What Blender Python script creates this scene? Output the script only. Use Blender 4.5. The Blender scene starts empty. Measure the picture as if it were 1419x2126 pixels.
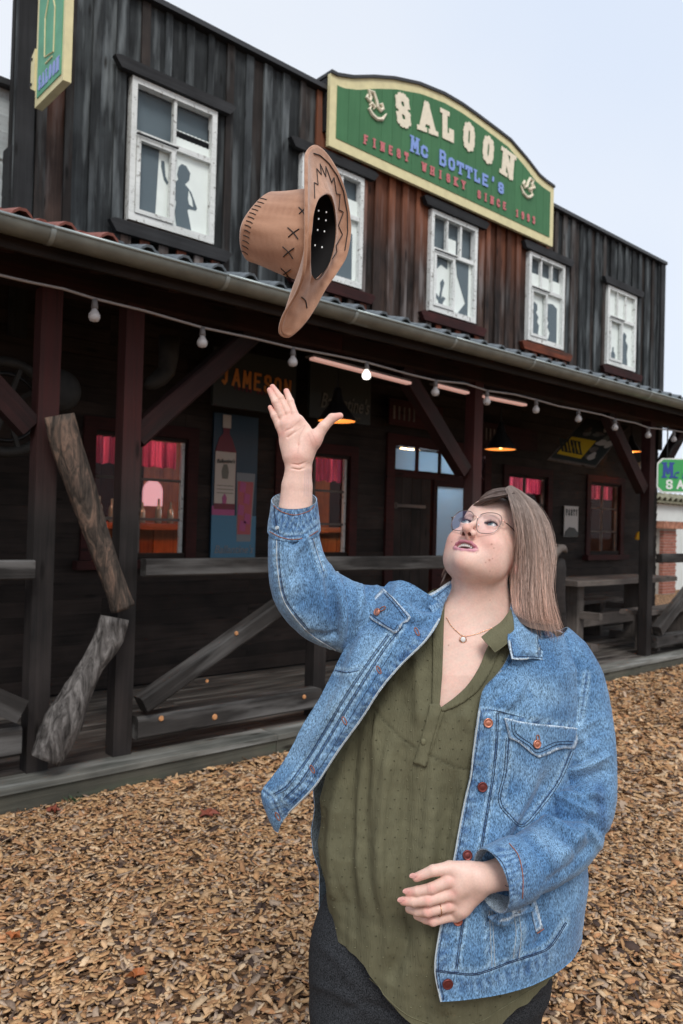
import bpy, math, random
import numpy as np
from mathutils import Vector, Matrix
random.seed(7); np.random.seed(7)
S = bpy.context.scene
COL = S.collection
# ------------------------------------------------------------------ camera
F = 1620.0                                   # focal length in photo pixels (photo 1419 x 2126)
_th, _p, _r = math.radians(48.33), math.radians(.92), math.radians(1.55)
_v0 = np.array([math.cos(_th), math.sin(_th), 0.]); _r0 = np.array([math.sin(_th), -math.cos(_th), 0.]); _z = np.array([0., 0., 1.])
VW = _v0*math.cos(_p) + _z*math.sin(_p); _u = _z*math.cos(_p) - _v0*math.sin(_p)
RT = _r0*math.cos(_r) + _u*math.sin(_r); UP = _u*math.cos(_r) - _r0*math.sin(_r)
EYE = np.array([0., 0., 1.5])
cam_d = bpy.data.cameras.new('camera'); cam = bpy.data.objects.new('camera', cam_d); COL.objects.link(cam)
cam_d.sensor_fit = 'HORIZONTAL'; cam_d.sensor_width = 24.0; cam_d.lens = F*24.0/1419.0
cam_d.clip_start = .05; cam_d.clip_end = 500
cam_d.dof.use_dof = True; cam_d.dof.focus_distance = 1.58; cam_d.dof.aperture_fstop = 6.3
cam.matrix_world = Matrix([[RT[0], UP[0], -VW[0], EYE[0]], [RT[1], UP[1], -VW[1], EYE[1]], [RT[2], UP[2], -VW[2], EYE[2]], [0, 0, 0, 1]])
S.camera = cam
# ------------------------------------------------------------------ world, sun, exposure
W = bpy.data.worlds.new("World"); S.world = W; W.use_nodes = True
SUN_EL, SUN_AZ = math.radians(48), math.radians(238)      # the bright part of the cloud cover, behind the camera
def world():
    n = W.node_tree.nodes; l = W.node_tree.links; n.clear()
    sky = n.new('ShaderNodeTexSky'); sky.sky_type = 'NISHITA'; sky.sun_disc = False
    sky.sun_elevation = SUN_EL; sky.sun_rotation = math.pi/2 - SUN_AZ
    sky.air_density = 1.0; sky.dust_density = 2.0; sky.ozone_density = 2.0
    hs = n.new('ShaderNodeHueSaturation'); hs.inputs['Saturation'].default_value = .55
    tc = n.new('ShaderNodeTexCoord'); nz = n.new('ShaderNodeTexNoise'); nz.inputs['Scale'].default_value = 1.6; nz.inputs['Detail'].default_value = 3
    cr = n.new('ShaderNodeValToRGB'); cr.color_ramp.elements[0].position = .3; cr.color_ramp.elements[1].position = .75
    cr.color_ramp.elements[0].color = (8.7, 9.7, 11.4, 1); cr.color_ramp.elements[1].color = (10.7, 11.0, 11.4, 1)
    mx = n.new('ShaderNodeMixRGB'); mx.inputs[0].default_value = .8
    bg = n.new('ShaderNodeBackground'); bg.inputs[1].default_value = .1; out = n.new('ShaderNodeOutputWorld')
    l.new(sky.outputs[0], hs.inputs['Color']); l.new(hs.outputs[0], mx.inputs[1])
    l.new(tc.outputs['Generated'], nz.inputs['Vector']); l.new(nz.outputs[0], cr.inputs[0]); l.new(cr.outputs[0], mx.inputs[2])
    l.new(mx.outputs[0], bg.inputs[0]); l.new(bg.outputs[0], out.inputs[0])
world()
sd = bpy.data.lights.new('sun', 'SUN'); sd.energy = 2.1; sd.angle = math.radians(22); sd.color = (1, .97, .93)
sun = bpy.data.objects.new('sun', sd); COL.objects.link(sun); sun.location = (0, 0, 20)
sun.rotation_euler = Vector((math.cos(SUN_AZ)*math.cos(SUN_EL), math.sin(SUN_AZ)*math.cos(SUN_EL), math.sin(SUN_EL))).to_track_quat('Z', 'Y').to_euler()
S.view_settings.view_transform = 'Standard'; S.view_settings.look = 'None'; S.view_settings.exposure = 0.0; S.view_settings.gamma = 1.0
S.view_settings.use_curve_mapping = False
try:
    S.cycles.max_bounces = 7; S.cycles.transparent_max_bounces = 12; S.cycles.use_denoising = True
    S.cycles.caustics_reflective = False; S.cycles.caustics_refractive = False; S.cycles.sample_clamp_indirect = 4
except Exception: pass
# ------------------------------------------------------------------ photo pixel -> point of the place
def ray(x, y): return VW + RT*((x-709.5)/F) + UP*((1063-y)/F)
def on_y(x, y, Y): d = ray(x, y); return EYE + d*(Y/d[1])
def on_z(x, y, Z): d = ray(x, y); return EYE + d*((Z-1.5)/d[2])
def at_d(x, y, Z): return EYE + ray(x, y)*Z
# ------------------------------------------------------------------ materials
MATS = {}
def nt(name):
    m = bpy.data.materials.new(name); m.use_nodes = True; MATS[name] = m
    n = m.node_tree.nodes; l = m.node_tree.links; b = n['Principled BSDF']; return m, n, l, b
def setspec(b, v):
    b.inputs['Specular IOR Level'].default_value = v
def plain(name, col, rough=.6, metal=0, emit=None, es=0, spec=.4, noise=0, nscale=20, bump=0, trans=0, alpha=1):
    m, n, l, b = nt(name)
    b.inputs['Base Color'].default_value = (*col, 1); b.inputs['Roughness'].default_value = rough; b.inputs['Metallic'].default_value = metal; setspec(b, spec)
    if emit: b.inputs['Emission Color'].default_value = (*emit, 1); b.inputs['Emission Strength'].default_value = es
    if alpha < 1: b.inputs['Alpha'].default_value = alpha
    if noise or bump:
        tc = n.new('ShaderNodeTexCoord'); nz = n.new('ShaderNodeTexNoise'); nz.inputs['Scale'].default_value = nscale; nz.inputs['Detail'].default_value = 6
        l.new(tc.outputs['Object'], nz.inputs['Vector'])
        if noise:
            cr = n.new('ShaderNodeValToRGB'); cr.color_ramp.elements[0].position = .3; cr.color_ramp.elements[1].position = .7
            cr.color_ramp.elements[0].color = (*[c*(1-noise) for c in col], 1); cr.color_ramp.elements[1].color = (*[min(1, c*(1+noise*.6)) for c in col], 1)
            l.new(nz.outputs[0], cr.inputs[0]); l.new(cr.outputs[0], b.inputs['Base Color'])
        if bump:
            bp = n.new('ShaderNodeBump'); bp.inputs['Strength'].default_value = bump; bp.inputs['Distance'].default_value = .01
            l.new(nz.outputs[0], bp.inputs['Height']); l.new(bp.outputs[0], b.inputs['Normal'])
    return m
def wood(name, c1, c2, c3=None, rough=.75, vary=.35, along=1.5, across=46, knots=True, zmask=None, peel=None):
    """grain runs along the piece's own local X; every piece gets its own tone and its own stretch of grain"""
    m, n, l, b = nt(name); b.inputs['Roughness'].default_value = rough; setspec(b, .25)
    tc = n.new('ShaderNodeTexCoord'); oi = n.new('ShaderNodeObjectInfo')
    mp = n.new('ShaderNodeMapping'); mp.inputs['Scale'].default_value = (along, across, across)
    rn = n.new('ShaderNodeMath'); rn.operation = 'MULTIPLY'; rn.inputs[1].default_value = 61.0
    l.new(oi.outputs['Random'], rn.inputs[0]); cb = n.new('ShaderNodeCombineXYZ')
    for i in range(3): l.new(rn.outputs[0], cb.inputs[i])
    ad = n.new('ShaderNodeVectorMath'); ad.operation = 'ADD'; l.new(tc.outputs['Object'], ad.inputs[0]); l.new(cb.outputs[0], ad.inputs[1])
    l.new(ad.outputs[0], mp.inputs['Vector'])
    nz = n.new('ShaderNodeTexNoise'); nz.inputs['Scale'].default_value = 1.0; nz.inputs['Detail'].default_value = 8; nz.inputs['Roughness'].default_value = .68; nz.inputs['Distortion'].default_value = .6
    l.new(mp.outputs[0], nz.inputs['Vector'])
    big = n.new('ShaderNodeTexNoise'); big.inputs['Scale'].default_value = 3.0; big.inputs['Detail'].default_value = 3
    l.new(ad.outputs[0], big.inputs['Vector'])
    mixf = n.new('ShaderNodeMath'); mixf.operation = 'MULTIPLY_ADD'; mixf.inputs[1].default_value = .55
    l.new(big.outputs[0], mixf.inputs[0])
    hf = n.new('ShaderNodeMath'); hf.operation = 'MULTIPLY'; hf.inputs[1].default_value = .5; l.new(nz.outputs[0], hf.inputs[0]); l.new(hf.outputs[0], mixf.inputs[2])
    cr = n.new('ShaderNodeValToRGB'); e = cr.color_ramp.elements; e[0].position = .36; e[1].position = .72; e[0].color = (*c1, 1); e[1].color = (*c2, 1)
    l.new(mixf.outputs[0], cr.inputs[0]); col = cr.outputs[0]
    if c3:                      # a second, weathered tone in long streaks
        mp2 = n.new('ShaderNodeMapping'); mp2.inputs['Scale'].default_value = (1.1, 9, 9); l.new(ad.outputs[0], mp2.inputs['Vector'])
        n2 = n.new('ShaderNodeTexNoise'); n2.inputs['Scale'].default_value = 1.3; n2.inputs['Detail'].default_value = 5; l.new(mp2.outputs[0], n2.inputs['Vector'])
        c2r = n.new('ShaderNodeValToRGB'); c2r.color_ramp.elements[0].position = .5; c2r.color_ramp.elements[1].position = .68
        l.new(n2.outputs[0], c2r.inputs[0]); mx = n.new('ShaderNodeMixRGB'); l.new(c2r.outputs[0], mx.inputs[0]); l.new(col, mx.inputs[1]); mx.inputs[2].default_value = (*c3, 1); col = mx.outputs[0]
    if zmask:                   # sheltered wood keeps its brown colour towards the top of the piece: (z0, z1, colour)
        ge = n.new('ShaderNodeNewGeometry'); sx = n.new('ShaderNodeSeparateXYZ'); l.new(ge.outputs['Position'], sx.inputs[0])
        mr = n.new('ShaderNodeMapRange'); mr.inputs['From Min'].default_value = zmask[0]; mr.inputs['From Max'].default_value = zmask[1]; l.new(sx.outputs['Z'], mr.inputs['Value'])
        nb = n.new('ShaderNodeMath'); nb.operation = 'MULTIPLY'; l.new(mr.outputs[0], nb.inputs[0]); l.new(nz.outputs[0], nb.inputs[1])
        nc = n.new('ShaderNodeMath'); nc.operation = 'MULTIPLY'; nc.use_clamp = True; nc.inputs[1].default_value = 1.6; l.new(nb.outputs[0], nc.inputs[0])
        mx = n.new('ShaderNodeMixRGB'); l.new(nc.outputs[0], mx.inputs[0]); l.new(col, mx.inputs[1]); mx.inputs[2].default_value = (*zmask[2], 1); col = mx.outputs[0]
    if peel:                    # paint worn off to the wood in flakes
        n3 = n.new('ShaderNodeTexNoise'); n3.inputs['Scale'].default_value = 26; n3.inputs['Detail'].default_value = 8; n3.inputs['Roughness'].default_value = .7; l.new(ad.outputs[0], n3.inputs['Vector'])
        c3r = n.new('ShaderNodeValToRGB'); c3r.color_ramp.elements[0].position = .57; c3r.color_ramp.elements[1].position = .63
        l.new(n3.outputs[0], c3r.inputs[0]); mx = n.new('ShaderNodeMixRGB'); l.new(c3r.outputs[0], mx.inputs[0]); l.new(col, mx.inputs[1]); mx.inputs[2].default_value = (*peel, 1); col = mx.outputs[0]
    if knots:
        vo = n.new('ShaderNodeTexVoronoi'); vo.inputs['Scale'].default_value = 1.0; mk = n.new('ShaderNodeMapping'); mk.inputs['Scale'].default_value = (2.2, 9, 9)
        l.new(ad.outputs[0], mk.inputs['Vector']); l.new(mk.outputs[0], vo.inputs['Vector'])
        kr = n.new('ShaderNodeValToRGB'); kr.color_ramp.elements[0].position = .06; kr.color_ramp.elements[1].position = .16; kr.color_ramp.elements[0].color = (.25, .22, .2, 1); kr.color_ramp.elements[1].color = (1, 1, 1, 1)
        l.new(vo.outputs['Distance'], kr.inputs[0]); mu = n.new('ShaderNodeMixRGB'); mu.blend_type = 'MULTIPLY'; mu.inputs[0].default_value = 1; l.new(col, mu.inputs[1]); l.new(kr.outputs[0], mu.inputs[2]); col = mu.outputs[0]
    br = n.new('ShaderNodeMapRange'); br.inputs['To Min'].default_value = 1-vary; br.inputs['To Max'].default_value = 1+vary; l.new(oi.outputs['Random'], br.inputs['Value'])
    hv = n.new('ShaderNodeHueSaturation'); l.new(col, hv.inputs['Color']); l.new(br.outputs[0], hv.inputs['Value']); l.new(hv.outputs[0], b.inputs['Base Color'])
    bp = n.new('ShaderNodeBump'); bp.inputs['Strength'].default_value = .5; bp.inputs['Distance'].default_value = .006
    l.new(nz.outputs[0], bp.inputs['Height']); l.new(bp.outputs[0], b.inputs['Normal'])
    return m
def vcol(name, rough=.6, spec=.4, nscale=0, namp=0, bump=0, bscale=200, sss=0, sheen=0):
    """colour from the mesh's own 'col' attribute, with fine grain"""
    m, n, l, b = nt(name); b.inputs['Roughness'].default_value = rough; setspec(b, spec)
    at = n.new('ShaderNodeAttribute'); at.attribute_name = 'col'; col = at.outputs['Color']
    tc = n.new('ShaderNodeTexCoord')
    if nscale:
        nz = n.new('ShaderNodeTexNoise'); nz.inputs['Scale'].default_value = nscale; nz.inputs['Detail'].default_value = 5; l.new(tc.outputs['Object'], nz.inputs['Vector'])
        mr = n.new('ShaderNodeMapRange'); mr.inputs['From Min'].default_value = .3; mr.inputs['From Max'].default_value = .7; mr.inputs['To Min'].default_value = 1-namp; mr.inputs['To Max'].default_value = 1+namp
        l.new(nz.outputs[0], mr.inputs['Value']); hv = n.new('ShaderNodeHueSaturation'); l.new(col, hv.inputs['Color']); l.new(mr.outputs[0], hv.inputs['Value']); col = hv.outputs[0]
    l.new(col, b.inputs['Base Color'])
    if bump:
        n2 = n.new('ShaderNodeTexNoise'); n2.inputs['Scale'].default_value = bscale; n2.inputs['Detail'].default_value = 4; l.new(tc.outputs['Object'], n2.inputs['Vector'])
        bp = n.new('ShaderNodeBump'); bp.inputs['Strength'].default_value = bump; bp.inputs['Distance'].default_value = .002; l.new(n2.outputs[0], bp.inputs['Height']); l.new(bp.outputs[0], b.inputs['Normal'])
    if sss:
        b.inputs['Subsurface Weight'].default_value = sss; b.inputs['Subsurface Radius'].default_value = (1, .35, .2); b.inputs['Subsurface Scale'].default_value = .006
    if sheen: b.inputs['Sheen Weight'].default_value = sheen
    return m
# ------------------------------------------------------------------ objects
def tag(o, label=None, cat=None, group=None, kind=None):
    if label: o['label'] = label
    if cat: o['category'] = cat
    if group: o['group'] = group
    if kind: o['kind'] = kind
    return o
def thing(name, label, cat, loc=(0, 0, 0), group=None):
    o = bpy.data.objects.new(name, None); o.empty_display_size = .1; COL.objects.link(o); o.location = loc
    return tag(o, label, cat, group)
def link(name, me, mat, parent=None, smooth=False):
    o = bpy.data.objects.new(name, me); COL.objects.link(o)
    if mat is not None and not me.materials: me.materials.append(MATS[mat] if isinstance(mat, str) else mat)
    if parent is not None:
        o.parent = parent
        q = parent; off = Vector((0, 0, 0))
        while q is not None: off += q.location; q = q.parent
        o.location = -off
    if smooth:
        me.polygons.foreach_set('use_smooth', np.ones(len(me.polygons), bool))
    return o
def mesh_np(name, v, f, mat, parent=None, smooth=False, col=None, uv=None):
    """v (n,3), f (m,k) arrays"""
    me = bpy.data.meshes.new(name); v = np.asarray(v, np.float32); f = np.asarray(f, np.int32); k = f.shape[1]
    me.vertices.add(len(v)); me.vertices.foreach_set('co', v.ravel())
    me.loops.add(f.size); me.loops.foreach_set('vertex_index', f.ravel())
    me.polygons.add(len(f)); me.polygons.foreach_set('loop_start', np.arange(0, f.size, k, dtype=np.int32))
    try: me.polygons.foreach_set('loop_total', np.full(len(f), k, np.int32))
    except Exception: pass
    me.update(calc_edges=True)
    if col is not None:
        a = me.color_attributes.new('col', 'FLOAT_COLOR', 'POINT'); c = np.ones((len(v), 4), np.float32); c[:, :3] = col; a.data.foreach_set('color', c.ravel())
    return link(name, me, mat, parent, smooth)
class MB:
    def __init__(s): s.v = []; s.f = []
    def add(s, v, f):
        b = len(s.v); s.v += [tuple(map(float, p)) for p in v]; s.f += [tuple(b+i for i in q) for q in f]; return s
    def box(s, x0, x1, y0, y1, z0, z1):
        return s.add([(x, y, z) for z in (z0, z1) for y in (y0, y1) for x in (x0, x1)],
                     [(0, 2, 3, 1), (4, 5, 7, 6), (0, 1, 5, 4), (2, 6, 7, 3), (0, 4, 6, 2), (1, 3, 7, 5)])
    def beam(s, p, q, w, h, upv=(0, 0, 1)):
        p, q = Vector(p), Vector(q); d = (q-p).normalized(); a = d.cross(Vector(upv))
        if a.length < 1e-4: a = d.cross(Vector((1, 0, 0)))
        a.normalize(); c = a.cross(d)
        return s.add([b + a*(i*w/2) + c*(j*h/2) for b in (p, q) for i, j in ((-1, -1), (1, -1), (1, 1), (-1, 1))],
                     [(0, 3, 2, 1), (4, 5, 6, 7), (0, 1, 5, 4), (1, 2, 6, 5), (2, 3, 7, 6), (3, 0, 4, 7)])
    def tube(s, pts, r, n=8, close=False, cap=True):
        pts = [Vector(p) for p in pts]; m = len(pts); rs = r if hasattr(r, '__len__') else [r]*m; ref = None; vs = []
        for i, p in enumerate(pts):
            a = pts[(i-1) % m] if (i or close) else p; b = pts[(i+1) % m] if (i < m-1 or close) else p
            d = (b-a).normalized()
            if ref is None: ref = d.orthogonal().normalized()
            ref = (ref - d*ref.dot(d)).normalized(); bi = d.cross(ref)
            vs += [p + (ref*math.cos(2*math.pi*k/n) + bi*math.sin(2*math.pi*k/n))*rs[i] for k in range(n)]
        f = []
        for i in range(m if close else m-1):
            for k in range(n):
                j = (i+1) % m; f.append((i*n+k, i*n+(k+1) % n, j*n+(k+1) % n, j*n+k))
        if cap and not close: f += [tuple(range(n))[::-1], tuple((m-1)*n+k for k in range(n))]
        return s.add(vs, f)
    def lathe(s, prof, c, n=20, axis=(0, 0, 1)):
        ax = Vector(axis).normalized(); e1 = ax.orthogonal().normalized(); e2 = ax.cross(e1); c = Vector(c); vs = []
        for r, h in prof: vs += [c + ax*h + (e1*math.cos(2*math.pi*k/n) + e2*math.sin(2*math.pi*k/n))*r for k in range(n)]
        return s.add(vs, [(i*n+k, i*n+(k+1) % n, (i+1)*n+(k+1) % n, (i+1)*n+k) for i in range(len(prof)-1) for k in range(n)])
    def prism(s, poly, o, ax, ay, depth):
        """poly in (ax, ay) coordinates from o, thickness along depth vector"""
        o, ax, ay, dp = Vector(o), Vector(ax), Vector(ay), Vector(depth); n = len(poly)
        a = [o + ax*x + ay*y for x, y in poly]; b = [p+dp for p in a]
        return s.add(a+b, [tuple(range(n))[::-1], tuple(range(n, 2*n))] + [(i, (i+1) % n, n+(i+1) % n, n+i) for i in range(n)])
    def build(s, name, mat, parent=None, smooth=False):
        me = bpy.data.meshes.new(name); me.from_pydata(s.v, [], s.f); me.update(); return link(name, me, mat, parent, smooth)
_pc = {}
def plank(name, p, q, w, t, mat, parent, wdir=(0, 0, 1), jit=.0015):
    """one board from p to q; w along wdir, t across; meshes are shared between boards of one size"""
    p, q = Vector(p), Vector(q); L = (q-p).length; key = (round(L, 2), round(w, 3), round(t, 3), str(mat), random.randrange(2))
    d = (q-p).normalized(); wd = Vector(wdir); wd = (wd - d*wd.dot(d)).normalized(); th = wd.cross(d)
    if key not in _pc:
        rr = random.Random(len(_pc)); me = bpy.data.meshes.new(name); vs = []; m = 4; c = min(w, t)*.12
        sec = [(-w/2+c, -t/2), (w/2-c, -t/2), (w/2, -t/2+c), (w/2, t/2), (-w/2, t/2), (-w/2, -t/2+c)]
        for i in range(m+1):
            x = L*i/m; o = (rr.uniform(-jit, jit), rr.uniform(-jit, jit)); sc = 1 + rr.uniform(-jit, jit)*4
            vs += [(x, b*sc+o[1], a*sc+o[0]) for a, b in sec]
        k = 6; fs = [(i*k+j, i*k+(j+1) % k, (i+1)*k+(j+1) % k, (i+1)*k+j) for i in range(m) for j in range(k)] + [tuple(range(k))[::-1], tuple(m*k+j for j in range(k))]
        me.from_pydata(vs, [], fs); me.update(); me.materials.append(MATS[mat]); _pc[key] = me
    o = bpy.data.objects.new(name, _pc[key]); COL.objects.link(o); o.parent = parent
    off = Vector((0, 0, 0)); r = parent
    while r is not None: off += r.location; r = r.parent
    o.matrix_local = Matrix.Translation(p-off) @ Matrix((d, th, wd)).transposed().to_4x4()
    return o
# ------------------------------------------------------------------ slab-serif sign lettering made of strokes
GL = {
 'A': [[(0.08, 0), (.5, 1), (.92, 0)], [(.26, .34), (.74, .34)]], 'B': [[(.15, 0), (.15, 1), (.65, 1), (.82, .87), (.82, .64), (.62, .53), (.15, .53)], [(.62, .53), (.88, .4), (.88, .14), (.68, 0), (.15, 0)]],
 'C': [[(.88, .75), (.8, .93), (.6, 1), (.38, 1), (.14, .8), (.14, .2), (.38, 0), (.6, 0), (.8, .07), (.88, .25)]], 'D': [[(.15, 0), (.15, 1), (.6, 1), (.87, .76), (.87, .24), (.6, 0), (.15, 0)]],
 'E': [[(.88, 1), (.15, 1), (.15, 0), (.88, 0)], [(.15, .52), (.68, .52)]], 'F': [[(.88, 1), (.15, 1), (.15, 0)], [(.15, .52), (.68, .52)]],
 'H': [[(.15, 0), (.15, 1)], [(.85, 0), (.85, 1)], [(.15, .5), (.85, .5)]], 'I': [[(.5, 0), (.5, 1)]], 'J': [[(.6, 1), (.6, .18), (.42, 0), (.2, .12)]], 'K': [[(.15, 0), (.15, 1)], [(.85, 1), (.2, .48), (.88, 0)]],
 'L': [[(.2, 1), (.2, 0), (.86, 0), (.86, .28)]], 'M': [[(.08, 0), (.12, 1), (.5, .3), (.88, 1), (.92, 0)]], 'N': [[(.14, 0), (.14, 1), (.86, 0), (.86, 1)]],
 'O': [[(.5, 1), (.24, .93), (.13, .72), (.13, .28), (.24, .07), (.5, 0), (.76, .07), (.87, .28), (.87, .72), (.76, .93), (.5, 1)]],
 'R': [[(.15, 0), (.15, 1), (.65, 1), (.83, .85), (.83, .63), (.63, .5), (.15, .5)], [(.55, .5), (.88, 0)]], 'P': [[(.15, 0), (.15, 1), (.65, 1), (.83, .85), (.83, .6), (.63, .46), (.15, .46)]],
 'S': [[(.84, .72), (.8, .92), (.62, 1), (.36, 1), (.17, .9), (.17, .64), (.36, .53), (.64, .47), (.84, .36), (.84, .1), (.64, 0), (.36, 0), (.19, .08), (.15, .28)]],
 'T': [[(.5, 0), (.5, 1)], [(.06, .76), (.06, 1), (.94, 1), (.94, .76)]], 'U': [[(.14, 1), (.14, .2), (.34, 0), (.66, 0), (.86, .2), (.86, 1)]], 'W': [[(.05, 1), (.27, 0), (.5, .75), (.73, 0), (.95, 1)]],
 'Y': [[(.1, 1), (.5, .48), (.9, 1)], [(.5, .48), (.5, 0)]], "'": [[(.5, 1), (.45, .74)]], '1': [[(.3, .8), (.52, 1), (.52, 0)]], '9': [[(.82, .55), (.5, .42), (.2, .56), (.18, .84), (.4, 1), (.68, 1), (.84, .8), (.82, .3), (.62, 0), (.25, .06)]],
 '3': [[(.18, .86), (.4, 1), (.7, .98), (.82, .78), (.66, .55), (.42, .53)], [(.66, .55), (.86, .32), (.7, .04), (.4, 0), (.16, .14)]], '&': [[(.85, 0), (.3, .75), (.45, 1), (.62, .8), (.2, .3), (.35, 0), (.6, 0), (.85, .4)]],
 'c': [[(.82, .5), (.6, .68), (.35, .64), (.18, .4), (.25, .1), (.5, 0), (.82, .12)]], ' ': []}
SER = {'A': [(.08, 0), (.92, 0)], 'F': [(.15, 0)], 'H': [(.15, 0), (.15, 1), (.85, 0), (.85, 1)], 'I': [(.5, 0), (.5, 1)], 'K': [(.15, 0), (.15, 1), (.85, 1), (.88, 0)], 'L': [(.2, 1)],
       'M': [(.1, 0), (.1, 1), (.9, 1), (.92, 0)], 'N': [(.14, 0), (.14, 1), (.86, 1)], 'R': [(.15, 0), (.88, 0)], 'P': [(.15, 0)], 'T': [(.5, 0)], 'U': [(.14, 1), (.86, 1)], 'W': [(.06, 1), (.94, 1)], 'Y': [(.1, 1), (.9, 1), (.5, 0)], '1': [(.52, 0)]}
def glyph(mb, ch, o, ax, ay, dp, w, h, st, slab=True):
    """one letter: strokes of width st with square slabs at the feet, standing proud by dp; plane axes ax, ay"""
    o, ax, ay, dp = Vector(o), Vector(ax), Vector(ay), Vector(dp); k = 0
    def quad(a, b, t, ex=.5):
        nonlocal k
        a, b = Vector(a), Vector(b); d = (b-a); L = d.length
        if L < 1e-6: return
        d /= L; nn = Vector((-d.y, d.x)); a2 = a - d*t*ex; b2 = b + d*t*ex
        mb.prism([tuple(a2 - nn*t/2), tuple(b2 - nn*t/2), tuple(b2 + nn*t/2), tuple(a2 + nn*t/2)], o, ax, ay, dp*(1 + .012*k)); k += 1
    sc = lambda p: (p[0]*(w-st) + st/2, p[1]*(h-st) + st/2)
    for pl in GL.get(ch, []):
        for a, b in zip(pl[:-1], pl[1:]): quad(sc(a), sc(b), st, .42)
    if slab:
        for p in SER.get(ch, []):
            x, y = sc(p); y = y + (-st*.18 if p[1] == 0 else st*.18); quad((x - st*.95, y), (x + st*.95, y), st*.62, 0)
def word(txt, p0, p1, h, st, dp, n_ax=(0, 0, 1), gap=.18, slab=True, heights=None, mb=None):
    """letters spread evenly from p0 to p1 (points of the place) with height h"""
    mb = mb or MB(); p0, p1 = Vector(p0), Vector(p1); ax = (p1-p0); L = ax.length; ax.normalize(); up = Vector(n_ax); up = (up - ax*up.dot(ax)).normalized()
    cw = L/len(txt)
    for i, ch in enumerate(txt):
        hh = h*(heights[i] if heights else 1)
        glyph(mb, ch, p0 + ax*(i*cw + cw*gap/2), ax, up, dp, cw*(1-gap), hh, st, slab)
    return mb
def letters(txt, p0, p1, h, st, dp, mat, parent, n_ax=(0, 0, 1), gap=.18, slab=True, heights=None, name='letter'):
    """each letter of a word as a part of its own"""
    p0, p1 = Vector(p0), Vector(p1); ax = (p1-p0); L = ax.length; ax.normalize(); up = Vector(n_ax); up = (up - ax*up.dot(ax)).normalized(); cw = L/len(txt)
    for i, ch in enumerate(txt):
        if ch == ' ': continue
        mb = MB(); glyph(mb, ch, p0 + ax*(i*cw + cw*gap/2), ax, up, dp, cw*(1-gap), h*(heights[i] if heights else 1), st, slab); mb.build(name, mat, parent)
def script_text(name, txt, o, ax, ay, size, mat, parent, dp=.002, shear=.3, width=None):
    """handwriting-like lettering from the built-in font, turned into a mesh"""
    c = bpy.data.curves.new(name, 'FONT'); c.body = txt; c.size = size; c.shear = shear; c.extrude = dp; c.offset = size*.006; c.resolution_u = 3
    t = bpy.data.objects.new(name, c); COL.objects.link(t); bpy.context.view_layer.update()
    me = bpy.data.meshes.new_from_object(t); bpy.data.objects.remove(t)
    v = np.zeros(len(me.vertices)*3); me.vertices.foreach_get('co', v); v = v.reshape(-1, 3); ax, ay = np.array(ax, float), np.array(ay, float); ax /= np.linalg.norm(ax); ay /= np.linalg.norm(ay); nn = np.cross(ax, ay)
    if width: v[:, 0] *= width/(v[:, 0].max()-v[:, 0].min())
    w = np.array(o)[None] + v[:, :1]*ax + v[:, 1:2]*ay + v[:, 2:3]*nn
    me.vertices.foreach_set('co', w.ravel()); me.update(); me.materials.clear(); return link(name, me, mat, parent)
# ------------------------------------------------------------------ material list
DK = (.008, .009, .010)
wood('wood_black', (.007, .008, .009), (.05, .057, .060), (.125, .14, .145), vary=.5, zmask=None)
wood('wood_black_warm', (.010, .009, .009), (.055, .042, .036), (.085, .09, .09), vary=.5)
wood('wood_mid', (.007, .006, .006), (.075, .046, .036), (.12, .105, .10), vary=.5, zmask=(4.35, 5.15, (.20, .066, .030)))
wood('wood_red', (.035, .010, .006), (.24, .06, .026), (.06, .03, .022), vary=.4)
wood('wood_trim_black', (.010, .010, .011), (.035, .036, .038), vary=.25)
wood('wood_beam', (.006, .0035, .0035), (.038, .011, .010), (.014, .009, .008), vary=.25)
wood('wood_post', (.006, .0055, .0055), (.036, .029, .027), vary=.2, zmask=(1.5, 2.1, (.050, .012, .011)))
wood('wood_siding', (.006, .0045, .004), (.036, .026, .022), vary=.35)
wood('wood_trim_red', (.012, .004, .004), (.055, .012, .011), vary=.3)
wood('wood_rail', (.008, .0075, .007), (.048, .043, .040), (.10, .096, .092), vary=.2)
wood('wood_deck', (.02, .017, .015), (.095, .080, .070), (.15, .135, .12), vary=.3)
wood('wood_edge', (.06, .062, .055), (.22, .215, .19), (.30, .30, .28), vary=.15)
wood('wood_skirt', (.035, .035, .028), (.12, .115, .09), (.075, .085, .06), vary=.25)
wood('wood_white', (.55, .57, .55), (.84, .86, .84), None, vary=.06, knots=False, peel=(.20, .19, .17))
wood('wood_siding_white', (.36, .39, .39), (.50, .54, .53), (.33, .36, .35), vary=.08, peel=(.34, .33, .31))
wood('wood_grey', (.04, .034, .03), (.20, .17, .15), (.12, .10, .09), vary=.15)
wood('wood_orange', (.16, .03, .008), (.55, .15, .035), vary=.3, knots=False, rough=.35)
plain('metal_black', (.014, .014, .015), .45, .3)
plain('coping', (.045, .045, .047), .4, .5)
plain('gutter', (.19, .205, .185), .42, .35, noise=.22, nscale=9)
plain('gutter_rim', (.30, .345, .34), .35, .4)
plain('tile_grey', (.13, .15, .165), .5, noise=.35, nscale=30)
plain('tile_red', (.24, .08, .058), .6, noise=.3, nscale=30)
plain('sign_cream', (.70, .63, .36), .6, noise=.1, nscale=12)
wood('sign_green', (.050, .150, .068), (.070, .195, .090), vary=.06, knots=False, across=20)
plain('letter_cream', (.80, .72, .56), .6, noise=.10, nscale=25)
plain('letter_blue', (.22, .33, .68), .6); plain('letter_pink', (.56, .16, .17), .6)
plain('letter_navy', (.03, .07, .32), .5); plain('letter_white', (.74, .78, .74), .5)
plain('sign_green_bright', (.05, .36, .10), .45)
plain('sign_green_pale', (.10, .34, .20), .55, noise=.2, nscale=8); plain('letter_lilac', (.27, .34, .68), .5)
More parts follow.
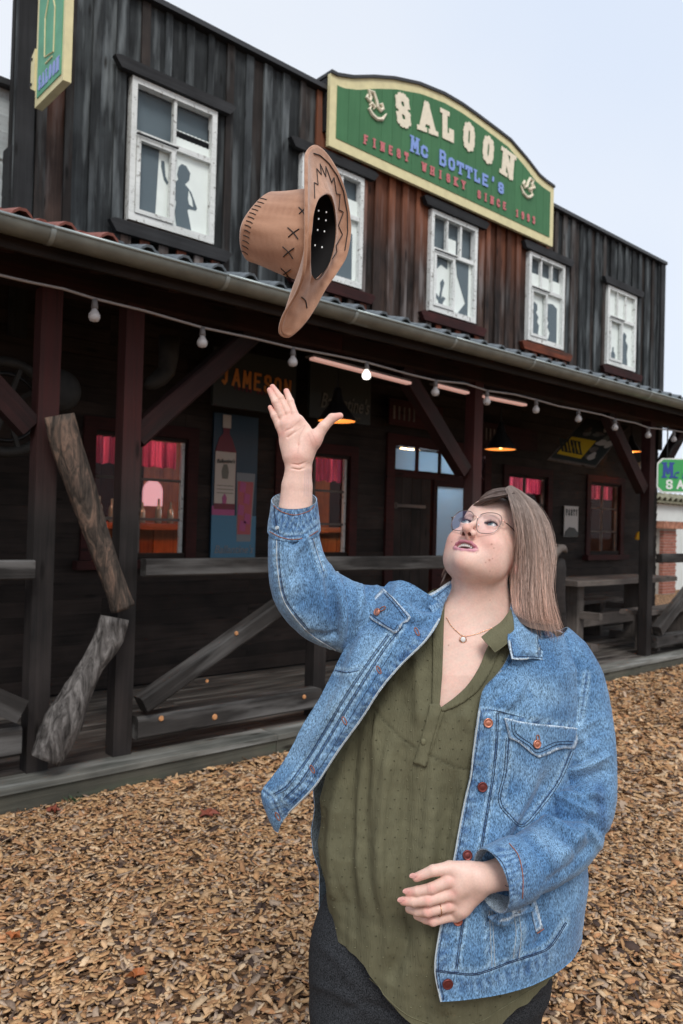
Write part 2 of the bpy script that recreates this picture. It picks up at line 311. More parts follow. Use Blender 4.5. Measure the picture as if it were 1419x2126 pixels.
plain('blind', (.80, .86, .82), .85, noise=.06, nscale=6); plain('silhouette', (.10, .135, .155), .9)
plain('pane_dark', (.10, .13, .15), .12, spec=.8, noise=.25, nscale=5)
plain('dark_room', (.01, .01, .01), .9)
plain('white_wall', (.62, .65, .63), .9, noise=.07, nscale=3, bump=.2)
plain('brick', (.34, .14, .10), .85, noise=.4, nscale=14, bump=.4); plain('mortar', (.4, .38, .35), .9)
plain('terracotta', (.36, .16, .10), .8, noise=.5, nscale=10); plain('mossy', (.20, .19, .13), .9, noise=.5, nscale=9)
plain('cord', (.30, .27, .26), .6); plain('socket', (.16, .15, .15), .5)
plain('bulb_off', (.62, .60, .60), .12, spec=.7, alpha=.72)
plain('bulb_lit', (1, .95, .85), .3, emit=(1, .95, .86), es=2.2)
plain('bulb_warm', (1, .8, .4), .3, emit=(1, .62, .22), es=9)
plain('lamp_black', (.02, .02, .022), .4, .3)
plain('lamp_inside', (.95, .50, .20), .5, emit=(1, .42, .10), es=.45)
plain('rope', (.25, .2, .15), .9)
def glass():
    m, n, l, b = nt('glass'); tr = n.new('ShaderNodeBsdfTransparent'); gl = n.new('ShaderNodeBsdfGlossy'); gl.inputs['Roughness'].default_value = .03
    fr = n.new('ShaderNodeLayerWeight'); fr.inputs[0].default_value = .35; pw = n.new('ShaderNodeMath'); pw.operation = 'MULTIPLY_ADD'; pw.inputs[1].default_value = .02; pw.inputs[2].default_value = .006; l.new(fr.outputs['Facing'], pw.inputs[0]); mx = n.new('ShaderNodeMixShader'); l.new(pw.outputs[0], mx.inputs[0]); l.new(tr.outputs[0], mx.inputs[1]); l.new(gl.outputs[0], mx.inputs[2])
    l.new(mx.outputs[0], n['Material Output'].inputs[0])
glass()
def curtain_mat():
    m, n, l, b = nt('curtain'); tl = n.new('ShaderNodeBsdfTranslucent'); mx = n.new('ShaderNodeMixShader'); mx.inputs[0].default_value = .6
    tc = n.new('ShaderNodeTexCoord'); ck = n.new('ShaderNodeTexChecker'); ck.inputs['Scale'].default_value = 170; ck.inputs['Color1'].default_value = (.30, .008, .075, 1); ck.inputs['Color2'].default_value = (.85, .16, .34, 1)
    l.new(tc.outputs['Object'], ck.inputs['Vector']); mp = n.new('ShaderNodeMapping'); mp.inputs['Scale'].default_value = (26, 1, .7); nz = n.new('ShaderNodeTexNoise'); nz.inputs['Scale'].default_value = 1.0; nz.inputs['Detail'].default_value = 3; l.new(tc.outputs['Object'], mp.inputs[0]); l.new(mp.outputs[0], nz.inputs['Vector']); cr = n.new('ShaderNodeValToRGB'); cr.color_ramp.elements[0].position = .42; cr.color_ramp.elements[0].color = (.35, .25, .35, 1); cr.color_ramp.elements[1].position = .62; cr.color_ramp.elements[1].color = (1.5, 1.9, 1.7, 1); l.new(nz.outputs[0], cr.inputs[0]); mu = n.new('ShaderNodeMixRGB'); mu.blend_type = 'MULTIPLY'; mu.inputs[0].default_value = 1; l.new(ck.outputs[0], mu.inputs[1]); l.new(cr.outputs[0], mu.inputs[2]); l.new(mu.outputs[0], b.inputs['Base Color']); l.new(mu.outputs[0], tl.inputs[0]); b.inputs['Roughness'].default_value = .9  # stretched noise puts the shading of the folds into the cloth colour
    l.new(b.outputs[0], mx.inputs[1]); l.new(tl.outputs[0], mx.inputs[2]); l.new(mx.outputs[0], n['Material Output'].inputs[0])
curtain_mat()
def frosted():
    m, n, l, b = nt('pane_frosted'); tl = n.new('ShaderNodeBsdfTranslucent'); tl.inputs[0].default_value = (.55, .70, .80, 1); mx = n.new('ShaderNodeMixShader'); mx.inputs[0].default_value = .6
    b.inputs['Base Color'].default_value = (.55, .66, .74, 1); b.inputs['Roughness'].default_value = .25
    l.new(b.outputs[0], mx.inputs[1]); l.new(tl.outputs[0], mx.inputs[2]); l.new(mx.outputs[0], n['Material Output'].inputs[0])
frosted()
WY = 5.84                        # face of the saloon's front wall
X0, X1 = 1.90, 11.82
TOP = 5.74
# ------------------------------------------------------------------ ground
def ground():
    m, n, l, b = nt('chip_ground'); b.inputs['Roughness'].default_value = .95; setspec(b, .1)
    tc = n.new('ShaderNodeTexCoord'); vo = n.new('ShaderNodeTexVoronoi'); vo.inputs['Scale'].default_value = 34; vo.inputs['Randomness'].default_value = 1
    mp = n.new('ShaderNodeMapping'); mp.inputs['Scale'].default_value = (1, 1.7, 1); mp.inputs['Rotation'].default_value = (0, 0, .5); l.new(tc.outputs['Object'], mp.inputs['Vector']); l.new(mp.outputs[0], vo.inputs['Vector'])
    cr = n.new('ShaderNodeValToRGB'); e = cr.color_ramp.elements; e[0].color = (.05, .03, .02, 1); e[1].color = (.42, .25, .14, 1); e[0].position = .2; e[1].position = .8
    sp = n.new('ShaderNodeSeparateColor'); l.new(vo.outputs['Color'], sp.inputs[0]); l.new(sp.outputs[0], cr.inputs[0]); l.new(cr.outputs[0], b.inputs['Base Color'])
    bp = n.new('ShaderNodeBump'); bp.inputs['Strength'].default_value = .8; bp.inputs['Distance'].default_value = .02; l.new(vo.outputs['Distance'], bp.inputs['Height']); l.new(bp.outputs[0], b.inputs['Normal'])
    g = MB().add([(-150, -150, 0), (150, -150, 0), (150, 150, 0), (-150, 150, 0)], [(0, 1, 2, 3)]).build('ground', 'chip_ground'); tag(g, kind='structure')
ground()
# ------------------------------------------------------------------ the saloon
saloon = thing('saloon_building', 'dark weathered two storey wooden saloon with flat false front and green arched sign', 'building', (6.8, WY, 0))
UWIN = [(2.80, 3.60), (4.55, 5.36), (6.39, 7.20), (8.24, 9.05), (10.16, 10.98)]
WZ0, WZ1 = 3.90, 5.03
def upper_wall():
    back = MB().box(X0, X1, WY+.045, WY+.12, 2.7, TOP-.02)        # sheathing behind the boards, open at the windows
    back = MB(); xs = X0
    for a, b in UWIN: back.box(xs, a+.02, WY+.045, WY+.10, 2.7, TOP-.02); back.box(a+.02, b-.02, WY+.045, WY+.10, 2.7, WZ0+.02); back.box(a+.02, b-.02, WY+.045, WY+.10, WZ1-.02, TOP-.02); xs = b-.02
    back.box(xs, X1, WY+.045, WY+.10, 2.7, TOP-.02); back.build('sheathing', 'dark_room', saloon)
    pitch = .205; x = X0 + .10; k = 0
    def vert(name, x, w, t, y, under):
        segs = [(3.30, TOP)]
        for a, b in UWIN:
            if a-.02 < x < b+.02: segs = [(3.30, WZ0-.20), (WZ1+.10, TOP)]
        for z0, z1 in segs:
            red = z1 < 4.0; mid = 4.75 < x < 8.7 and not red
            m = 'wood_red' if red and under else 'wood_trim_red' if red else 'wood_mid' if mid else random.choice(['wood_black', 'wood_black', 'wood_black_warm'])
            if not red and (2.05 < x < 2.3): m = 'wood_mid' if under else m
            dz = random.uniform(-.008, .008)
            plank(name, (x+random.uniform(-.004, .004), y, z0), (x+random.uniform(-.004, .004), y, z1+dz-.02), w, t, m, saloon, (1, 0, 0))
    while x < X1:
        vert('plank', x, .178, .022, WY+.030, True)
        if x + pitch/2 < X1-.03: vert('batten', x+pitch/2, random.choice([.062, .075, .09]), .026, WY+.004, False)
        x += pitch
    for xx in (X0+.07, X1-.02): plank('corner_board', (xx, WY-.025, 2.8), (xx, WY-.025, TOP), .13, .03, 'wood_trim_black', saloon, (1, 0, 0))
    MB().box(X0-.01, X0+.02, WY+.02, WY+7.5, 0, 4.2).box(X1-.02, X1+.01, WY+.02, WY+7.5, 0, 4.2).box(X0, X1, WY+7.5, WY+7.6, 0, 4.2).build('side_wall', 'wood_trim_black', saloon)
    MB().prism([(WY+.13, 4.2), (WY+7.5, 4.2), (WY+3.8, 4.6)], (X0, 0, 0), (0, 1, 0), (0, 0, 1), (X1-X0, 0, 0)).build('roof', 'coping', saloon)
    MB().box(X0-.05, 4.815, WY-.06, WY+.16, TOP-.015, TOP+.03).build('coping', 'coping', saloon)
    MB().box(8.64, X1+.06, WY-.06, WY+.16, TOP-.015, TOP+.03).build('coping', 'coping', saloon)
upper_wall()
SIL = {   # silhouettes and curtains in the blinds: unit coordinates inside the glazed area, x right, z up
 'left_dark': [(.06, .04), (.30, .04), (.33, .98), (.06, .98)],
 'dancer': [(.60, 0), (.57, .16), (.585, .26), (.56, .30), (.53, .36), (.545, .44), (.58, .46), (.60, .48), (.585, .52), (.60, .60), (.635, .64), (.69, .635), (.74, .58), (.73, .51), (.68, .455), (.71, .44), (.76, .40), (.80, .33), (.835, .265), (.82, .24), (.735, .235), (.72, .215), (.75, .12), (.775, .03), (.77, 0)],
 'hole': [(.735, .54), (.728, .44), (.745, .37), (.80, .35), (.78, .45)],
 'arm': [(.36, .80), (.40, .80), (.42, .62), (.46, .56), (.445, .52), (.40, .57), (.36, .72)],
 'man': [(.10, .10), (.13, .25), (.09, .42), (.14, .55), (.12, .66), (.20, .74), (.29, .70), (.30, .60), (.26, .54), (.34, .46), (.30, .36), (.36, .30), (.33, .1)],
 'woman2': [(.58, .02), (.66, .1), (.70, .22), (.62, .33), (.66, .42), (.58, .50), (.60, .62), (.55, .70), (.64, .80), (.78, .82), (.92, .76), (.93, .02)],
 'curtain': [(.66, .02), (.93, .02), (.93, .98), (.60, .98), (.64, .70), (.74, .50), (.86, .26)],
 'drape': [(.05, .55), (.05, .98), (.40, .98), (.40, .75), (.25, .80), (.15, .70)],
 'flower': [(.22, .04), (.30, .04), (.32, .16), (.38, .24), (.30, .26), (.27, .20), (.29, .34), (.34, .50), (.30, .56), (.24, .48), (.25, .36), (.22, .22), (.15, .28), (.12, .22), (.20, .16)],
 'figure': [(.60, .02), (.64, .2), (.58, .36), (.66, .5), (.62, .66), (.70, .78), (.80, .72), (.76, .6), (.86, .5), (.82, .3), (.86, .02)],
 'bottle': [(.20, .03), (.36, .03), (.36, .22), (.30, .27), (.30, .36), (.25, .36), (.25, .27), (.20, .22)]}
SIL['dancer'] = [(.67+(u-.67)*1.14, v*1.33) for u, v in SIL['dancer']]
def upper_window(i, a, b):
    z0, z1 = WZ0, WZ1; fw = .048; y = WY-.035
    if i == 0: z1 += .03
    fr = MB(); fr.box(a, a+fw, y, y+.07, z0, z1).box(b-fw, b, y, y+.07, z0, z1).box(a+fw, b-fw, y, y+.07, z1-fw, z1).box(a+fw, b-fw, y, y+.07, z0, z0+fw+.012)
    w = fr.build('window', 'wood_white', saloon)
    mid = (a+b)/2; zt = z0 + (z1-z0)*.62
    MB().box(a+fw, b-fw, y+.012, y+.06, zt-.022, zt+.022).build('transom', 'wood_white', w)
    MB().box(mid-.02, mid+.02, y+.014, y+.06, z0+fw+.012, zt-.022).build('mullion', 'wood_white', w)
    n = 2 if i == 0 else 3
    for k in range(1, n): xx = a+fw+(b-a-2*fw)*k/n; MB().box(xx-.014, xx+.014, y+.016, y+.058, zt+.022, z1-fw).build('glazing_bar', 'wood_white', w)
    # the left sash stands proud of the frame
    s0, s1, sz0, sz1 = a+fw+.004, mid-.004, z0+fw+.016, zt-.03; c = .034
    MB().box(s0, s0+c, y-.012, y+.03, sz0, sz1).box(s1-c, s1, y-.012, y+.03, sz0, sz1).box(s0+c, s1-c, y-.012, y+.03, sz1-c, sz1).box(s0+c, s1-c, y-.012, y+.03, sz0, sz0+c).build('sash', 'wood_white', w)
    MB().box(s0-.01, s1+.02, y-.03, y-.012, sz1+.004, sz1+.016).build('drip_edge', 'wood_trim_black', w)
    for k in range(n): MB().box(a+fw+(b-a-2*fw)*k/n+.008, a+fw+(b-a-2*fw)*(k+1)/n-.008, y+.035, y+.039, zt+.02, z1-fw).build('pane', 'glass', w)
    MB().box(a+fw, mid-.018, y+.035, y+.039, z0+fw, zt-.02).build('pane', 'glass', w); MB().box(mid+.018, b-fw, y+.035, y+.039, z0+fw, zt-.02).build('pane', 'glass', w)
    MB().box(a+.02, b-.02, y+.10, y+.11, z0+.02, z1-.02).build('curtain', 'silhouette', w)  # flat grey-blue sheet gives the top panes their sky reflection as colour
    # pale paper blinds with the dark figures cut out of them
    gx0, gx1, gz0, gz1 = a+fw, b-fw, z0+fw, zt; yb = y+.052
    tops = {0: [(.52, 1, 0, .42)], 1: [(0, 1, 0, .5)], 2: [(.34, .60, 0, .52)], 3: [(0, 1, 0, .5)], 4: [(0, 1, 0, 1)]}[i]
    bl = MB().box(gx0, gx1, yb, yb+.004, gz0, gz1)
    for u0, u1, v0, v1 in tops: bl.box(gx0+(gx1-gx0)*u0, gx0+(gx1-gx0)*u1, yb, yb+.004, zt+.002, zt+(z1-fw-zt)*v1)
    bl.build('blind', 'blind', w)
    if i == 0:
        for u0, u1, v0, v1 in tops:                     # frilled upper edge of the blind
            zz = zt+(z1-fw-zt)*v1; q = MB()
            for k in range(9):
                xx = gx0+(gx1-gx0)*(u0+(u1-u0)*(k+.5)/9); q.lathe([(0, 0), (.034, 0), (.034, .001), (0, .001)], (xx, yb+.001, zz-.022), 10, (0, -1, 0))
            q.build('blind_frill', 'blind', w)
    P = lambda nm, m='silhouette', dy=.003: MB().prism([(gx0+(gx1-gx0)*u, gz0+(gz1-gz0)*v) for u, v in SIL[nm]], (0, yb, 0), (1, 0, 0), (0, 0, 1), (0, -dy, 0)).build('silhouette', m, w)
    for nm in {0: ['left_dark', 'arm', 'dancer'], 1: ['woman2', 'man'], 2: ['curtain', 'drape', 'flower'], 3: ['man', 'woman2'], 4: ['figure', 'bottle']}[i]: P(nm)
    if i == 0: P('hole', 'blind', .006)
    # head and sill boards with canted ends
    for zc, hh, ex, mt in ((z1+.055, .095, .17, 'wood_trim_black'), (z0-.085, .105, .17, 'wood_trim_black' if i == 0 else 'wood_red' if i == 3 else 'wood_trim_red')):
        pl = [(a-ex, zc+hh*.30), (a-ex+.05, zc+hh/2), (b+ex-.05, zc+hh/2), (b+ex, zc+hh*.30), (b+ex-.06, zc-hh/2), (a-ex+.06, zc-hh/2)]
        bd = MB().prism(pl, (0, WY-.015, 0), (1, 0, 0), (0, 0, 1), (0, -.055, 0)); bd.build('head_board' if zc > z1 else 'sill_board', mt, saloon)
    for k in range(6):                                  # short pickets hanging below the sill board
        xx = a-.02 + (b-a+.04)*k/5
        plank('picket', (xx, WY-.030, 3.40), (xx, WY-.030, z0-.142), .085, .026, 'wood_red' if k % 2 else 'wood_mid', saloon, (1, 0, 0))
for i, (a, b) in enumerate(UWIN): upper_window(i, a, b)
# ---- the arched sign over the middle
def big_sign():
    SY = WY-.10
    s = thing('saloon_sign', 'large arched green sign with cream border reading SALOON on the upper facade', 'sign', (6.7, SY, 5.15))
    top_px = [(687, 151), (700, 158), (732, 163), (775, 162), (818, 165), (870, 176), (922, 197), (960, 219), (991, 241), (1030, 270), (1060, 293), (1093, 331), (1120, 366), (1134, 378), (1151, 390)]
    top = [on_y(x, y, SY)[[0, 2]] for x, y in top_px]; x0, x1 = top[0][0], top[-1][0]; zb = 5.165
    outer = [(x0, zb)] + [(x1, zb)] + [tuple(p) for p in top[::-1]]
    MB().prism(outer, (0, SY, 0), (1, 0, 0), (0, 0, 1), (0, .04, 0)).build('border', 'sign_cream', s)
    tin = [(x0+.085 + (p[0]-x0)*(x1-x0-.17)/(x1-x0), p[1]-.085) for p in top]
    # green field made of upright boards
    n = 24; xa, xb = tin[0][0], tin[-1][0]; tx = [p[0] for p in tin]; tz = [p[1] for p in tin]
    for k in range(n):
        a = xa+(xb-xa)*k/n+.0015; b = xa+(xb-xa)*(k+1)/n-.0015; pts = [(a, zb+.10), (b, zb+.10)] + [(x, float(np.interp(x, tx, tz))) for x in np.linspace(b, a, 4)]
        o = MB().prism([(z, x) for x, z in pts], (0, 0, 0), (1, 0, 0), (0, 1, 0), (0, 0, .005)); me = bpy.data.meshes.new('board'); me.from_pydata(o.v, [], o.f); me.update(); me.materials.append(MATS['sign_green'])
        ob = bpy.data.objects.new('board', me); COL.objects.link(ob); ob.parent = s
        ob.matrix_local = Matrix.Translation(Vector((0, SY-.001-.0006*(k % 3), 0))-s.location) @ Matrix(((0, 1, 0), (0, 0, -1), (1, 0, 0))).to_4x4()
    # lettering
    yl = SY-.012; dp = (0, -.006, 0)
    P = lambda x, y: Vector(on_y(x, y, yl))
    cen = [(837, 229), (887, 243), (930, 261), (974, 284), (1014, 311), (1055, 341)]; hs = [.345, .335, .325, .325, .325, .33]; ws = [.27, .30, .25, .235, .235, .285]
    cs = [P(*c) for c in cen]
    for k, ch in enumerate('SALOON'):
        a = cs[max(0, k-1)]; b = cs[min(5, k+1)]; ax = (b-a).normalized(); ax = Vector((ax.x, 0, ax.z*.8)).normalized(); ay = Vector((-ax.z, 0, ax.x))
        mb = MB(); glyph(mb, ch, cs[k]-ax*ws[k]/2-ay*hs[k]/2, ax, ay, dp, ws[k], hs[k], .082)
        mb.build('letter', 'letter_cream', s)
    letters('MC BOTTLE\'S', P(851, 313), P(1048, 405), .175, .032, dp, 'letter_blue', s, heights=[1, .74, 1, 1, .8, .8, .8, .8, .8, .9, .74], gap=.08)
    for t, a, b in (('FINEST', (751, 296), (852, 338)), ('WHISKY', (872, 352), (970, 396)), ('SINCE', (988, 409), (1054, 438)), ('1993', (1068, 448), (1114, 467))):
        letters(t, P(*a), P(*b), .095, .021, dp, 'letter_pink', s, gap=.42)
    for cx, cy, sx in ((781, 222, 1), (1096, 390, -1)):
        c = P(cx, cy); mb = MB(); hh = .13
        for pl in ([(-.9, .7), (-1.05, .35), (-.7, .15), (-.6, .55), (-.85, .95), (-.3, 1.0), (0, .5), (.15, .1), (.5, -.1), (.75, .15), (.6, .45), (.35, .35)], [(-.5, -.1), (-.75, -.45), (-.4, -.75), (.1, -.9), (.7, -.7), (1.15, -.1)], [(-.3, -.3), (-.15, -.1), (-.5, .1), (-.75, -.15)]):
            pts = [c + Vector((q[0]*hh*sx, -.004, q[1]*hh)) for q in pl]; mb.tube([pts[0].lerp(pts[0], 0)]+pts[1:], [.006]+[.020]*(len(pts)-2)+[.006], 6)
        mb.build('scroll', 'letter_cream', s)
    # the raised front behind the sign with its own sides and coping
    pr = MB().prism([(x0+.01, TOP-.4)] + [(x1-.01, TOP-.4)] + [(p[0], p[1]-.02) for p in top[::-1]], (0, SY+.05, 0), (1, 0, 0), (0, 0, 1), (0, .50, 0)); pr.build('raised_front', 'wood_trim_black', saloon)
    cp = MB()
    for p, q in zip(top[:-1], top[1:]): cp.prism([(p[0], p[1]+.0), (q[0], q[1]+.0), (q[0], q[1]+.032), (p[0], p[1]+.032)], (0, SY-.02, 0), (1, 0, 0), (0, 0, 1), (0, .60, 0))
    cp.build('coping', 'coping', saloon)
big_sign()
# ---- narrow sign hung out from the corner, seen from the side
def side_sign():
    xs = 2.085; s = thing('projecting_sign', 'tall narrow green sign projecting from the top left corner of the facade', 'sign', (xs, 5.5, 4.6))
    # its board stands out from the wall and turns a little away from it
    A = Vector(on_y(72, 224, 5.62)); B = Vector(on_y(131, 165, 5.08)); A.z = B.z = (A.z*0+B.z); A = Vector(on_z(72, 224, B.z)); ax = (B-A).normalized(); wd = (B-A).length; up = Vector((0, 0, 1)); nn = ax.cross(up)
    if nn.dot(Vector(VW)) > 0: nn = -nn
    # the sign's thickness shows on its right edge
    H = 1.35
    MB().prism([(0, 0), (wd, 0), (wd, H), (0, H)], A, ax, up, -nn*.055).build('frame', 'sign_cream', s)
    MB().prism([(.045, .05), (wd-.03, .05), (wd-.03, H-.05), (.045, H-.05)], A, ax, up, nn*.006).build('panel', 'sign_green_pale', s)
    letters('SALOON', A+ax*.07+up*.085+nn*.006, A+ax*(wd-.05)+up*.085+nn*.006, .10, .018, nn*.004, 'letter_lilac', s)
    letters('MC', A+ax*.07+up*.78+nn*.006, A+ax*(wd-.05)+up*.78+nn*.006, .30, .03, nn*.004, 'letter_lilac', s)
    bt = MB(); c = A+ax*(wd*.50)+up*.23+nn*.008
    for pl in ([(-.07, .05), (-.08, .30), (-.03, .40), (-.03, .52), (.05, .52), (.05, .38), (.09, .30), (.09, .02), (-.07, .05)], [(-.05, .0), (.07, .0)]): bt.tube([c+ax*p[0]+up*p[1]*1.1 for p in pl], .006, 5)
    bt.build('bottle_drawing', 'sign_cream', s)
    b = MB(); q = A-ax*.045+up*.28; b.prism([(-.02, -.12), (.05, -.16), (.05, .14), (-.02, .10)], q, ax, up, nn*.012); br = b.build('bracket', 'sign_cream', s)
    for zz in (.08, -.10): MB().lathe([(0, 0), (.011, 0), (.011, .008), (0, .008)], q+ax*.0+up*zz+nn*.012, 8, nn).build('bolt', 'metal_black', br)
side_sign()
# ------------------------------------------------------------------ lower front wall
LWIN = [(2.60, 3.42), (4.45, 5.29), (7.93, 8.79), (9.84, 10.67)]; LZ0, LZ1 = 1.19, 2.19
DOOR = (5.92, 7.45); DZ1 = 2.36
def lower_wall():
    z = .16; pitch = .118
    while z < 3.35:
        cuts = []
        for a, b in LWIN:
            if LZ0-.02 < z+.06 < LZ1+.02: cuts.append((a, b))
        if z+.06 < DZ1: cuts.append(DOOR)
        cuts.sort(); xs = 1.90-1.6
        for a, b in cuts + [(X1, X1)]:
            x = xs
            while x < a-.01:
                e = min(a, x+random.choice([2.4, 3.1, 3.8]));
                if a-e < .3: e = a
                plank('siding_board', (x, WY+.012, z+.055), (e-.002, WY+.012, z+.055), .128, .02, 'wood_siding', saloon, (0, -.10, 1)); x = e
            xs = b
        z += pitch
    xs = .3; bk = MB()
    for a, b in sorted(LWIN+[DOOR]):
        bk.box(xs, a, WY+.03, WY+.11, 0, 3.4); bk.box(a, b, WY+.03, WY+.11, (DZ1 if a == DOOR[0] else LZ1), 3.4)
        if a != DOOR[0]: bk.box(a, b, WY+.03, WY+.11, 0, LZ0)
        xs = b
    bk.box(xs, X1, WY+.03, WY+.11, 0, 3.4); bk.build('inner_wall', 'dark_room', saloon)
    for i, (a, b) in enumerate(LWIN):
        t = .10; y = WY-.025
        w = MB().box(a-t, a, y, y+.06, LZ0-.02, LZ1+t).box(b, b+t, y, y+.06, LZ0-.02, LZ1+t).box(a, b, y, y+.06, LZ1, LZ1+t).build('window', 'wood_trim_red', saloon)
        MB().box(a-t-.05, b+t+.05, y-.06, y+.05, LZ0-.09, LZ0-.021).build('sill', 'wood_trim_red', w)
        f = .028; yy = WY+.04
        MB().box(a, a+f, yy, yy+.03, LZ0, LZ1).box(b-f, b, yy, yy+.03, LZ0, LZ1).box(a+f, b-f, yy, yy+.03, LZ1-f, LZ1).box(a+f, b-f, yy, yy+.03, LZ0, LZ0+f).build('frame', 'wood_white' if i in (0, 1) else 'wood_grey', w)
        m = (a+b)/2; MB().box(m-.014, m+.014, yy+.002, yy+.03, LZ0+f, LZ1-f).build('mullion', 'wood_grey', w)
        for zz in (1.50, 1.83): MB().box(a+f, b-f, yy+.003, yy+.028, zz-.011, zz+.011).build('glazing_bar', 'wood_grey', w)
        MB().box(a+f, b-f, yy+.012, yy+.015, LZ0+f, LZ1-f).build('pane', 'glass', w)
        # pink cafe curtain gathered on a rod
        nx = 90; xs_ = np.linspace(a+f, b-f, nx); v = []; fc = []; dz = [.25, .26, .22, .22][i]
        for k, xx in enumerate(xs_):
            yo = yy+.07 + .022*math.sin(xx*95+i) + .006*math.sin(xx*210)
            v += [(xx, yo, LZ1-f-.004), (xx, yo+.004*math.sin(xx*60), LZ1-dz-.008*math.sin(xx*47))]
            if k: fc.append((2*k-2, 2*k, 2*k+1, 2*k-1))
        me = bpy.data.meshes.new('curtain'); me.from_pydata(v, [], fc); me.update(); link('curtain', me, 'curtain', w, True)
    # doorway: frame, transom lights, a dark leaf with a push bar and a glazed leaf
    a, b = DOOR
    d = MB().box(a-.12, a, WY-.03, WY+.06, .15, DZ1+.12).box(b, b+.12, WY-.03, WY+.06, .15, DZ1+.12).box(a, b, WY-.03, WY+.06, DZ1, DZ1+.12).build('door_frame', 'wood_trim_red', saloon)
    MB().box(a, b, WY+.0, WY+.05, 2.03, 2.09).build('transom', 'wood_trim_red', d)
    for k in range(4): MB().box(a+.03+k*.375, a+.37+k*.375, WY+.03, WY+.04, 2.115, 2.335).build('pane', 'pane_frosted', d)
    for k in range(3): MB().box(a+.375+k*.375-.005, a+.405+k*.375-.005, WY+.005, WY+.05, 2.09, DZ1).build('glazing_bar', 'wood_trim_red', d)
    for k in range(4): plank('door_board', (a+.0+.085+k*.155, WY+.035, .16), (a+.085+k*.155, WY+.035, 2.03), .15, .03, 'wood_siding', saloon, (1, 0, 0))
    MB().beam((a+.04, WY-.01, 1.72), (a+.50, WY-.01, 1.72), .028, .035).lathe([(0, 0), (.035, 0), (.035, .03), (0, .03)], (a+.05, WY+.02, 1.72), 10, (0, -1, 0)).build('push_bar', 'wood_grey', saloon)
    gl = MB().box(a+.66, a+.72, WY, WY+.05, .16, 2.03).box(b-.10, b, WY, WY+.05, .16, 2.03).box(a+.72, b-.10, WY, WY+.05, .16, 1.05).box(a+.72, b-.10, WY, WY+.05, 1.96, 2.03).build('glazed_door', 'wood_trim_red', saloon)
    MB().box(a+.72, b-.10, WY+.02, WY+.03, 1.05, 1.96).build('pane', 'pane_frosted', gl)
lower_wall()
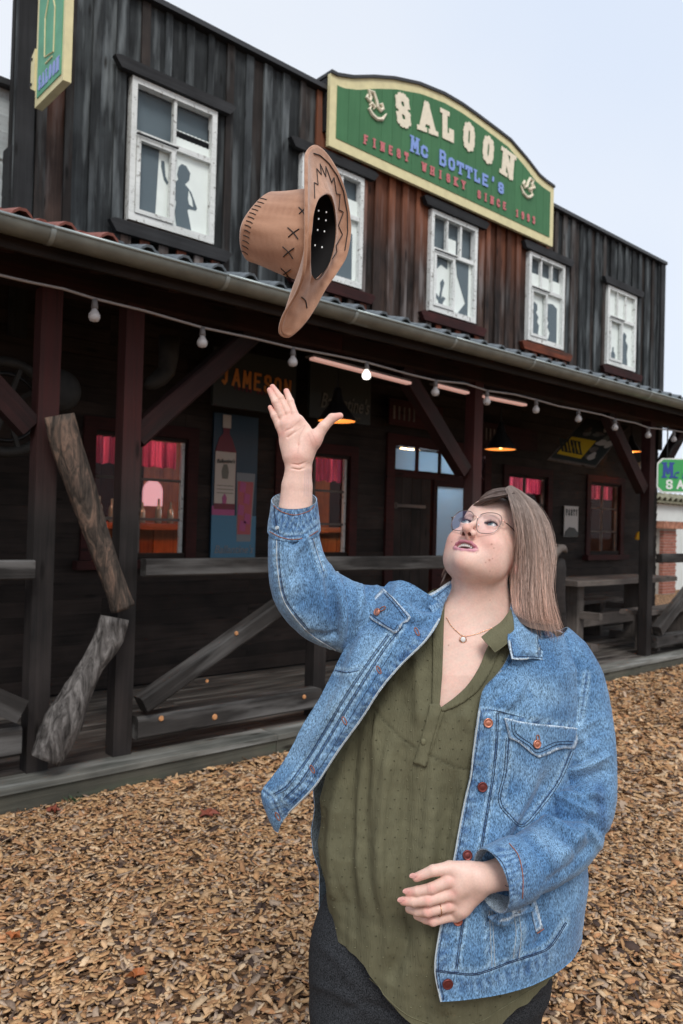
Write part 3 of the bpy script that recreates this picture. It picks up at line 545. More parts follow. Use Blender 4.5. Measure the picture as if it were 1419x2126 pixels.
# ------------------------------------------------------------------ the room seen through the windows
def interior():
    r = MB(); y0, y1 = WY+.12, 9.6; A, B = 1.95, 11.75
    MB().box(A, B, y0, y1, .10, .15).build('room_floor', 'wood_siding', saloon); MB().box(A, B, y0, y1, 2.72, 2.76).build('room_ceiling', 'wood_trim_red', saloon)
    x = A
    while x < B-.1:
        plank('wall_panel', (x+.15, y1-.02, .15), (x+.15, y1-.02, 2.72), .295, .03, random.choice(['wood_orange', 'wood_trim_red', 'wood_trim_red']), saloon, (1, 0, 0)); x += .3
    MB().box(A-.02, A, y0, y1, .1, 2.72).box(B, B+.02, y0, y1, .1, 2.72).build('room_side', 'wood_trim_red', saloon)
    bar = thing('bar_counter', 'glossy orange wooden bar counter inside seen through the left windows', 'counter', (4.6, 7.2, .15))
    MB().box(2.6, 7.0, 7.12, 7.75, 1.40, 1.46).build('bar_top', 'wood_orange', bar)
    for k in range(14): plank('front_panel', (2.76+k*.31, 7.2, .16), (2.76+k*.31, 7.2, 1.39), .295, .04, 'wood_orange', bar, (1, 0, 0))
    plain('bottle_glass', (.25, .28, .22), .1, spec=.8); plain('lit_arch', (1, .75, .75), .5, emit=(1, .45, .5), es=.55); plain('poster_orange', (.8, .22, .02), .6); plain('dark_red', (.16, .01, .01), .7)
    for k in range(9):
        x = 3.1+k*.17+random.uniform(-.03, .03); h = random.uniform(.2, .27)
        tag(MB().lathe([(0, 0), (.034, 0), (.036, .02), (.034, h*.6), (.013, h*.75), (.012, h), (0, h)], (x, 7.6, 1.46), 10).build('bottle', 'bottle_glass', None, True), 'small dark bottle standing at the back of the lit bar', 'bottle', 'bottles on the bar inside')
    q = [(math.cos(t)*.14, .06+math.sin(t)*.15) for t in np.linspace(0, math.pi, 12)] + [(-.14, -.13), (.14, -.13)]
    c = on_y(318, 1030, 9.3)
    tag(MB().prism(q, c, (1, 0, 0), (0, 0, 1), (0, .03, 0)).build('lit_panel', 'lit_arch', None), 'glowing pink arched panel behind the bar seen through the left window', 'lit panel')
    for px, py, w, h in ((1265, 1100, .55, .9), (1240, 1010, .3, .3)):
        c = on_y(px, py, 9.2); tag(MB().box(c[0]-w/2, c[0]+w/2, 9.3, 9.32, c[2]-h/2, c[2]+h/2).build('wall_poster', 'poster_orange', None), 'orange poster on the back wall seen through the far right window' if h > .5 else 'small orange picture high on the back wall of the room', 'poster')
    for px, py in ((1273, 1063), (1132, 1060)):
        c = on_y(px, py, 7.0); t = thing('hanging_bulb', 'glowing bulb hanging inside the far right window' if px > 1200 else 'glowing bulb hanging inside the window behind her hair', 'light bulb', c)
        MB().lathe([(0, 0), (.03, .01), (.045, .05), (.02, .11), (.016, .13), (0, .13)], (c[0], c[1], c[2]-.06), 12).build('bulb', 'bulb_warm', t, True)
        MB().tube([(c[0], c[1], c[2]+.07), (c[0], c[1], 2.72)], .005, 5).build('cord', 'metal_black', t)
    for i, (x, y, e, cc) in enumerate(((3.3, 6.6, 50, (1, .5, .36)), (5.2, 6.6, 45, (1, .5, .36)), (6.75, 6.35, 95, (.75, .88, 1)), (8.6, 6.6, 70, (1, .62, .5)), (10.4, 6.6, 45, (1, .58, .36)))):  # the cool third lamp is added close behind the door to brighten its panes
        L = bpy.data.lights.new('room_lamp', 'POINT'); L.energy = e*.36; L.color = cc; L.shadow_soft_size = .09; o = bpy.data.objects.new('room_lamp', L); COL.objects.link(o); o.location = (x, y, 2.35)
        t = thing('room_pendant', ['inner pendant lamp over the left end of the bar', 'inner pendant lamp over the middle of the bar', 'cool lamp added just behind the door to brighten its panes', 'inner pendant lamp in the third room window', 'inner pendant lamp in the last room window'][i], 'lamp', (x, y, 2.5))
        MB().lathe([(.15, 0), (.03, .10), (.02, .14)], (x, y, 2.42), 20).build('lamp_shade', 'lamp_inside', t, True); MB().tube([(x, y, 2.55), (x, y, 2.72)], .006, 5).build('cord', 'metal_black', t)
interior()
# ------------------------------------------------------------------ the porch
porch = thing('porch', 'dark open timber porch with tiled roof and raised deck along the saloon', 'porch', (6.8, 4.9, 0))
PXA, PXB, EY = .05, 13.6, 3.98
def build_porch():
    # deck boards run along the front
    y = EY+.19; k = 0
    while y < WY-.03:
        x = PXA
        while x < PXB-.05:
            L = random.choice([2.9, 3.4, 4.1]); e = min(PXB, x+L); plank('deck_board', (x, y+.045, .136), (e-.004, y+.045, .136), .112, .026, 'wood_deck', porch, (0, 1, 0)); x = e
        y += .118; k += 1
    x = PXA
    while x < PXB:
        e = min(PXB, x+3.0); plank('edge_beam', (x, EY+.09, .133), (e-.004, EY+.09, .133), .19, .034, 'wood_edge', porch, (0, 1, 0), .001); plank('skirt_board', (x, EY+.025, .058), (e-.004, EY+.025, .058), .112, .03, 'wood_skirt', porch, (0, 0, 1), .001); x = e
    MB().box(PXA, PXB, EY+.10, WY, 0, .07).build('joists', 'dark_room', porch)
    def post(xa, w=.112, y=4.14, m='wood_post', z1=2.73): return plank('post', (xa+w/2, y+w/2, .151), (xa+w/2, y+w/2, z1), w, w, m, porch, (1, 0, 0), .002)
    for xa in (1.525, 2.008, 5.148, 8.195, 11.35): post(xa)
    post(-.6)
    plank('rail_post', (3.56, 4.24, .151), (3.56, 4.24, 1.165), .11, .11, 'wood_post', porch, (1, 0, 0))
    # plate beam, rafters, purlin, roof boards
    x = PXA-.6
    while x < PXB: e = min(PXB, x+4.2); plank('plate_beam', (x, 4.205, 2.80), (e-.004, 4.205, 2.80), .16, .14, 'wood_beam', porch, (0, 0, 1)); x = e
    x = -.1
    while x < PXB: plank('rafter', (x, 3.80, 2.795), (x, WY-.01, 3.40), .10, .075, 'wood_beam', porch, (0, -.3, 1)); x += .445
    pc = .62
    for (xa, za, xb, zb) in ((2.11, 1.97, 2.90, 2.72), (1.50, 1.97, .72, 2.72), (5.09, 1.97, 4.31, 2.72), (8.14, 1.97, 7.36, 2.72), (8.30, 1.97, 9.08, 2.72), (11.30, 1.97, 10.5, 2.72)):
        plank('brace', (xa, 4.205, za), (xb, 4.205, zb), .125, .11, 'wood_beam', porch, (0, 0, 1))
    # roof deck and tiles, rising to the wall
    sl = (3.50-2.86)/(WY-3.74); up = Vector((0, 1, sl)).normalized(); nrm = Vector((0, -sl, 1)).normalized()
    for k in range(12):
        o = 3.77 + k*.17
        if o+.16 < WY: plank('roof_board', (PXA-.6, o+.08, 2.845+(o+.08-3.74)*sl), (PXB, o+.08, 2.845+(o+.08-3.74)*sl), .165, .02, 'wood_siding', porch, up)
    # the tile rows: a flat pan and a raised roll
    def tile_mesh(mat):
        prof = [(0, 0), (.02, -.006), (.10, -.008), (.125, .0), (.14, .026), (.165, .044), (.195, .044), (.22, .024), (.235, 0)]
        v = []; L = .40
        for s, lift in ((0, .020), (L, 0)):
            for x, z in prof: v.append(Vector((x, 0, 0)) + up*s + nrm*(z+lift))
        for s, lift in ((0, .006), (L, -.012)):
            for x, z in prof: v.append(Vector((x, 0, 0)) + up*s + nrm*(z+lift))
        n = len(prof); f = []
        for i in range(n-1): f += [(i, i+1, n+i+1, n+i), (2*n+i, 3*n+i, 3*n+i+1, 2*n+i+1), (i, 2*n+i, 2*n+i+1, i+1)]
        f += [(0, n, 3*n, 2*n), (n-1, 3*n-1, 4*n-1, 2*n-1)]
        me = bpy.data.meshes.new('roof_tile'); me.from_pydata([tuple(p) for p in v], [], f); me.update(); me.materials.append(MATS[mat]); return me
    tg, trd = tile_mesh('tile_grey'), tile_mesh('tile_red'); far_v = []; far_f = []; nt_ = 0
    base = Vector((0, 3.72, 2.868))
    for row in range(6):
        for k in range(64):
            x = -.59 + .2155*k - .05; me = trd if x+.17 < 1.90 else tg
            if x > PXB: break
            p = base + Vector((x, 0, 0)) + up*(.36*row)
            if row < 4 and nt_ < 290:
                o = bpy.data.objects.new('roof_tile', me); COL.objects.link(o); o.parent = porch; o.location = p-porch.location; o.rotation_euler = (0, random.uniform(-.02, .02), random.uniform(-.012, .012)); nt_ += 1
            else:
                b = len(far_v); far_v += [tuple(Vector(q.co)+p) for q in me.vertices]; far_f += [tuple(b+i for i in q.vertices) for q in me.polygons]
    me = bpy.data.meshes.new('roof_tiles_upper'); me.from_pydata(far_v, [], far_f); me.update(); tag(link('upper_roof_tile', me, 'tile_grey', porch), kind='stuff')
    # half-round gutter in lengths, with joint rings
    gx = PXA-.6; gy, gz, gr = 3.665, 2.845, .066; i = 0
    prof = [(gr*math.cos(t), gr*math.sin(t)) for t in np.linspace(math.pi, 2*math.pi, 13)]
    while gx < PXB:
        e = min(PXB, gx+.96); mb = MB(); n = len(prof)
        v = [(x, gy+a, gz+b) for x in (gx, e) for a, b in prof] + [(x, gy+a*.93, gz+b*.93) for x in (gx, e) for a, b in prof]
        f = [(j, j+1, n+j+1, n+j) for j in range(n-1)] + [(2*n+j, 3*n+j, 3*n+j+1, 2*n+j+1) for j in range(n-1)]
        g = mb.add(v, f).build('gutter', 'gutter', porch, True)
        MB().tube([(gx, gy-gr, gz), (e, gy-gr, gz)], .009, 8).build('gutter_bead', 'gutter_rim', g, True)
        rg = MB(); r2 = gr*1.05; v = [(x, gy+a*1.05, gz+b*1.05) for x in (e-.012, e+.012) for a, b in prof]; rg.add(v, [(j, j+1, n+j+1, n+j) for j in range(n-1)]).build('joint_ring', 'gutter_rim', g, True)
        gx = e
    plank('fascia', (PXA-.6, 3.755, 2.80), (PXB, 3.755, 2.80), .12, .022, 'wood_siding', porch, (0, 0, 1))
    # railings
    def rail(x0, x1, z, h, t=.07, y=4.075, m='wood_rail'): plank('rail', (x0, y, z), (x1, y, z), h, t, m, porch, (0, 0, 1))
    rail(2.125, 5.08, 1.225, .10); rail(-.43, 1.50, 1.225, .10); rail(5.26, 6.02, 1.225, .10); rail(8.32, 11.28, 1.225, .10)
    rail(2.125, 3.50, .305, .13, .12, 4.14); rail(3.62, 5.08, .305, .13, .12, 4.14); rail(-.43, 1.475, .34, .15, .12, 4.14); rail(8.32, 11.28, .30, .13, .12, 4.14);
    plank('rail_brace', (2.14, 4.08, .44), (3.48, 4.08, 1.15), .10, .10, 'wood_rail', porch, (0, 0, 1))
    plank('rail_brace', (1.46, 4.09, .50), (1.0, 4.09, .76), .12, .10, 'wood_rail', porch, (0, 0, 1)); plank('rail_brace', (8.33, 4.09, .42), (9.6, 4.09, 1.13), .12, .10, 'wood_rail', porch, (0, 0, 1))
    plain('fresh_knot', (.55, .26, .11), .7, noise=.3, nscale=60)
    for px, py, yy, r in ((335, 1492, 4.078, .017), (446, 1489, 4.078, .019), (632, 1447, 4.078, .015), (491, 1315, 4.028, .014), (430, 1349+65, 4.078, .011)):
        c = on_y(px, py, yy); MB().lathe([(0, .006), (r*.8, .006), (r, 0)], c, 10, (0, -1, 0)).build('knot', 'fresh_knot', porch)
build_porch()
# ------------------------------------------------------------------ neighbours
def neighbours():
    nb = thing('neighbour_house', 'pale grey-white clapboard house beside the saloon at the left edge', 'building', (.6, 6.2, 0))
    z = 3.0
    while z < 4.62:
        plank('siding_board', (-2.5, 6.02, z+.062), (1.93, 6.02, z+.062), .135, .02, 'wood_siding_white', nb, (0, -.09, 1)); z += .122
    MB().box(-2.5, 1.93, 6.04, 6.10, 0, 4.66).build('wall', 'dark_room', nb); MB().box(-2.6, 1.95, 5.93, 6.2, 4.665, 4.71).build('roof_edge', 'coping', nb)
    # white walled yard to the right: tiled coping, brick pillar
    wl = thing('yard_wall', 'long white rendered yard wall with a mossy tiled top right of the porch', 'wall', (20, 8.0, 0))
    c0 = on_y(1350, 1040, 9.6); zt = on_y(1390, 1046, 9.6)[2]
    MB().box(12.2, 40, 9.6, 9.8, 0, zt).build('render_coat', 'white_wall', wl)
    for k in range(60):
        x = 12.3 + k*.30; MB().add([], []).lathe([(.10, 0), (.10, .5)], (x, 9.45, zt+.06+.0), 8, (0, 1, .35)).build('coping_tile', 'mossy', wl)
    MB().box(12.2, 40, 9.45, 9.95, zt, zt+.05).build('coping_bed', 'mossy', wl)
    p = thing('brick_pillar', 'low red brick pillar with a tiled cap against the white wall', 'pillar', (0, 0, 0)); a = on_y(1378, 1150, 9.0); b = on_y(1406, 1100, 9.0); x0, x1 = a[0], b[0]; y0 = 9.0; p.location = ((x0+x1)/2, y0+.2, 0)
    MB().box(x0+.01, x1-.01, y0+.01, y0+.4, 0, b[2]+.02).build('core', 'mortar', p); z = .02; r = 0; w = (x1-x0-.02)/3
    while z < b[2]-.05:
        for k in range(4):
            xa = x0 + (k-(.5 if r % 2 else 0))*w; xb = xa+w-.012; xa, xb = max(xa, x0), min(xb, x1)
            if xb-xa > .03: MB().box(xa, xb, y0-.004*random.random(), y0+.1, z, z+.062).build('brick', 'brick', p)
        z += .074; r += 1
    for k in range(6): xa = x0-.25+k*(x1-x0+.5)/6; MB().box(xa, xa+(x1-x0+.5)/6-.01, y0-.12, y0+.5, b[2]+.02, b[2]+.20).build('cap_tile', 'terracotta', p)
    hz = thing('distant_house', 'pale distant house standing beyond the yard wall', 'building', (30, 30, 0))
neighbours()
for o in list(bpy.data.objects):
    if o.name.startswith('distant_house'): bpy.data.objects.remove(o)
# ------------------------------------------------------------------ leaning logs
plain('bark_grey', (.20, .195, .20), .9); plain('x', (.1, .1, .1))
def bark(name, c1, c2, c3):
    m, n, l, b = nt(name); b.inputs['Roughness'].default_value = .9; setspec(b, .2); tc = n.new('ShaderNodeTexCoord')
    mp = n.new('ShaderNodeMapping'); mp.inputs['Scale'].default_value = (17, 17, 4); l.new(tc.outputs['Object'], mp.inputs[0])
    nz = n.new('ShaderNodeTexNoise'); nz.inputs['Scale'].default_value = 1.2; nz.inputs['Detail'].default_value = 8; nz.inputs['Roughness'].default_value = .7; nz.inputs['Distortion'].default_value = 1.2; l.new(mp.outputs[0], nz.inputs['Vector'])
    cr = n.new('ShaderNodeValToRGB'); e = cr.color_ramp.elements; e[0].position = .36; e[0].color = (*c1, 1); e[1].position = .66; e[1].color = (*c3, 1); q = e.new(.5); q.color = (*c2, 1)
    l.new(nz.outputs[0], cr.inputs[0]); l.new(cr.outputs[0], b.inputs['Base Color']); bp = n.new('ShaderNodeBump'); bp.inputs['Strength'].default_value = 1; bp.inputs['Distance'].default_value = .02; l.new(nz.outputs[0], bp.inputs['Height']); l.new(bp.outputs[0], b.inputs['Normal'])
bark('log_brown', (.03, .026, .022), (.085, .066, .054), (.25, .16, .115)); bark('log_grey', (.024, .021, .019), (.105, .096, .090), (.25, .232, .218))
def log(name, label, spine, mat, seed):
    """spine: (px, py, Y, radius, flatness)"""
    rs = np.random.RandomState(seed); n = 26; m = 22; P = np.array([list(on_y(a, b, Y)) + [r] for a, b, Y, r in spine]); t = np.linspace(0, len(P)-1, m); C = np.array([[np.interp(q, range(len(P)), P[:, k]) for k in range(4)] for q in t])
    C[1:-1, :3] = (C[:-2, :3]+2*C[1:-1, :3]+C[2:, :3])/4; v = []; ph = rs.uniform(0, 6, 6)
    for i in range(m):
        d = C[min(i+1, m-1), :3]-C[max(i-1, 0), :3]; d /= np.linalg.norm(d); e1 = np.cross(d, [0, 1, 0]); e1 /= np.linalg.norm(e1); e2 = np.cross(d, e1)
        for k in range(n):
            a = 2*math.pi*k/n; r = C[i, 3]*(1 + .07*math.sin(2*a+ph[0]+i*.15) + .05*math.sin(3*a+ph[1]-i*.3) + .035*math.sin(7*a+ph[2]+i*.1) + .02*rs.randn())
            v.append(C[i, :3] + e1*math.cos(a)*r + e2*math.sin(a)*r*.85)
    v += [C[0, :3], C[-1, :3]]; f = [(i*n+k, i*n+(k+1) % n, (i+1)*n+(k+1) % n, (i+1)*n+k) for i in range(m-1) for k in range(n)]
    f += [(m*n, (k+1) % n, k) for k in range(n)] + [(m*n+1, (m-1)*n+k, (m-1)*n+(k+1) % n) for k in range(n)]
    o = MB().add(v, f).build(name, mat, None, True); tag(o, label, 'log')
log('leaning_log', 'long brown barked log leaning from the left post down to the second post', [(124, 862, 4.03, .078), (140, 930, 4.03, .084), (172, 1020, 4.03, .078), (200, 1110, 4.03, .070), (225, 1180, 4.03, .066), (247, 1240, 4.02, .062), (256, 1262, 4.02, .066)], 'log_brown', 1)
log('standing_log', 'thick grey knotted log standing on the deck edge below the brown one', [(238, 1282, 4.02, .080), (226, 1330, 4.02, .082), (192, 1380, 4.02, .066), (160, 1440, 4.02, .085), (132, 1500, 4.02, .105), (108, 1548, 4.02, .092), (92, 1578, 4.02, .078)], 'log_grey', 2)
# ------------------------------------------------------------------ bulbs on the festoon cord
fest = thing('string_lights', 'festoon of bare bulbs on a grey cord under the gutter', 'string lights', (4.4, 3.9, 2.6))
def festoon():
    px = [(-30, 566), (0, 571), (60, 585), (130, 599), (197, 620), (300, 645), (421, 680), (530, 703), (609, 722), (700, 739), (762, 752), (850, 777), (905, 790), (965, 796), (1012, 811), (1070, 819), (1114, 830), (1160, 843), (1202, 851), (1250, 861), (1278, 870), (1320, 878), (1347, 888), (1395, 893), (1419, 897), (1450, 905)]
    MB().tube([on_y(x, y, 3.9) for x, y in px], .0075, 6).build('cord', 'cord', fest, True)
    for i, (x, y, s) in enumerate([(197, 622, 1), (421, 680, 1), (609, 723, 1), (762, 753, 1), (905, 790, 1), (1012, 811, 1), (1114, 830, 1), (1202, 850, 1), (1278, 869, 1), (1347, 886, 1), (1400, 895, 1)]):
        c = on_y(x, y, 3.9); sk = MB().lathe([(0, .004), (.014, .002), (.016, -.02), (.019, -.045), (.014, -.048), (0, -.048)], c, 10).build('socket', 'socket', fest, True)
        MB().lathe([(.012, -.045), (.016, -.055), (.030, -.078), (.031, -.095), (.022, -.112), (0, -.118)], c, 14).build('bulb', 'bulb_lit' if i == 3 else 'bulb_off', sk, True)
festoon()
# ------------------------------------------------------------------ pendant lamps of the porch
def pendant(px, py, Y, r, label, lit_bulb=False):
    c = on_y(px, py, Y); t = thing('porch_pendant', label, 'lamp', c, 'pendant lamps under the porch roof')
    MB().lathe([(r, -.008), (r, 0), (r*.62, r*.55), (r*.30, r*1.05), (r*.22, r*1.35), (r*.16, r*1.7), (0, r*1.7)], c, 28).build('lamp_shade', 'lamp_black', t, True)
    MB().lathe([(r*.97, -.004), (r*.60, r*.50), (r*.2, r*.9), (0, r*.9)], c, 28).build('shade_lining', 'lamp_inside', t, True)
    MB().tube([(c[0], c[1], c[2]+r*1.7), (c[0], c[1], 3.0+.27*(c[1]-3.98))], .006, 6).build('cord', 'metal_black', t)
    MB().lathe([(0, -.02), (.025, -.01), (.035, .03), (.02, .08), (0, .09)], (c[0], c[1], c[2]+(-.09 if lit_bulb else .02)), 12).build('bulb', 'bulb_warm', t, True)
    L = bpy.data.lights.new('lamp_light', 'POINT'); L.energy = 2.6; L.color = (1, .45, .16); L.shadow_soft_size = .03; o = bpy.data.objects.new('lamp_light', L); COL.objects.link(o); o.location = Vector(c)+Vector((0, 0, .10)); 
pendant(700, 873, 5.0, .165, 'black cone lamp with glowing orange underside behind her raised thumb')
pendant(1040, 932, 5.0, .165, 'black cone lamp with glowing orange underside above her head')
pendant(1312, 937, 5.45, .13, 'small lamp with a bare glowing bulb near the right post', True)
# ------------------------------------------------------------------ added glowing strips stand in for lamplight on the beam's underside
plain('beam_glow_pink', (.9, .6, .55), .5, emit=(1, .55, .45), es=.36)
for (a, b, lab) in (((648, 744), (850, 796), 'long pinkish glowing strip imitating the lamplit beam underside left of the middle post'), ((906, 800), (970, 816), 'short pinkish glowing strip imitating the lamplit beam underside just left of the middle post top'), ((1000, 823), (1090, 841), 'pinkish glowing strip imitating the lamplit beam underside right of the middle post top')):
    p, q = Vector(on_y(*a, 4.15)), Vector(on_y(*b, 4.15)); t = thing('beam_glow', lab, 'lamp', p, 'glowing strips imitating the lamplit beam'); MB().beam(p+Vector((0, .03, .02)), q+Vector((0, .03, .02)), .09, .014).build('strip_back', 'wood_grey', t); MB().beam(p, q, .05, .018).build('tube', 'beam_glow_pink', t)
# ------------------------------------------------------------------ posters and boards on the porch wall
plain('board_dark', (.028, .033, .03), .5); plain('dim_leather', (.030, .028, .025), .7, noise=.4, nscale=14); plain('print_orange', (.50, .19, .04), .5); plain('print_grey', (.13, .13, .11), .6); plain('print_white', (.52, .5, .48), .6)
plain('poster_navy', (.010, .034, .06), .45); plain('poster_blue', (.04, .14, .23), .45); plain('print_pink', (.30, .06, .17), .5); plain('print_maroon', (.12, .015, .03), .5); plain('print_beige', (.42, .38, .34), .5); plain('print_amber', (.30, .06, .07), .4); plain('print_yellow', (.55, .36, .02), .5); plain('print_glass', (.14, .16, .18), .4)
def flat(mb, pts, Y): mb.prism([(p[0], p[1]) for p in pts], (0, Y, 0), (1, 0, 0), (0, 0, 1), (0, -.003, 0)); return mb
def posters():
    y = WY-.03
    s = thing('whiskey_banner', 'dark green banner board lettered JAMESON in orange under the porch roof', 'sign', (4.0, 5.5, 2.6))
    A = on_y(455, 762, 5.5); B = on_y(612, 775, 5.5); C = on_y(608, 850, 5.5); x0, x1 = A[0]-.05, B[0]+.02; z1 = B[2]+.10; z0 = C[2]-.06
    MB().box(x0, x1, 5.5, 5.53, z0, z1).build('board', 'board_dark', s)
    P = lambda x, yy: on_y(x, yy, 5.495)
    letters('JAMESON', P(456, 796), P(606, 826), .155, .024, (0, -.004, 0), 'print_orange', s, gap=.08, slab=False)
    letters('IRISH WHISKEY', P(484, 808), P(585, 828), .04, .008, (0, -.003, 0), 'print_maroon', s, gap=.3, slab=False)
    s = thing('black_banner', 'nearly black board with a grey handwritten whisky name behind the cone lamp', 'sign', (4.8, 5.5, 2.6))
    A = on_y(645, 765, 5.5); B = on_y(772, 772, 5.5); C = on_y(760, 882, 5.5)
    MB().box(A[0], B[0], 5.5, 5.53, C[2], B[2]+.03).build('board', 'board_dark', s)
    script_text('lettering', "Ballantine's", on_y(665, 845, 5.492), (1, 0, .0), (0, 0, 1), .20, 'print_grey', s, width=.62)
    letters('FINEST SCOTCH WHISKY', on_y(672, 858, 5.492), on_y(748, 874, 5.492), .03, .006, (0, -.003, 0), 'print_grey', s, gap=.3, slab=False)
    # tall poster with a bottle and a glass
    s = thing('bottle_poster', 'tall blue poster of a whisky bottle and a glass on the porch wall', 'poster', (3.9, y, 1.8))
    x0, x1, z0, z1 = 3.66, 4.13, 1.17, 2.45
    MB().box(x0, x1, y, y+.02, z0, z1).build('board', 'poster_navy', s)
    R = lambda pts, m, d, nm: flat(MB(), [(x0+(x1-x0)*u, z0+(z1-z0)*v) for u, v in pts], y-d).build(nm, m, s)
    R([(0, 0), (1, 0), (1, .30), (0, .30)], 'poster_blue', .001, 'lower_band'); R([(0, .30), (.50, .30), (.50, .40), (0, .36)], 'print_pink', .002, 'pink_band')
    R([(.04, .34), (.50, .34), (.50, .74), (.40, .83), (.34, .86), (.34, .95), (.20, .95), (.20, .86), (.12, .83), (.04, .74)], 'print_maroon', .003, 'bottle'); R([(.04, .38), (.49, .38), (.49, .735), (.04, .735)], 'print_beige', .005, 'bottle_label')
    R([(.18, .90), (.36, .90), (.36, .99), (.18, .99)], 'print_beige', .007, 'bottle_cap'); R([(.20, .55), (.32, .55), (.34, .60), (.30, .65), (.22, .65), (.18, .6)], 'print_grey', .008, 'crest'); R([(.22, .38), (.30, .38), (.31, .42), (.26, .45), (.21, .42)], 'print_pink', .008, 'emblem')
    R([(.56, .12), (.88, .12), (.95, .60), (.52, .60)], 'print_glass', .003, 'glass'); R([(.575, .17), (.865, .17), (.91, .54), (.55, .54)], 'print_amber', .006, 'drink')
    for u, v in ((.66, .5), (.76, .42), (.63, .34), (.78, .28), (.68, .23)): R([(u-.07, v-.03), (u+.06, v-.04), (u+.08, v+.03), (u-.05, v+.04)], 'print_pink', .009, 'ice_cube')
    script_text('lettering', "Ballantine's", (x0+.03, y-.006, z0+.05), (1, 0, 0), (0, 0, 1), .10, 'print_glass', s, width=.41)
    script_text('lettering', "Ballantine's", (x0+.03, y-.012, z0+.655*(z1-z0)), (1, 0, .05), (0, 0, 1), .05, 'board_dark', s, width=.19)
    for k in range(3): MB().box(x0+.04, x0+.21, y-.013, y-.009, z0+(.50-.025*k)*(z1-z0), z0+(.505-.025*k)*(z1-z0)).build('print_line', 'print_grey', s)
    # two faded boards above the door
    for (a, b, c, d, lab, t2) in ((810, 832, 905, 870, 'faded brown board over the left of the doorway', 'BAR'), (1003, 880, 1105, 918, 'faded brown board over the right of the doorway', 'INN')):
        p = on_y(a, b, 5.7); q = on_y(c, d, 5.7); s = thing('faded_board', lab, 'sign', p); zt = max(p[2], q[2])+.03; zb = zt-.27
        MB().box(p[0], q[0]+.12, 5.7, 5.72, zb, zt).build('board', 'wood_trim_red', s)
        for k in range(5): MB().box(p[0]+.05+k*.075, p[0]+.075+k*.075, 5.69, 5.70, zb+.06, zt-.07).build('faded_stripe', 'wood_grey', s)
        s['label'] = lab
    # notice
    p = on_y(1172, 1050, WY-.02); q = on_y(1199, 1115, WY-.02); s = thing('party_notice', 'white notice headed PARTY on the dark wall right of her hair', 'notice', p)
    MB().box(p[0], q[0], WY-.03, WY-.02, q[2], p[2]).build('paper', 'print_white', s); letters('PARTY', (p[0]+.02, WY-.031, p[2]-.13), (q[0]-.02, WY-.031, p[2]-.13), .09, .017, (0, -.003, 0), 'board_dark', s, gap=.25, slab=False)
    mb = MB(); mb.prism([(0.0, 0), (.30*1, 0), (.30, .06), (.22, .12), (.10, .13), (.02, .07)], (p[0]+.0, WY-.031, q[2]+.002), ((q[0]-p[0])/.30, 0, 0), (0, 0, 1), (0, -.003, 0)); mb.build('drawing', 'board_dark', s)
    # leaning whisky board hung under the roof on the right
    s = thing('tilted_whisky_board', 'tilted pictorial board with a yellow WHISKY panel hung under the porch roof', 'sign', (8, 4.8, 2.6))
    A, B, C, D = [Vector(on_y(x, yy, Y)) for x, yy, Y in ((1145, 950, 5.0), (1237, 966, 4.75), (1308, 886, 4.75), (1218, 868, 5.0))]
    ax = (B-A); L = ax.length; ax.normalize(); ay = (D-A); H = ay.length; ay = (ay-ax*ay.dot(ax)); sh = (D-A).dot(ax); H = ay.length; ay.normalize(); nn = ax.cross(ay)
    if nn.dot(Vector(VW)) > 0: nn = -nn
    Q = lambda u, v: (u*L + v*sh, v*H)
    def pg(pts, m, d, nm): MB().prism([Q(*p) for p in pts], A+nn*d, ax, ay, nn*.003).build(nm, m, s)
    MB().prism([Q(-.03, -.04), Q(1.03, -.04), Q(1.03, 1.04), Q(-.03, 1.04)], A-nn*.03, ax, ay, nn*.026).build('frame', 'wood_grey', s); pg([(0, 0), (1, 0), (1, 1), (0, 1)], 'board_dark', 0, 'board')
    pg([(.04, .1), (.60, .08), (.60, .52), (.04, .52)], 'print_yellow', .004, 'yellow_panel')
    letters('WHISKY', A+ax*Q(.08, .16)[0]+ay*Q(.08, .16)[1]+nn*.008, A+ax*Q(.58, .16)[0]+ay*Q(.58, .16)[1]+nn*.008, H*.28, .022, nn*.003, 'board_dark', s, n_ax=ay, gap=.2)
    rr = random.Random(4)
    for k in range(16):
        u, v = rr.uniform(.1, .9), rr.uniform(.6, .92)
        if k > 9: u, v = rr.uniform(.66, .92), rr.uniform(.1, .6)
        w, h = rr.uniform(.05, .12), rr.uniform(.04, .10); an = rr.uniform(0, 3)
        pg([(u+w*math.cos(an+t)*(1+.3*math.sin(3*t)), v+h*math.sin(an+t)) for t in np.linspace(0, 5.6, 9)], rr.choice(['print_beige', 'wood_grey', 'print_grey']), .004+.0004*k, 'painted_figure')
    # green saloon sign hung outside at the right
    s = thing('hanging_saloon_sign', 'bright green octagonal hanging sign reading McBottles Saloon at the right edge', 'sign', (8.3, 4, 2.1))
    x = 8.09; yv = [Vector(on_y(1363, 948, 3.97)), None]; z0 = on_y(1363, 1021, 3.97)[2]; z1 = on_y(1363, 950, 3.97)[2]; yA = 3.97
    # the sign is parallel to the street side of the porch, its left edge level with the right post
    A = Vector(on_y(1364, 1022, 3.95)); w = .80; h = z1-z0; ax = Vector((.62, -.785, 0)).normalized(); up = Vector((0, 0, 1)); nn = Vector((-.785, -.62, 0)).normalized(); c = .05
    oc = lambda m: [(m+c, m), (w-m-c, m), (w-m, m+c), (w-m, h-m-c), (w-m-c, h-m), (m+c, h-m), (m, h-m-c), (m, m+c)]
    MB().prism(oc(0), A, ax, up, -nn*.03).build('rim', 'letter_white', s); MB().prism(oc(.014), A, ax, up, nn*.003).build('panel', 'sign_green_bright', s)
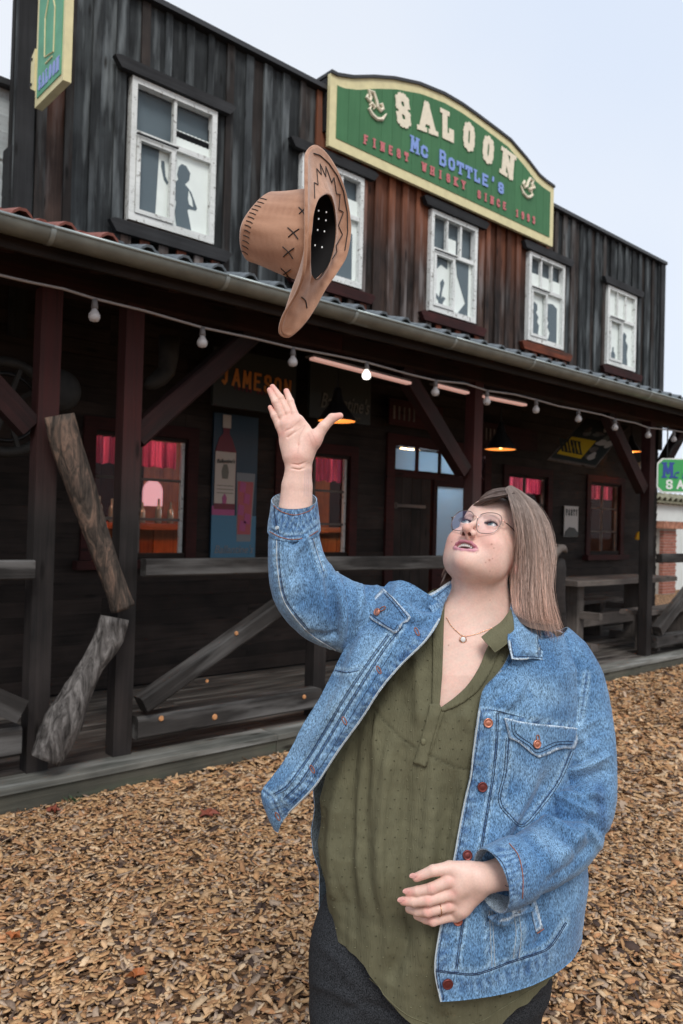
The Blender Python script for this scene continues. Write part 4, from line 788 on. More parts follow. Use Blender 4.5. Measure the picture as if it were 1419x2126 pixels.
    letters('SALOON', A+ax*.07+up*.035+nn*.003, A+ax*(w-.07)+up*.035+nn*.003, .10, .020, nn*.004, 'letter_white', s, gap=.2, slab=False)
    mb = MB(); glyph(mb, 'M', A+ax*.05+up*(h*.42)+nn*.003, ax, up, nn*.004, .12, h*.46, .028); mb.build('letter', 'letter_navy', s)
    script_text('lettering', 'c Bottles', A+ax*.16+up*(h*.42)+nn*.008, ax, up+ax*0, .15, 'letter_navy', s, width=.42)
    pts = [A+ax*(w/2+.28*math.cos(t))+up*(h+.02+.20*math.sin(t)) for t in np.linspace(.1, math.pi-.1, 14)]; MB().tube(pts, .014, 6).build('scroll_bracket', 'metal_black', s); [MB().tube([A+ax*o_+up*h, A+ax*o_+up*(h+.34)], .007, 5).build('chain', 'metal_black', s) for o_ in (.1, w-.1)]
posters()
# ------------------------------------------------------------------ seat, table, bench, carved post, odds and ends of the porch
def furniture():
    t = thing('rustic_table', 'heavy dark plank table on thick trestle legs at the right end of the deck', 'table', (8.9, 4.9, .15))
    zt = .92; xa, xb = 7.55, 9.9
    for k in range(4): plank('table_plank', (xa+random.uniform(-.04, .04), 4.68+k*.155, zt), (xb, 4.68+k*.155, zt), .15, .055, 'wood_grey', t, (0, 1, 0), .004)
    for x in (7.95, 9.4):
        plank('leg', (x, 4.92, .15), (x, 4.92, zt-.03), .24, .12, 'wood_grey', t, (0, 1, 0)); plank('foot', (x, 4.62, .19), (x, 5.22, .19), .09, .14, 'wood_grey', t, (0, 0, 1)); plank('cross_bar', (x, 4.55, .55), (x, 5.3, .55), .08, .07, 'wood_grey', t, (0, 0, 1))
    plank('stretcher', (7.95, 4.92, .45), (9.4, 4.92, .45), .14, .06, 'wood_grey', t, (0, 0, 1))
    for yy, lab in ((5.45, 'dark plank bench between the table and the saloon wall'), (4.36, 'low dark plank bench on the street side of the table')):
        b = thing('plank_bench', lab, 'bench', (8.6, yy, .15)); za = .60; x0 = 6.85 if yy > 5 else 8.30
        for k in range(2): plank('seat_plank', (x0, yy-.08+k*.16, za), (9.8, yy-.08+k*.16, za), .155, .05, 'wood_grey', b, (0, 1, 0), .003)
        for x in (x0+.35, 9.3): plank('leg', (x, yy, .15), (x, yy, za-.026), .28, .06, 'wood_grey', b, (0, 1, 0))
    # pale carved figurehead on the opening's left side
    c = thing('carved_post', 'tall carved wooden newel with a pale curved top beside her hair', 'post', (6.12, 4.25, .15))
    sp = [(1212, 1425, 4.2, .05), (1190, 1400, 4.2, .06), (1172, 1350, 4.2, .07), (1160, 1290, 4.2, .075), (1156, 1230, 4.2, .08), (1158, 1180, 4.2, .085), (1160, 1160, 4.2, .06)]
    MB().tube([on_y(a, b, Y) for a, b, Y, r in sp], [r for *_, r in sp], 12).build('body', 'wood_post', c, True)
    hd = [(1150, 1165), (1152, 1150), (1160, 1139), (1170, 1138), (1177, 1146)]
    MB().tube([on_y(a, b, 4.15) for a, b in hd], [.03, .042, .045, .036, .015], 12).build('curved_top', 'wood_grey', c, True)
    # wagon wheel and lantern disc hung in the dark behind the left posts
    w = thing('wagon_wheel', 'old wooden wagon wheel hanging in the shade at the left edge', 'wheel', on_y(5, 850, 4.75))
    o = Vector(on_y(12, 845, 4.8)); ring = lambda r: [o+Vector((r*math.cos(a), 0, r*math.sin(a))) for a in np.linspace(0, 2*math.pi, 37)[:-1]]
    MB().tube(ring(.27), .032, 8, True).build('rim', 'dim_leather', w, True); MB().tube(ring(.20), .012, 6, True).build('iron_tyre', 'metal_black', w, True); MB().lathe([(0, .05), (.05, .05), (.06, -.05), (0, -.05)], o, 12, (0, 1, 0)).build('hub', 'dim_leather', w, True)
    for k in range(10): a = k*math.pi/5; MB().beam(o+Vector((.05*math.cos(a), 0, .05*math.sin(a))), o+Vector((.26*math.cos(a), 0, .26*math.sin(a))), .025, .03, (0, 1, 0)).build('spoke', 'dim_leather', w)
    d = thing('round_shield', 'dull round metal disc hanging behind the left post', 'disc', on_y(125, 800, 4.6)); c0 = Vector(on_y(122, 810, 4.6)); MB().lathe([(0, -.03), (.08, -.025), (.125, 0), (.13, .012), (0, .012)], c0, 26, (.3, 1, 0)).build('disc', 'dim_leather', d, True)
    bt = thing('hanging_boot', 'old grey leather boot hanging by its top under the porch roof', 'boot', on_y(335, 740, 4.9)); P = lambda x, y: Vector(on_y(x, y, 4.9))
    MB().tube([P(352, 700), P(350, 740), P(346, 770), P(332, 785), P(314, 796), P(304, 803)], [.075, .07, .062, .060, .048, .025], 12).build('leather', 'dim_leather', bt, True)
    sk = thing('animal_skull', 'pale horned animal skull mounted beside the right post', 'skull', on_y(1324, 975, 5.6)); P = lambda x, y, r=0: Vector(on_y(x, y, 5.6))
    MB().tube([P(1322, 962), P(1324, 975), P(1326, 990)], [.055, .05, .022], 10).build('skull_bone', 'print_beige', sk, True); MB().tube([P(1322, 964), P(1312, 958), P(1306, 948)], [.018, .013, .004], 8).tube([P(1324, 964), P(1334, 958), P(1338, 946)], [.018, .013, .004], 8).build('horns', 'print_beige', sk, True)
    wc = thing('wall_bell', 'small brass bell on the wall left of the right post', 'bell', on_y(1327, 1115, 5.7)); c = on_y(1327, 1112, 5.7); MB().lathe([(.06, -.06), (.045, .0), (.03, .05), (0, .06)], c, 14).build('bell_body', 'print_yellow', wc, True)
furniture()
# ------------------------------------------------------------------ wood chips and fallen leaves
def chip_attr():
    m, n, l, b = nt('wood_chip'); b.inputs['Roughness'].default_value = .85; setspec(b, .15); at = n.new('ShaderNodeAttribute'); at.attribute_name = 'col'
    tc = n.new('ShaderNodeTexCoord'); nz = n.new('ShaderNodeTexNoise'); nz.inputs['Scale'].default_value = 160; nz.inputs['Detail'].default_value = 3; l.new(tc.outputs['Object'], nz.inputs['Vector']); mr = n.new('ShaderNodeMapRange'); mr.inputs['To Min'].default_value = .6; mr.inputs['To Max'].default_value = 1.4; l.new(nz.outputs[0], mr.inputs['Value'])
    hv = n.new('ShaderNodeHueSaturation'); l.new(at.outputs['Color'], hv.inputs['Color']); l.new(mr.outputs[0], hv.inputs['Value']); l.new(hv.outputs[0], b.inputs['Base Color'])
chip_attr()
def chips(N_near=50000, N_far=62000):
    rs = np.random.RandomState(11); P = []
    def sample(n, d0, d1, size):
        out = []; tot = 0
        while tot < n:
            k = n*2; d = np.sqrt(rs.uniform(d0*d0, d1*d1, k)); a = rs.uniform(-.60, .60, k); az = math.radians(48.33) - a      # wedge in front of the camera
            x = d*np.cos(az); y = d*np.sin(az); ok = (y < 3.99) | ((x > 13.6) & (y < 9.3)); p = np.stack([x[ok], y[ok]], 1); out.append(p); tot += len(p)
        p = np.concatenate(out)[:n]; return p, np.full(len(p), size)
    A = sample(N_near, 1.2, 4.6, 1.0); B = sample(N_far, 4.4, 12.5, 1.5); p = np.concatenate([A[0], B[0]]); sz = np.concatenate([A[1], B[1]]); n = len(p)
    L = np.exp(rs.normal(math.log(.0240), .40, n))*sz; Wd = L*rs.uniform(.28, .62, n); T = rs.uniform(.0015, .004, n)*sz; yaw = rs.uniform(0, 2*math.pi, n); tilt = rs.normal(0, .26, n); roll = rs.normal(0, .30, n)
    hz = rs.uniform(.002, .022, n)*np.sqrt(sz) + .006*np.sin(p[:, 0]*5)*np.sin(p[:, 1]*4)+.006
    hz = np.maximum(hz, .003)
    ct, st_, cr, sr, cy, sy = np.cos(tilt), np.sin(tilt), np.cos(roll), np.sin(roll), np.cos(yaw), np.sin(yaw)
    ex = np.stack([ct*cy, ct*sy, st_], 1); ey = np.stack([-sy*cr - cy*st_*sr, cy*cr - sy*st_*sr, ct*sr], 1); ez = np.cross(ex, ey)
    base = np.array([[-.5, -.35, 0], [-.2, -.5, .0], [.5, -.30, 0], [.42, .36, 0], [-.1, .5, 0], [-.5, .22, 0]]); v = np.zeros((n, 12, 3), np.float32); jt = rs.uniform(-.14, .14, (n, 6, 2))
    c = np.concatenate([p, hz[:, None]], 1); bend = rs.uniform(-.25, .25, n)
    for i in range(6):
        bx = base[i, 0]+jt[:, i, 0]; by = base[i, 1]+jt[:, i, 1]
        q = c + ex*(bx*L)[:, None] + ey*(by*Wd)[:, None] + ez*(bend*bx*bx*L*.5)[:, None]; v[:, i] = q + ez*(T/2)[:, None]; v[:, 6+i] = q - ez*(T/2)[:, None]
    f = [[0, 1, 4, 5], [1, 2, 3, 4], [0, 6, 7, 1], [1, 7, 8, 2], [2, 8, 9, 3], [3, 9, 10, 4], [4, 10, 11, 5], [5, 11, 6, 0]]
    f = np.array(f); nn_ = len(A[0]); f = np.concatenate([(f[None] + (np.arange(nn_)*12)[:, None, None]).reshape(-1, 4), (f[:3][None] + (np.arange(nn_, n)*12)[:, None, None]).reshape(-1, 4)])
    pal = np.array([(.58, .38, .20), (.64, .44, .26), (.50, .30, .15), (.68, .52, .34), (.40, .23, .12), (.46, .36, .27), (.17, .12, .09), (.08, .055, .045), (.56, .30, .15), (.32, .24, .18)]); w = np.array([.19, .17, .16, .10, .11, .08, .06, .05, .05, .03])
    k = rs.choice(len(pal), n, p=w/w.sum()); col = pal[k]*rs.uniform(.78, 1.15, (n, 1))
    big = (.5+.5*np.sin(p[:, 0]*1.3+1)*np.sin(p[:, 1]*1.7+.5)); col *= (.88-.10*big)[:, None]*np.array([1.04, .97, .93])
    o = mesh_np('wood_chips', v.reshape(-1, 3), f, 'wood_chip', col=np.repeat(col, 12, 0)); tag(o, 'light brown wood chip mulch covering the ground in front of the deck', kind='stuff')
chips()
plain('leaf_red', (.22, .055, .03), .7, noise=.3, nscale=60); plain('leaf_orange', (.40, .13, .04), .7, noise=.3, nscale=60); plain('weed', (.05, .09, .04), .7)
def leaf(px, py, s, mat, label, seed):
    rs = random.Random(seed); c = on_z(px, py, .035); v = [(c[0], c[1], c[2])]; n = 15; r0 = rs.uniform(0, 6)
    for k in range(n): a = r0+2*math.pi*k/n; r = s*(1 if k % 3 == 0 else .62 if k % 3 == 1 else .50)*rs.uniform(.85, 1.1); v.append((c[0]+r*math.cos(a), c[1]+r*math.sin(a), c[2]+rs.uniform(-.004, .022)))
    f = [(0, k+1, (k+1) % n+1) for k in range(n)]; b = len(v); v += [(x, y, z-.002) for x, y, z in v]; f += [(b, b+(k+1) % n+1, b+k+1) for k in range(n)]
    tag(MB().add(v, f).build('fallen_leaf', mat), label, 'leaf', 'fallen leaves on the chips')
leaf(110, 1682, .045, 'leaf_red', 'dark red fallen leaf by the weeds at the deck edge', 1); leaf(432, 1690, .06, 'leaf_red', 'dark red fallen leaf lying in the chips left of her jacket corner', 2); leaf(285, 2026, .035, 'leaf_orange', 'ragged orange brown leaf near the bottom left', 3); leaf(30, 1945, .03, 'leaf_orange', 'small orange leaf by the left edge of the photo', 4)
wd = MB(); rr = random.Random(3)
for k in range(60):
    c = on_z(rr.uniform(95, 165), rr.uniform(1650, 1668), .02); a = rr.uniform(0, 6); l_ = rr.uniform(.02, .06); d = Vector((math.cos(a), math.sin(a), rr.uniform(.4, 1.4))).normalized()*l_; q = Vector(c); s_ = Vector((-d.y, d.x, 0)).normalized()*.006
    wd.add([q-s_*.3, q+s_*.3, q+d*.5+s_, q+d, q+d*.5-s_], [(0, 1, 2, 4), (4, 2, 3)])
tag(wd.build('weeds', 'weed'), 'small tuft of dark green weeds at the foot of the deck', kind='stuff')
# ------------------------------------------------------------------ tools for the person
# working frame in millimetres: x right, y up, z towards the viewer's side, origin between her eyes, 1.62 m along the view
D0 = 1620.0
def c3(px, py, z): k = (D0-z)/F; return np.array([(px-709.5)*k-283.5, (1063-py)*k+24., z], float)
def C(px, py, z):
    px, py, z = np.broadcast_arrays(np.asarray(px, float), np.asarray(py, float), np.asarray(z, float)); k = (D0-z)/F
    return np.stack([(px-709.5)*k-283.5, (1063-py)*k+24., z], -1)
def toworld(P): P = np.asarray(P, float); return EYE + ((P[..., :1]+283.5)*RT + (P[..., 1:2]-24.)*UP + (D0-P[..., 2:3])*VW)/1000.0
def topx(P): P = np.asarray(P, float); k = F/(D0-P[..., 2]); return np.stack([(P[..., 0]+283.5)*k+709.5, 1063-(P[..., 1]-24.)*k], -1)
def smin(a, b, k): h = np.clip(.5+.5*(b-a)/k, 0, 1); return b+(a-b)*h - k*h*(1-h)
def smax(a, b, k): return -smin(-a, -b, k)
def ell(q, c, r): p = (q-np.array(c))/np.array(r); k0 = np.sqrt((p*p).sum(-1)); p2 = p/np.array(r); k1 = np.sqrt((p2*p2).sum(-1))+1e-9; return k0*(k0-1)/k1
def cap(q, a, b, ra, rb):
    a = np.array(a, float); b = np.array(b, float); d = b-a; t = np.clip(((q-a)@d)/(d@d), 0, 1); return np.sqrt(((q-a-t[..., None]*d)**2).sum(-1)) - (ra+(rb-ra)*t)
def sph(q, c, r): return np.sqrt(((q-np.array(c))**2).sum(-1))-r
def chain(q, pts, k=6):
    d = None
    for (a, ra), (b, rb) in zip(pts[:-1], pts[1:]):
        e = cap(q, a, b, ra, rb); d = e if d is None else smin(d, e, k)
    return d
def nets(f, lo, hi, h):
    """surface of f == 0 in a box, evaluated only near the surface; returns vertices and quads"""
    lo = np.array(lo, float); hi = np.array(hi, float); B = 12; n = np.ceil((hi-lo)/h/B).astype(int)*B+1; D = np.full(n, 1e3, np.float32)
    nb = (n-1)//B; bi = np.stack(np.meshgrid(*[np.arange(k) for k in nb], indexing='ij'), -1).reshape(-1, 3); cen = lo+(bi+.5)*B*h; dc = f(cen); rad = B*h*.87
    near = np.abs(dc) < rad*1.7+3; far_in = (~near) & (dc < 0)
    for b in bi[far_in]: D[b[0]*B:b[0]*B+B+1, b[1]*B:b[1]*B+B+1, b[2]*B:b[2]*B+B+1] = -1e3
    g = np.stack(np.meshgrid(*[np.arange(B+1)]*3, indexing='ij'), -1).reshape(-1, 3); bs = bi[near]
    for s in range(0, len(bs), 160):
        c = bs[s:s+160]; idx = (c[:, None]*B+g[None]); v = f(lo+idx.reshape(-1, 3)*h).astype(np.float32); ii = idx.reshape(-1, 3); D[ii[:, 0], ii[:, 1], ii[:, 2]] = v
    ins = D < 0; cs = ins[:-1, :-1, :-1].astype(np.int8)
    off = [(i, j, k) for i in (0, 1) for j in (0, 1) for k in (0, 1)]; m = [x-1 for x in D.shape]; tot = np.zeros(m, np.int8)
    for o in off: tot += ins[o[0]:o[0]+m[0], o[1]:o[1]+m[1], o[2]:o[2]+m[2]]
    act = np.argwhere((tot > 0) & (tot < 8)); idm = np.full(m, -1, np.int32); idm[act[:, 0], act[:, 1], act[:, 2]] = np.arange(len(act))
    S_ = np.zeros((len(act), 3)); cnt = np.zeros(len(act))
    for a in off:
        for ax in range(3):
            if a[ax]: continue
            b = list(a); b[ax] = 1; A_ = D[act[:, 0]+a[0], act[:, 1]+a[1], act[:, 2]+a[2]]; B_ = D[act[:, 0]+b[0], act[:, 1]+b[1], act[:, 2]+b[2]]; x = (A_ < 0) != (B_ < 0)
            t = np.where(x, A_/(A_-B_+1e-12), 0); p = np.array(a, float)[None].repeat(len(act), 0); p[:, ax] = t; S_[x] += p[x]; cnt[x] += 1
    V = lo+(act+S_/cnt[:, None])*h; Q = []
    for ax in range(3):
        o1, o2 = [(1, 2), (2, 0), (0, 1)][ax]; sl0 = [slice(None)]*3; sl1 = [slice(None)]*3; sl0[ax] = slice(0, -1); sl1[ax] = slice(1, None); A_ = ins[tuple(sl0)]; B_ = ins[tuple(sl1)]; e = np.argwhere(A_ != B_)
        e = e[(e[:, o1] > 0) & (e[:, o2] > 0) & (e[:, o1] < m[o1]) & (e[:, o2] < m[o2])]; u1 = np.eye(3, dtype=int)[o1]; u2 = np.eye(3, dtype=int)[o2]
        g_ = lambda c: idm[c[:, 0], c[:, 1], c[:, 2]]; q = np.stack([g_(e-u1-u2), g_(e-u2), g_(e), g_(e-u1)], 1); fl = ~A_[e[:, 0], e[:, 1], e[:, 2]]; q[fl] = q[fl][:, ::-1]; Q.append(q)
    Q = np.concatenate(Q); return V, Q[(Q >= 0).all(1)]
def vnormals(V, Fc):
    n = np.cross(V[Fc[:, 2]]-V[Fc[:, 0]], V[Fc[:, 3]]-V[Fc[:, 1]]) if Fc.shape[1] == 4 else np.cross(V[Fc[:, 1]]-V[Fc[:, 0]], V[Fc[:, 2]]-V[Fc[:, 0]]); N = np.zeros_like(V)
    for k in range(Fc.shape[1]): np.add.at(N, Fc[:, k], n)
    return N/(np.linalg.norm(N, axis=1, keepdims=True)+1e-9)
def segdist(P, pl):
    """distance of pixel points to a polyline, and the fraction along it"""
    best = np.full(len(P), 1e9); tt = np.zeros(len(P)); pl = np.array(pl, float); L = np.r_[0, np.cumsum(np.linalg.norm(np.diff(pl, axis=0), axis=1))]
    for i in range(len(pl)-1):
        a, b = pl[i], pl[i+1]; d = b-a; t = np.clip(((P-a)@d)/(d@d+1e-9), 0, 1); r = np.linalg.norm(P-a-t[:, None]*d, axis=1); m = r < best; best[m] = r[m]; tt[m] = ((L[i]+t*(L[i+1]-L[i]))/L[-1])[m]
    return best, tt
def spl(pts, n):
    """smooth curve through points, n samples, any dimension"""
    P = np.array(pts, float); m = len(P); P2 = np.vstack([2*P[0]-P[1], P, 2*P[-1]-P[-2]]); t = np.linspace(0, m-1, n); i = np.minimum(t.astype(int), m-2); u = (t-i)[:, None]; p0, p1, p2, p3 = P2[i], P2[i+1], P2[i+2], P2[i+3]
    return .5*((2*p1)+(-p0+p2)*u+(2*p0-5*p1+4*p2-p3)*u*u+(-p0+3*p1-3*p2+p3)*u**3)
def creases(V, N, folds, front=True):
    """press folds into cloth: each fold is (polyline in pixels, width px, height mm)"""
    P = topx(V); w = np.clip(N[:, 2]*3+.6, 0, 1) if front else np.ones(len(V)); d = np.zeros(len(V))
    for pl, wd, am in folds:
        r, t = segdist(P, pl); d += am*np.exp(-(r/wd)**2)*np.clip(np.sin(np.pi*np.clip(t*.9+.05, 0, 1))*1.6, 0, 1)
    return V + N*(d*w)[:, None]
_rs = np.random.RandomState(5)
def nz3(P, f, seed=0, oct=3):
    """cheap smooth noise: sums of sines in random directions"""
    r = np.random.RandomState(seed); o = np.zeros(len(P)); a = 1.0
    for k in range(oct):
        for j in range(4): d = r.randn(3); d /= np.linalg.norm(d); o += a*np.sin((P@d)*f*(2**k)*(.7+.6*r.rand())+r.rand()*6.28)
        a *= .55
    return o/4
def gridf(nu, nv, wrap=False):
    i = np.arange(nu-1)[:, None]; j = np.arange(nv if wrap else nv-1)[None]; j2 = (j+1) % nv; return np.stack([i*nv+j, i*nv+j2, (i+1)*nv+j2, (i+1)*nv+j], -1).reshape(-1, 4)
def thick(V, Q, N, t, nu, nv, wrap=False):
    """give a grid sheet real thickness t behind its face"""
    n = len(V); V2 = np.vstack([V, V-N*t]); Q2 = [Q, Q[:, ::-1]+n]; I = np.arange(nu*nv).reshape(nu, nv)
    rims = [I[0], I[-1]] if wrap else [I[0], I[-1], I[:, 0], I[:, -1]]
    for k, r in enumerate(rims):
        a, b = (r, np.roll(r, -1)) if wrap else (r[:-1], r[1:]); q = np.stack([a, b, b+n, a+n], 1)
        Q2.append(q if k in (1, 2) else q[:, ::-1])
    return V2, np.vstack(Q2)
from mathutils.bvhtree import BVHTree
class Cloth:
    """a finished sheet that other details can be laid on"""
    def __init__(s, V, Q): s.b = BVHTree.FromPolygons([tuple(v) for v in V], [tuple(int(i) for i in q) for q in Q])
    def hit(s, px, py, off=1.0):
        o = Vector((-283.5, 24., D0)); d = Vector(c3(px, py, 0))-o; d.normalize(); r = s.b.ray_cast(o, d)
        if r[0] is None: r = s.b.find_nearest(Vector(c3(px, py, 0)))
        n = r[1]; n = n if n.dot(d) < 0 else -n; return np.array(r[0]) + np.array(n)*off, np.array(n)
def tubes(polys, r, n=5):
    """many thin tubes in one mesh, frame mm -> (V, Q)"""
    Vs = []; Qs = []; b = 0
    for pl in polys:
        P = np.asarray(pl, float); T = np.gradient(P, axis=0); T /= np.linalg.norm(T, axis=1, keepdims=True)+1e-9; ref = np.cross(T, [.3, .2, 1.]); ref /= np.linalg.norm(ref, axis=1, keepdims=True)+1e-9; bi = np.cross(T, ref); m = len(P)
        rr = np.full(m, r) if np.isscalar(r) else np.asarray(r); a = np.arange(n)*2*np.pi/n; V = P[:, None]+(ref[:, None]*np.cos(a)[None, :, None]+bi[:, None]*np.sin(a)[None, :, None])*rr[:, None, None]
        Vs.append(V.reshape(-1, 3)); Qs.append(gridf(m, n, True)+b); b += m*n
    return np.vstack(Vs), np.vstack(Qs)
def put(name, V, Q, mat, parent, smooth=True, col=None): return mesh_np(name, toworld(V), Q, mat, parent, smooth, col)
def on(cl, pts, off=1.0, n=None):
    P = spl(pts, n or max(6, int(np.linalg.norm(np.diff(np.array(pts, float), axis=0), axis=1).sum()/4))); return np.array([cl.hit(x, y, off)[0] for x, y in P])
def inpoly(P, poly):
    x, y = P[:, 0], P[:, 1]; o = np.zeros(len(P), bool); n = len(poly)
    for i in range(n):
        x0, y0 = poly[i]; x1, y1 = poly[(i+1) % n]; c = ((y0 > y) != (y1 > y)) & (x < (x1-x0)*(y-y0)/(y1-y0+1e-12)+x0); o ^= c
    return o
from mathutils.geometry import delaunay_2d_cdt
def applique(poly, cl, off, th, step=6):
    """a flat piece of cloth with outline poly (pixels) lying on another cloth; returns V, triangles"""
    poly = np.array(poly, float); B = []
    for a, b in zip(poly, np.roll(poly, -1, 0)):
        k = max(1, int(np.linalg.norm(b-a)/step)); B += [a+(b-a)*i/k for i in range(k)]
    B = np.array(B); gx, gy = np.meshgrid(np.arange(poly[:, 0].min(), poly[:, 0].max(), step), np.arange(poly[:, 1].min(), poly[:, 1].max(), step)); G = np.stack([gx.ravel(), gy.ravel()], 1); G = G[inpoly(G, poly)]
    if len(G): G = G[segdist(G, np.vstack([B, B[:1]]))[0] > step*.45]
    P = np.vstack([B, G]) if len(G) else B; nb = len(B)
    r = delaunay_2d_cdt([Vector(p) for p in P], [(i, (i+1) % nb) for i in range(nb)], [list(range(nb))], 1, .001); P2 = np.array([list(v) for v in r[0]]); T = np.array([list(f) for f in r[2] if len(f) == 3])
    H = [cl.hit(x, y, off) for x, y in P2]; V = np.array([h[0] for h in H]); Nn = np.array([h[1] for h in H]); n = len(V)
    e = np.vstack([T[:, [0, 1]], T[:, [1, 2]], T[:, [2, 0]]]); key = {tuple(x) for x in e.tolist()}; rim = [x for x in key if (x[1], x[0]) not in key]
    T2 = [list(t) for t in T]+[list(t[::-1]+n) for t in T]+[[a, b+n, b] for a, b in rim]+[[a, a+n, b+n] for a, b in rim]
    T2 = np.array(T2); f = T2[0]; nn = np.cross(V[f[1]]-V[f[0]], V[f[2]]-V[f[0]]); T2 = T2[:, ::-1] if nn@Nn[f[0]] < 0 else T2
    return np.vstack([V, V-Nn*th]), T2
# ------------------------------------------------------------------ the woman
foot = toworld(c3(900, 1100, -40)); PL = (float(foot[0]), float(foot[1]), 0.0)
woman = thing('person', 'woman in a blue denim jacket and olive blouse looking up with one arm raised', 'person', PL)
vcol('skin', rough=.48, spec=.35, nscale=260, namp=.05, bump=.12, bscale=700, sss=.12)
LH = np.array([.767, -.075, .638]); UH = np.array([.423, .805, -.415]); FH = np.array([-.483, .588, .649]); MH = np.stack([LH, UH, FH]); MH /= np.linalg.norm(MH, axis=1, keepdims=True)
def hl(L, U_, F_): return np.array([L, U_, F_], float)@MH          # head-local -> frame
# torso rows: photo row, left px, right px, centre depth, depth radius
ROWS = np.array([(1225, 905, 1090, -78, 62), (1270, 850, 1108, -72, 84), (1330, 800, 1150, -60, 104), (1400, 768, 1180, -50, 122), (1480, 735, 1182, -45, 138), (1560, 704, 1184, -45, 142), (1640, 680, 1184, -45, 142), (1703, 664, 1184, -43, 146), (1749, 668, 1184, -42, 152), (1805, 660, 1184, -40, 158), (1854, 666, 1182, -40, 163), (1900, 680, 1180, -40, 167), (1950, 682, 1172, -38, 168), (2020, 680, 1160, -38, 166), (2160, 680, 1150, -38, 160)], float)
def rowsf():
    k = (D0-ROWS[:, 3])/F; kf = (D0-(ROWS[:, 3]+ROWS[:, 4]*.8))/F; y = (1063-ROWS[:, 0])*kf+24; xl = (ROWS[:, 1]-709.5)*k-283.5; xr = (ROWS[:, 2]-709.5)*k-283.5; return y, (xl+xr)/2, (xr-xl)/2, ROWS[:, 3], ROWS[:, 4]
RY, RXC, RA, RZC, RB = rowsf()
def row(y, off=0):
    yy = RY[::-1]; g = lambda a: np.interp(y, yy, a[::-1]); return g(RXC), g(RA)+off, g(RZC), g(RB)+off
def bz(px, py, off=0):
    z = 60.
    for _ in range(5): p = c3(px, py, z); xc, a, zc, b = row(p[1], off); u = np.clip((p[0]-xc)/a, -.995, .995); z = .4*z+.6*(zc+b*math.sqrt(1-u*u))
    return z
def sdf_torso(q, off=-10):
    y = q[:, 1]; xc, a, zc, b = row(y, off); dx = (q[:, 0]-xc)/a; dz = (q[:, 2]-zc)/b; r = np.sqrt(dx*dx+dz*dz)+1e-6; return (r-1)*np.minimum(a, b)
ALM = (13.6, 4.7, 13)
def sdf_head(q):
    l = q@MH.T; a = l.copy(); a[:, 0] = np.abs(a[:, 0])
    d = smin(ell(l, (0, 28, -94), (73.5, 88, 95)), ell(l, (0, -30, -60), (63, 84, 66)), 28)
    d = smin(d, ell(l, (0, 40, -47), (56, 41, 47)), 18)
    d = smin(d, sph(a, (37, -42, -30), 31), 20); d = smin(d, sph(a, (39, -33, -17), 20), 14)
    d = smin(d, ell(a, (40, -70, -46), (29, 30, 34)), 20)
    d = smin(d, ell(l, (0, -74, -28), (42, 34, 41)), 16); d = smin(d, sph(l, (0, -89, -8), 19.5), 12)
    d = smin(d, ell(l, (0, -88, -44), (50, 21, 44)), 14)
    d = smin(d, cap(a, (0, 15, -5), (33, 16, -13), 9, 8.5), 9)
    d = smax(d, -ell(a, (31, 1, 15), (19, 11.5, 15)), 9)
    d = smin(d, cap(l, (0, 6, 1.5), (0, -24, 23), 4.8, 7.0), 8); d = smin(d, sph(l, (0, -32.5, 29), 10.2), 6); d = smin(d, sph(a, (11.5, -37, 18.5), 7.4), 6); d = smin(d, cap(l, (0, -39, 26), (0, -46, 10), 3.8, 4.4), 4)
    d = smax(d, -ell(a, (7.0, -44, 22), (3.3, 5.0, 6.0)), .9)
    d = smax(d, -cap(a, (17, -38, 14), (34.5, -57, 8), 1.0, 2.2), 5)
    d = smin(d, chain(a, [((0, -56.5, 16.5), 3.3), ((12, -56.5, 14), 3.2), ((21, -60.5, 10.2), 2.7), ((27.5, -65.5, 3.6), 1.6)], 3), 3.5)
    d = smin(d, chain(a, [((0, -74.5, 12.5), 4.2), ((13, -71.5, 10.5), 3.8), ((21, -70.0, 7.6), 2.9), ((27.5, -66.5, 3.6), 1.7)], 3), 3.5)
    d = smax(d, -np.maximum(ell(a, (0, -60, 13), (25.5, 12.4, 14)), a[:, 1]+59.8+.0115*a[:, 0]**2), 1.2)
    # eyelids round the eyeballs, opened in an almond
    e = sph(a, (31, -1, -8.5), 14.0); d = smin(d, e, 4)
    d = smax(d, -ell(a, (31, .2, 6), ALM), 1.4)
    d = smin(d, smax(ell(a, (75, -28, -90), (7, 31, 17)), -ell(a, (84, -22, -86), (6, 17, 9)), 3), 4)
    return d
def sdf_upper(q):
    d = sdf_head(q); n = cap(q, (10, -118, -34), (8, -205, -66), 58, 68); d = smin(d, n, 9)
    t = smax(sdf_torso(q), q[:, 1]+165, 20)
    t = smin(t, cap(q, (-130, -212, -85), (10, -205, -85), 42, 52), 30); t = smin(t, cap(q, (10, -205, -85), (145, -285, -95), 52, 42), 30)
    return smin(d, t, 42)
SK = np.array([.77, .52, .43])
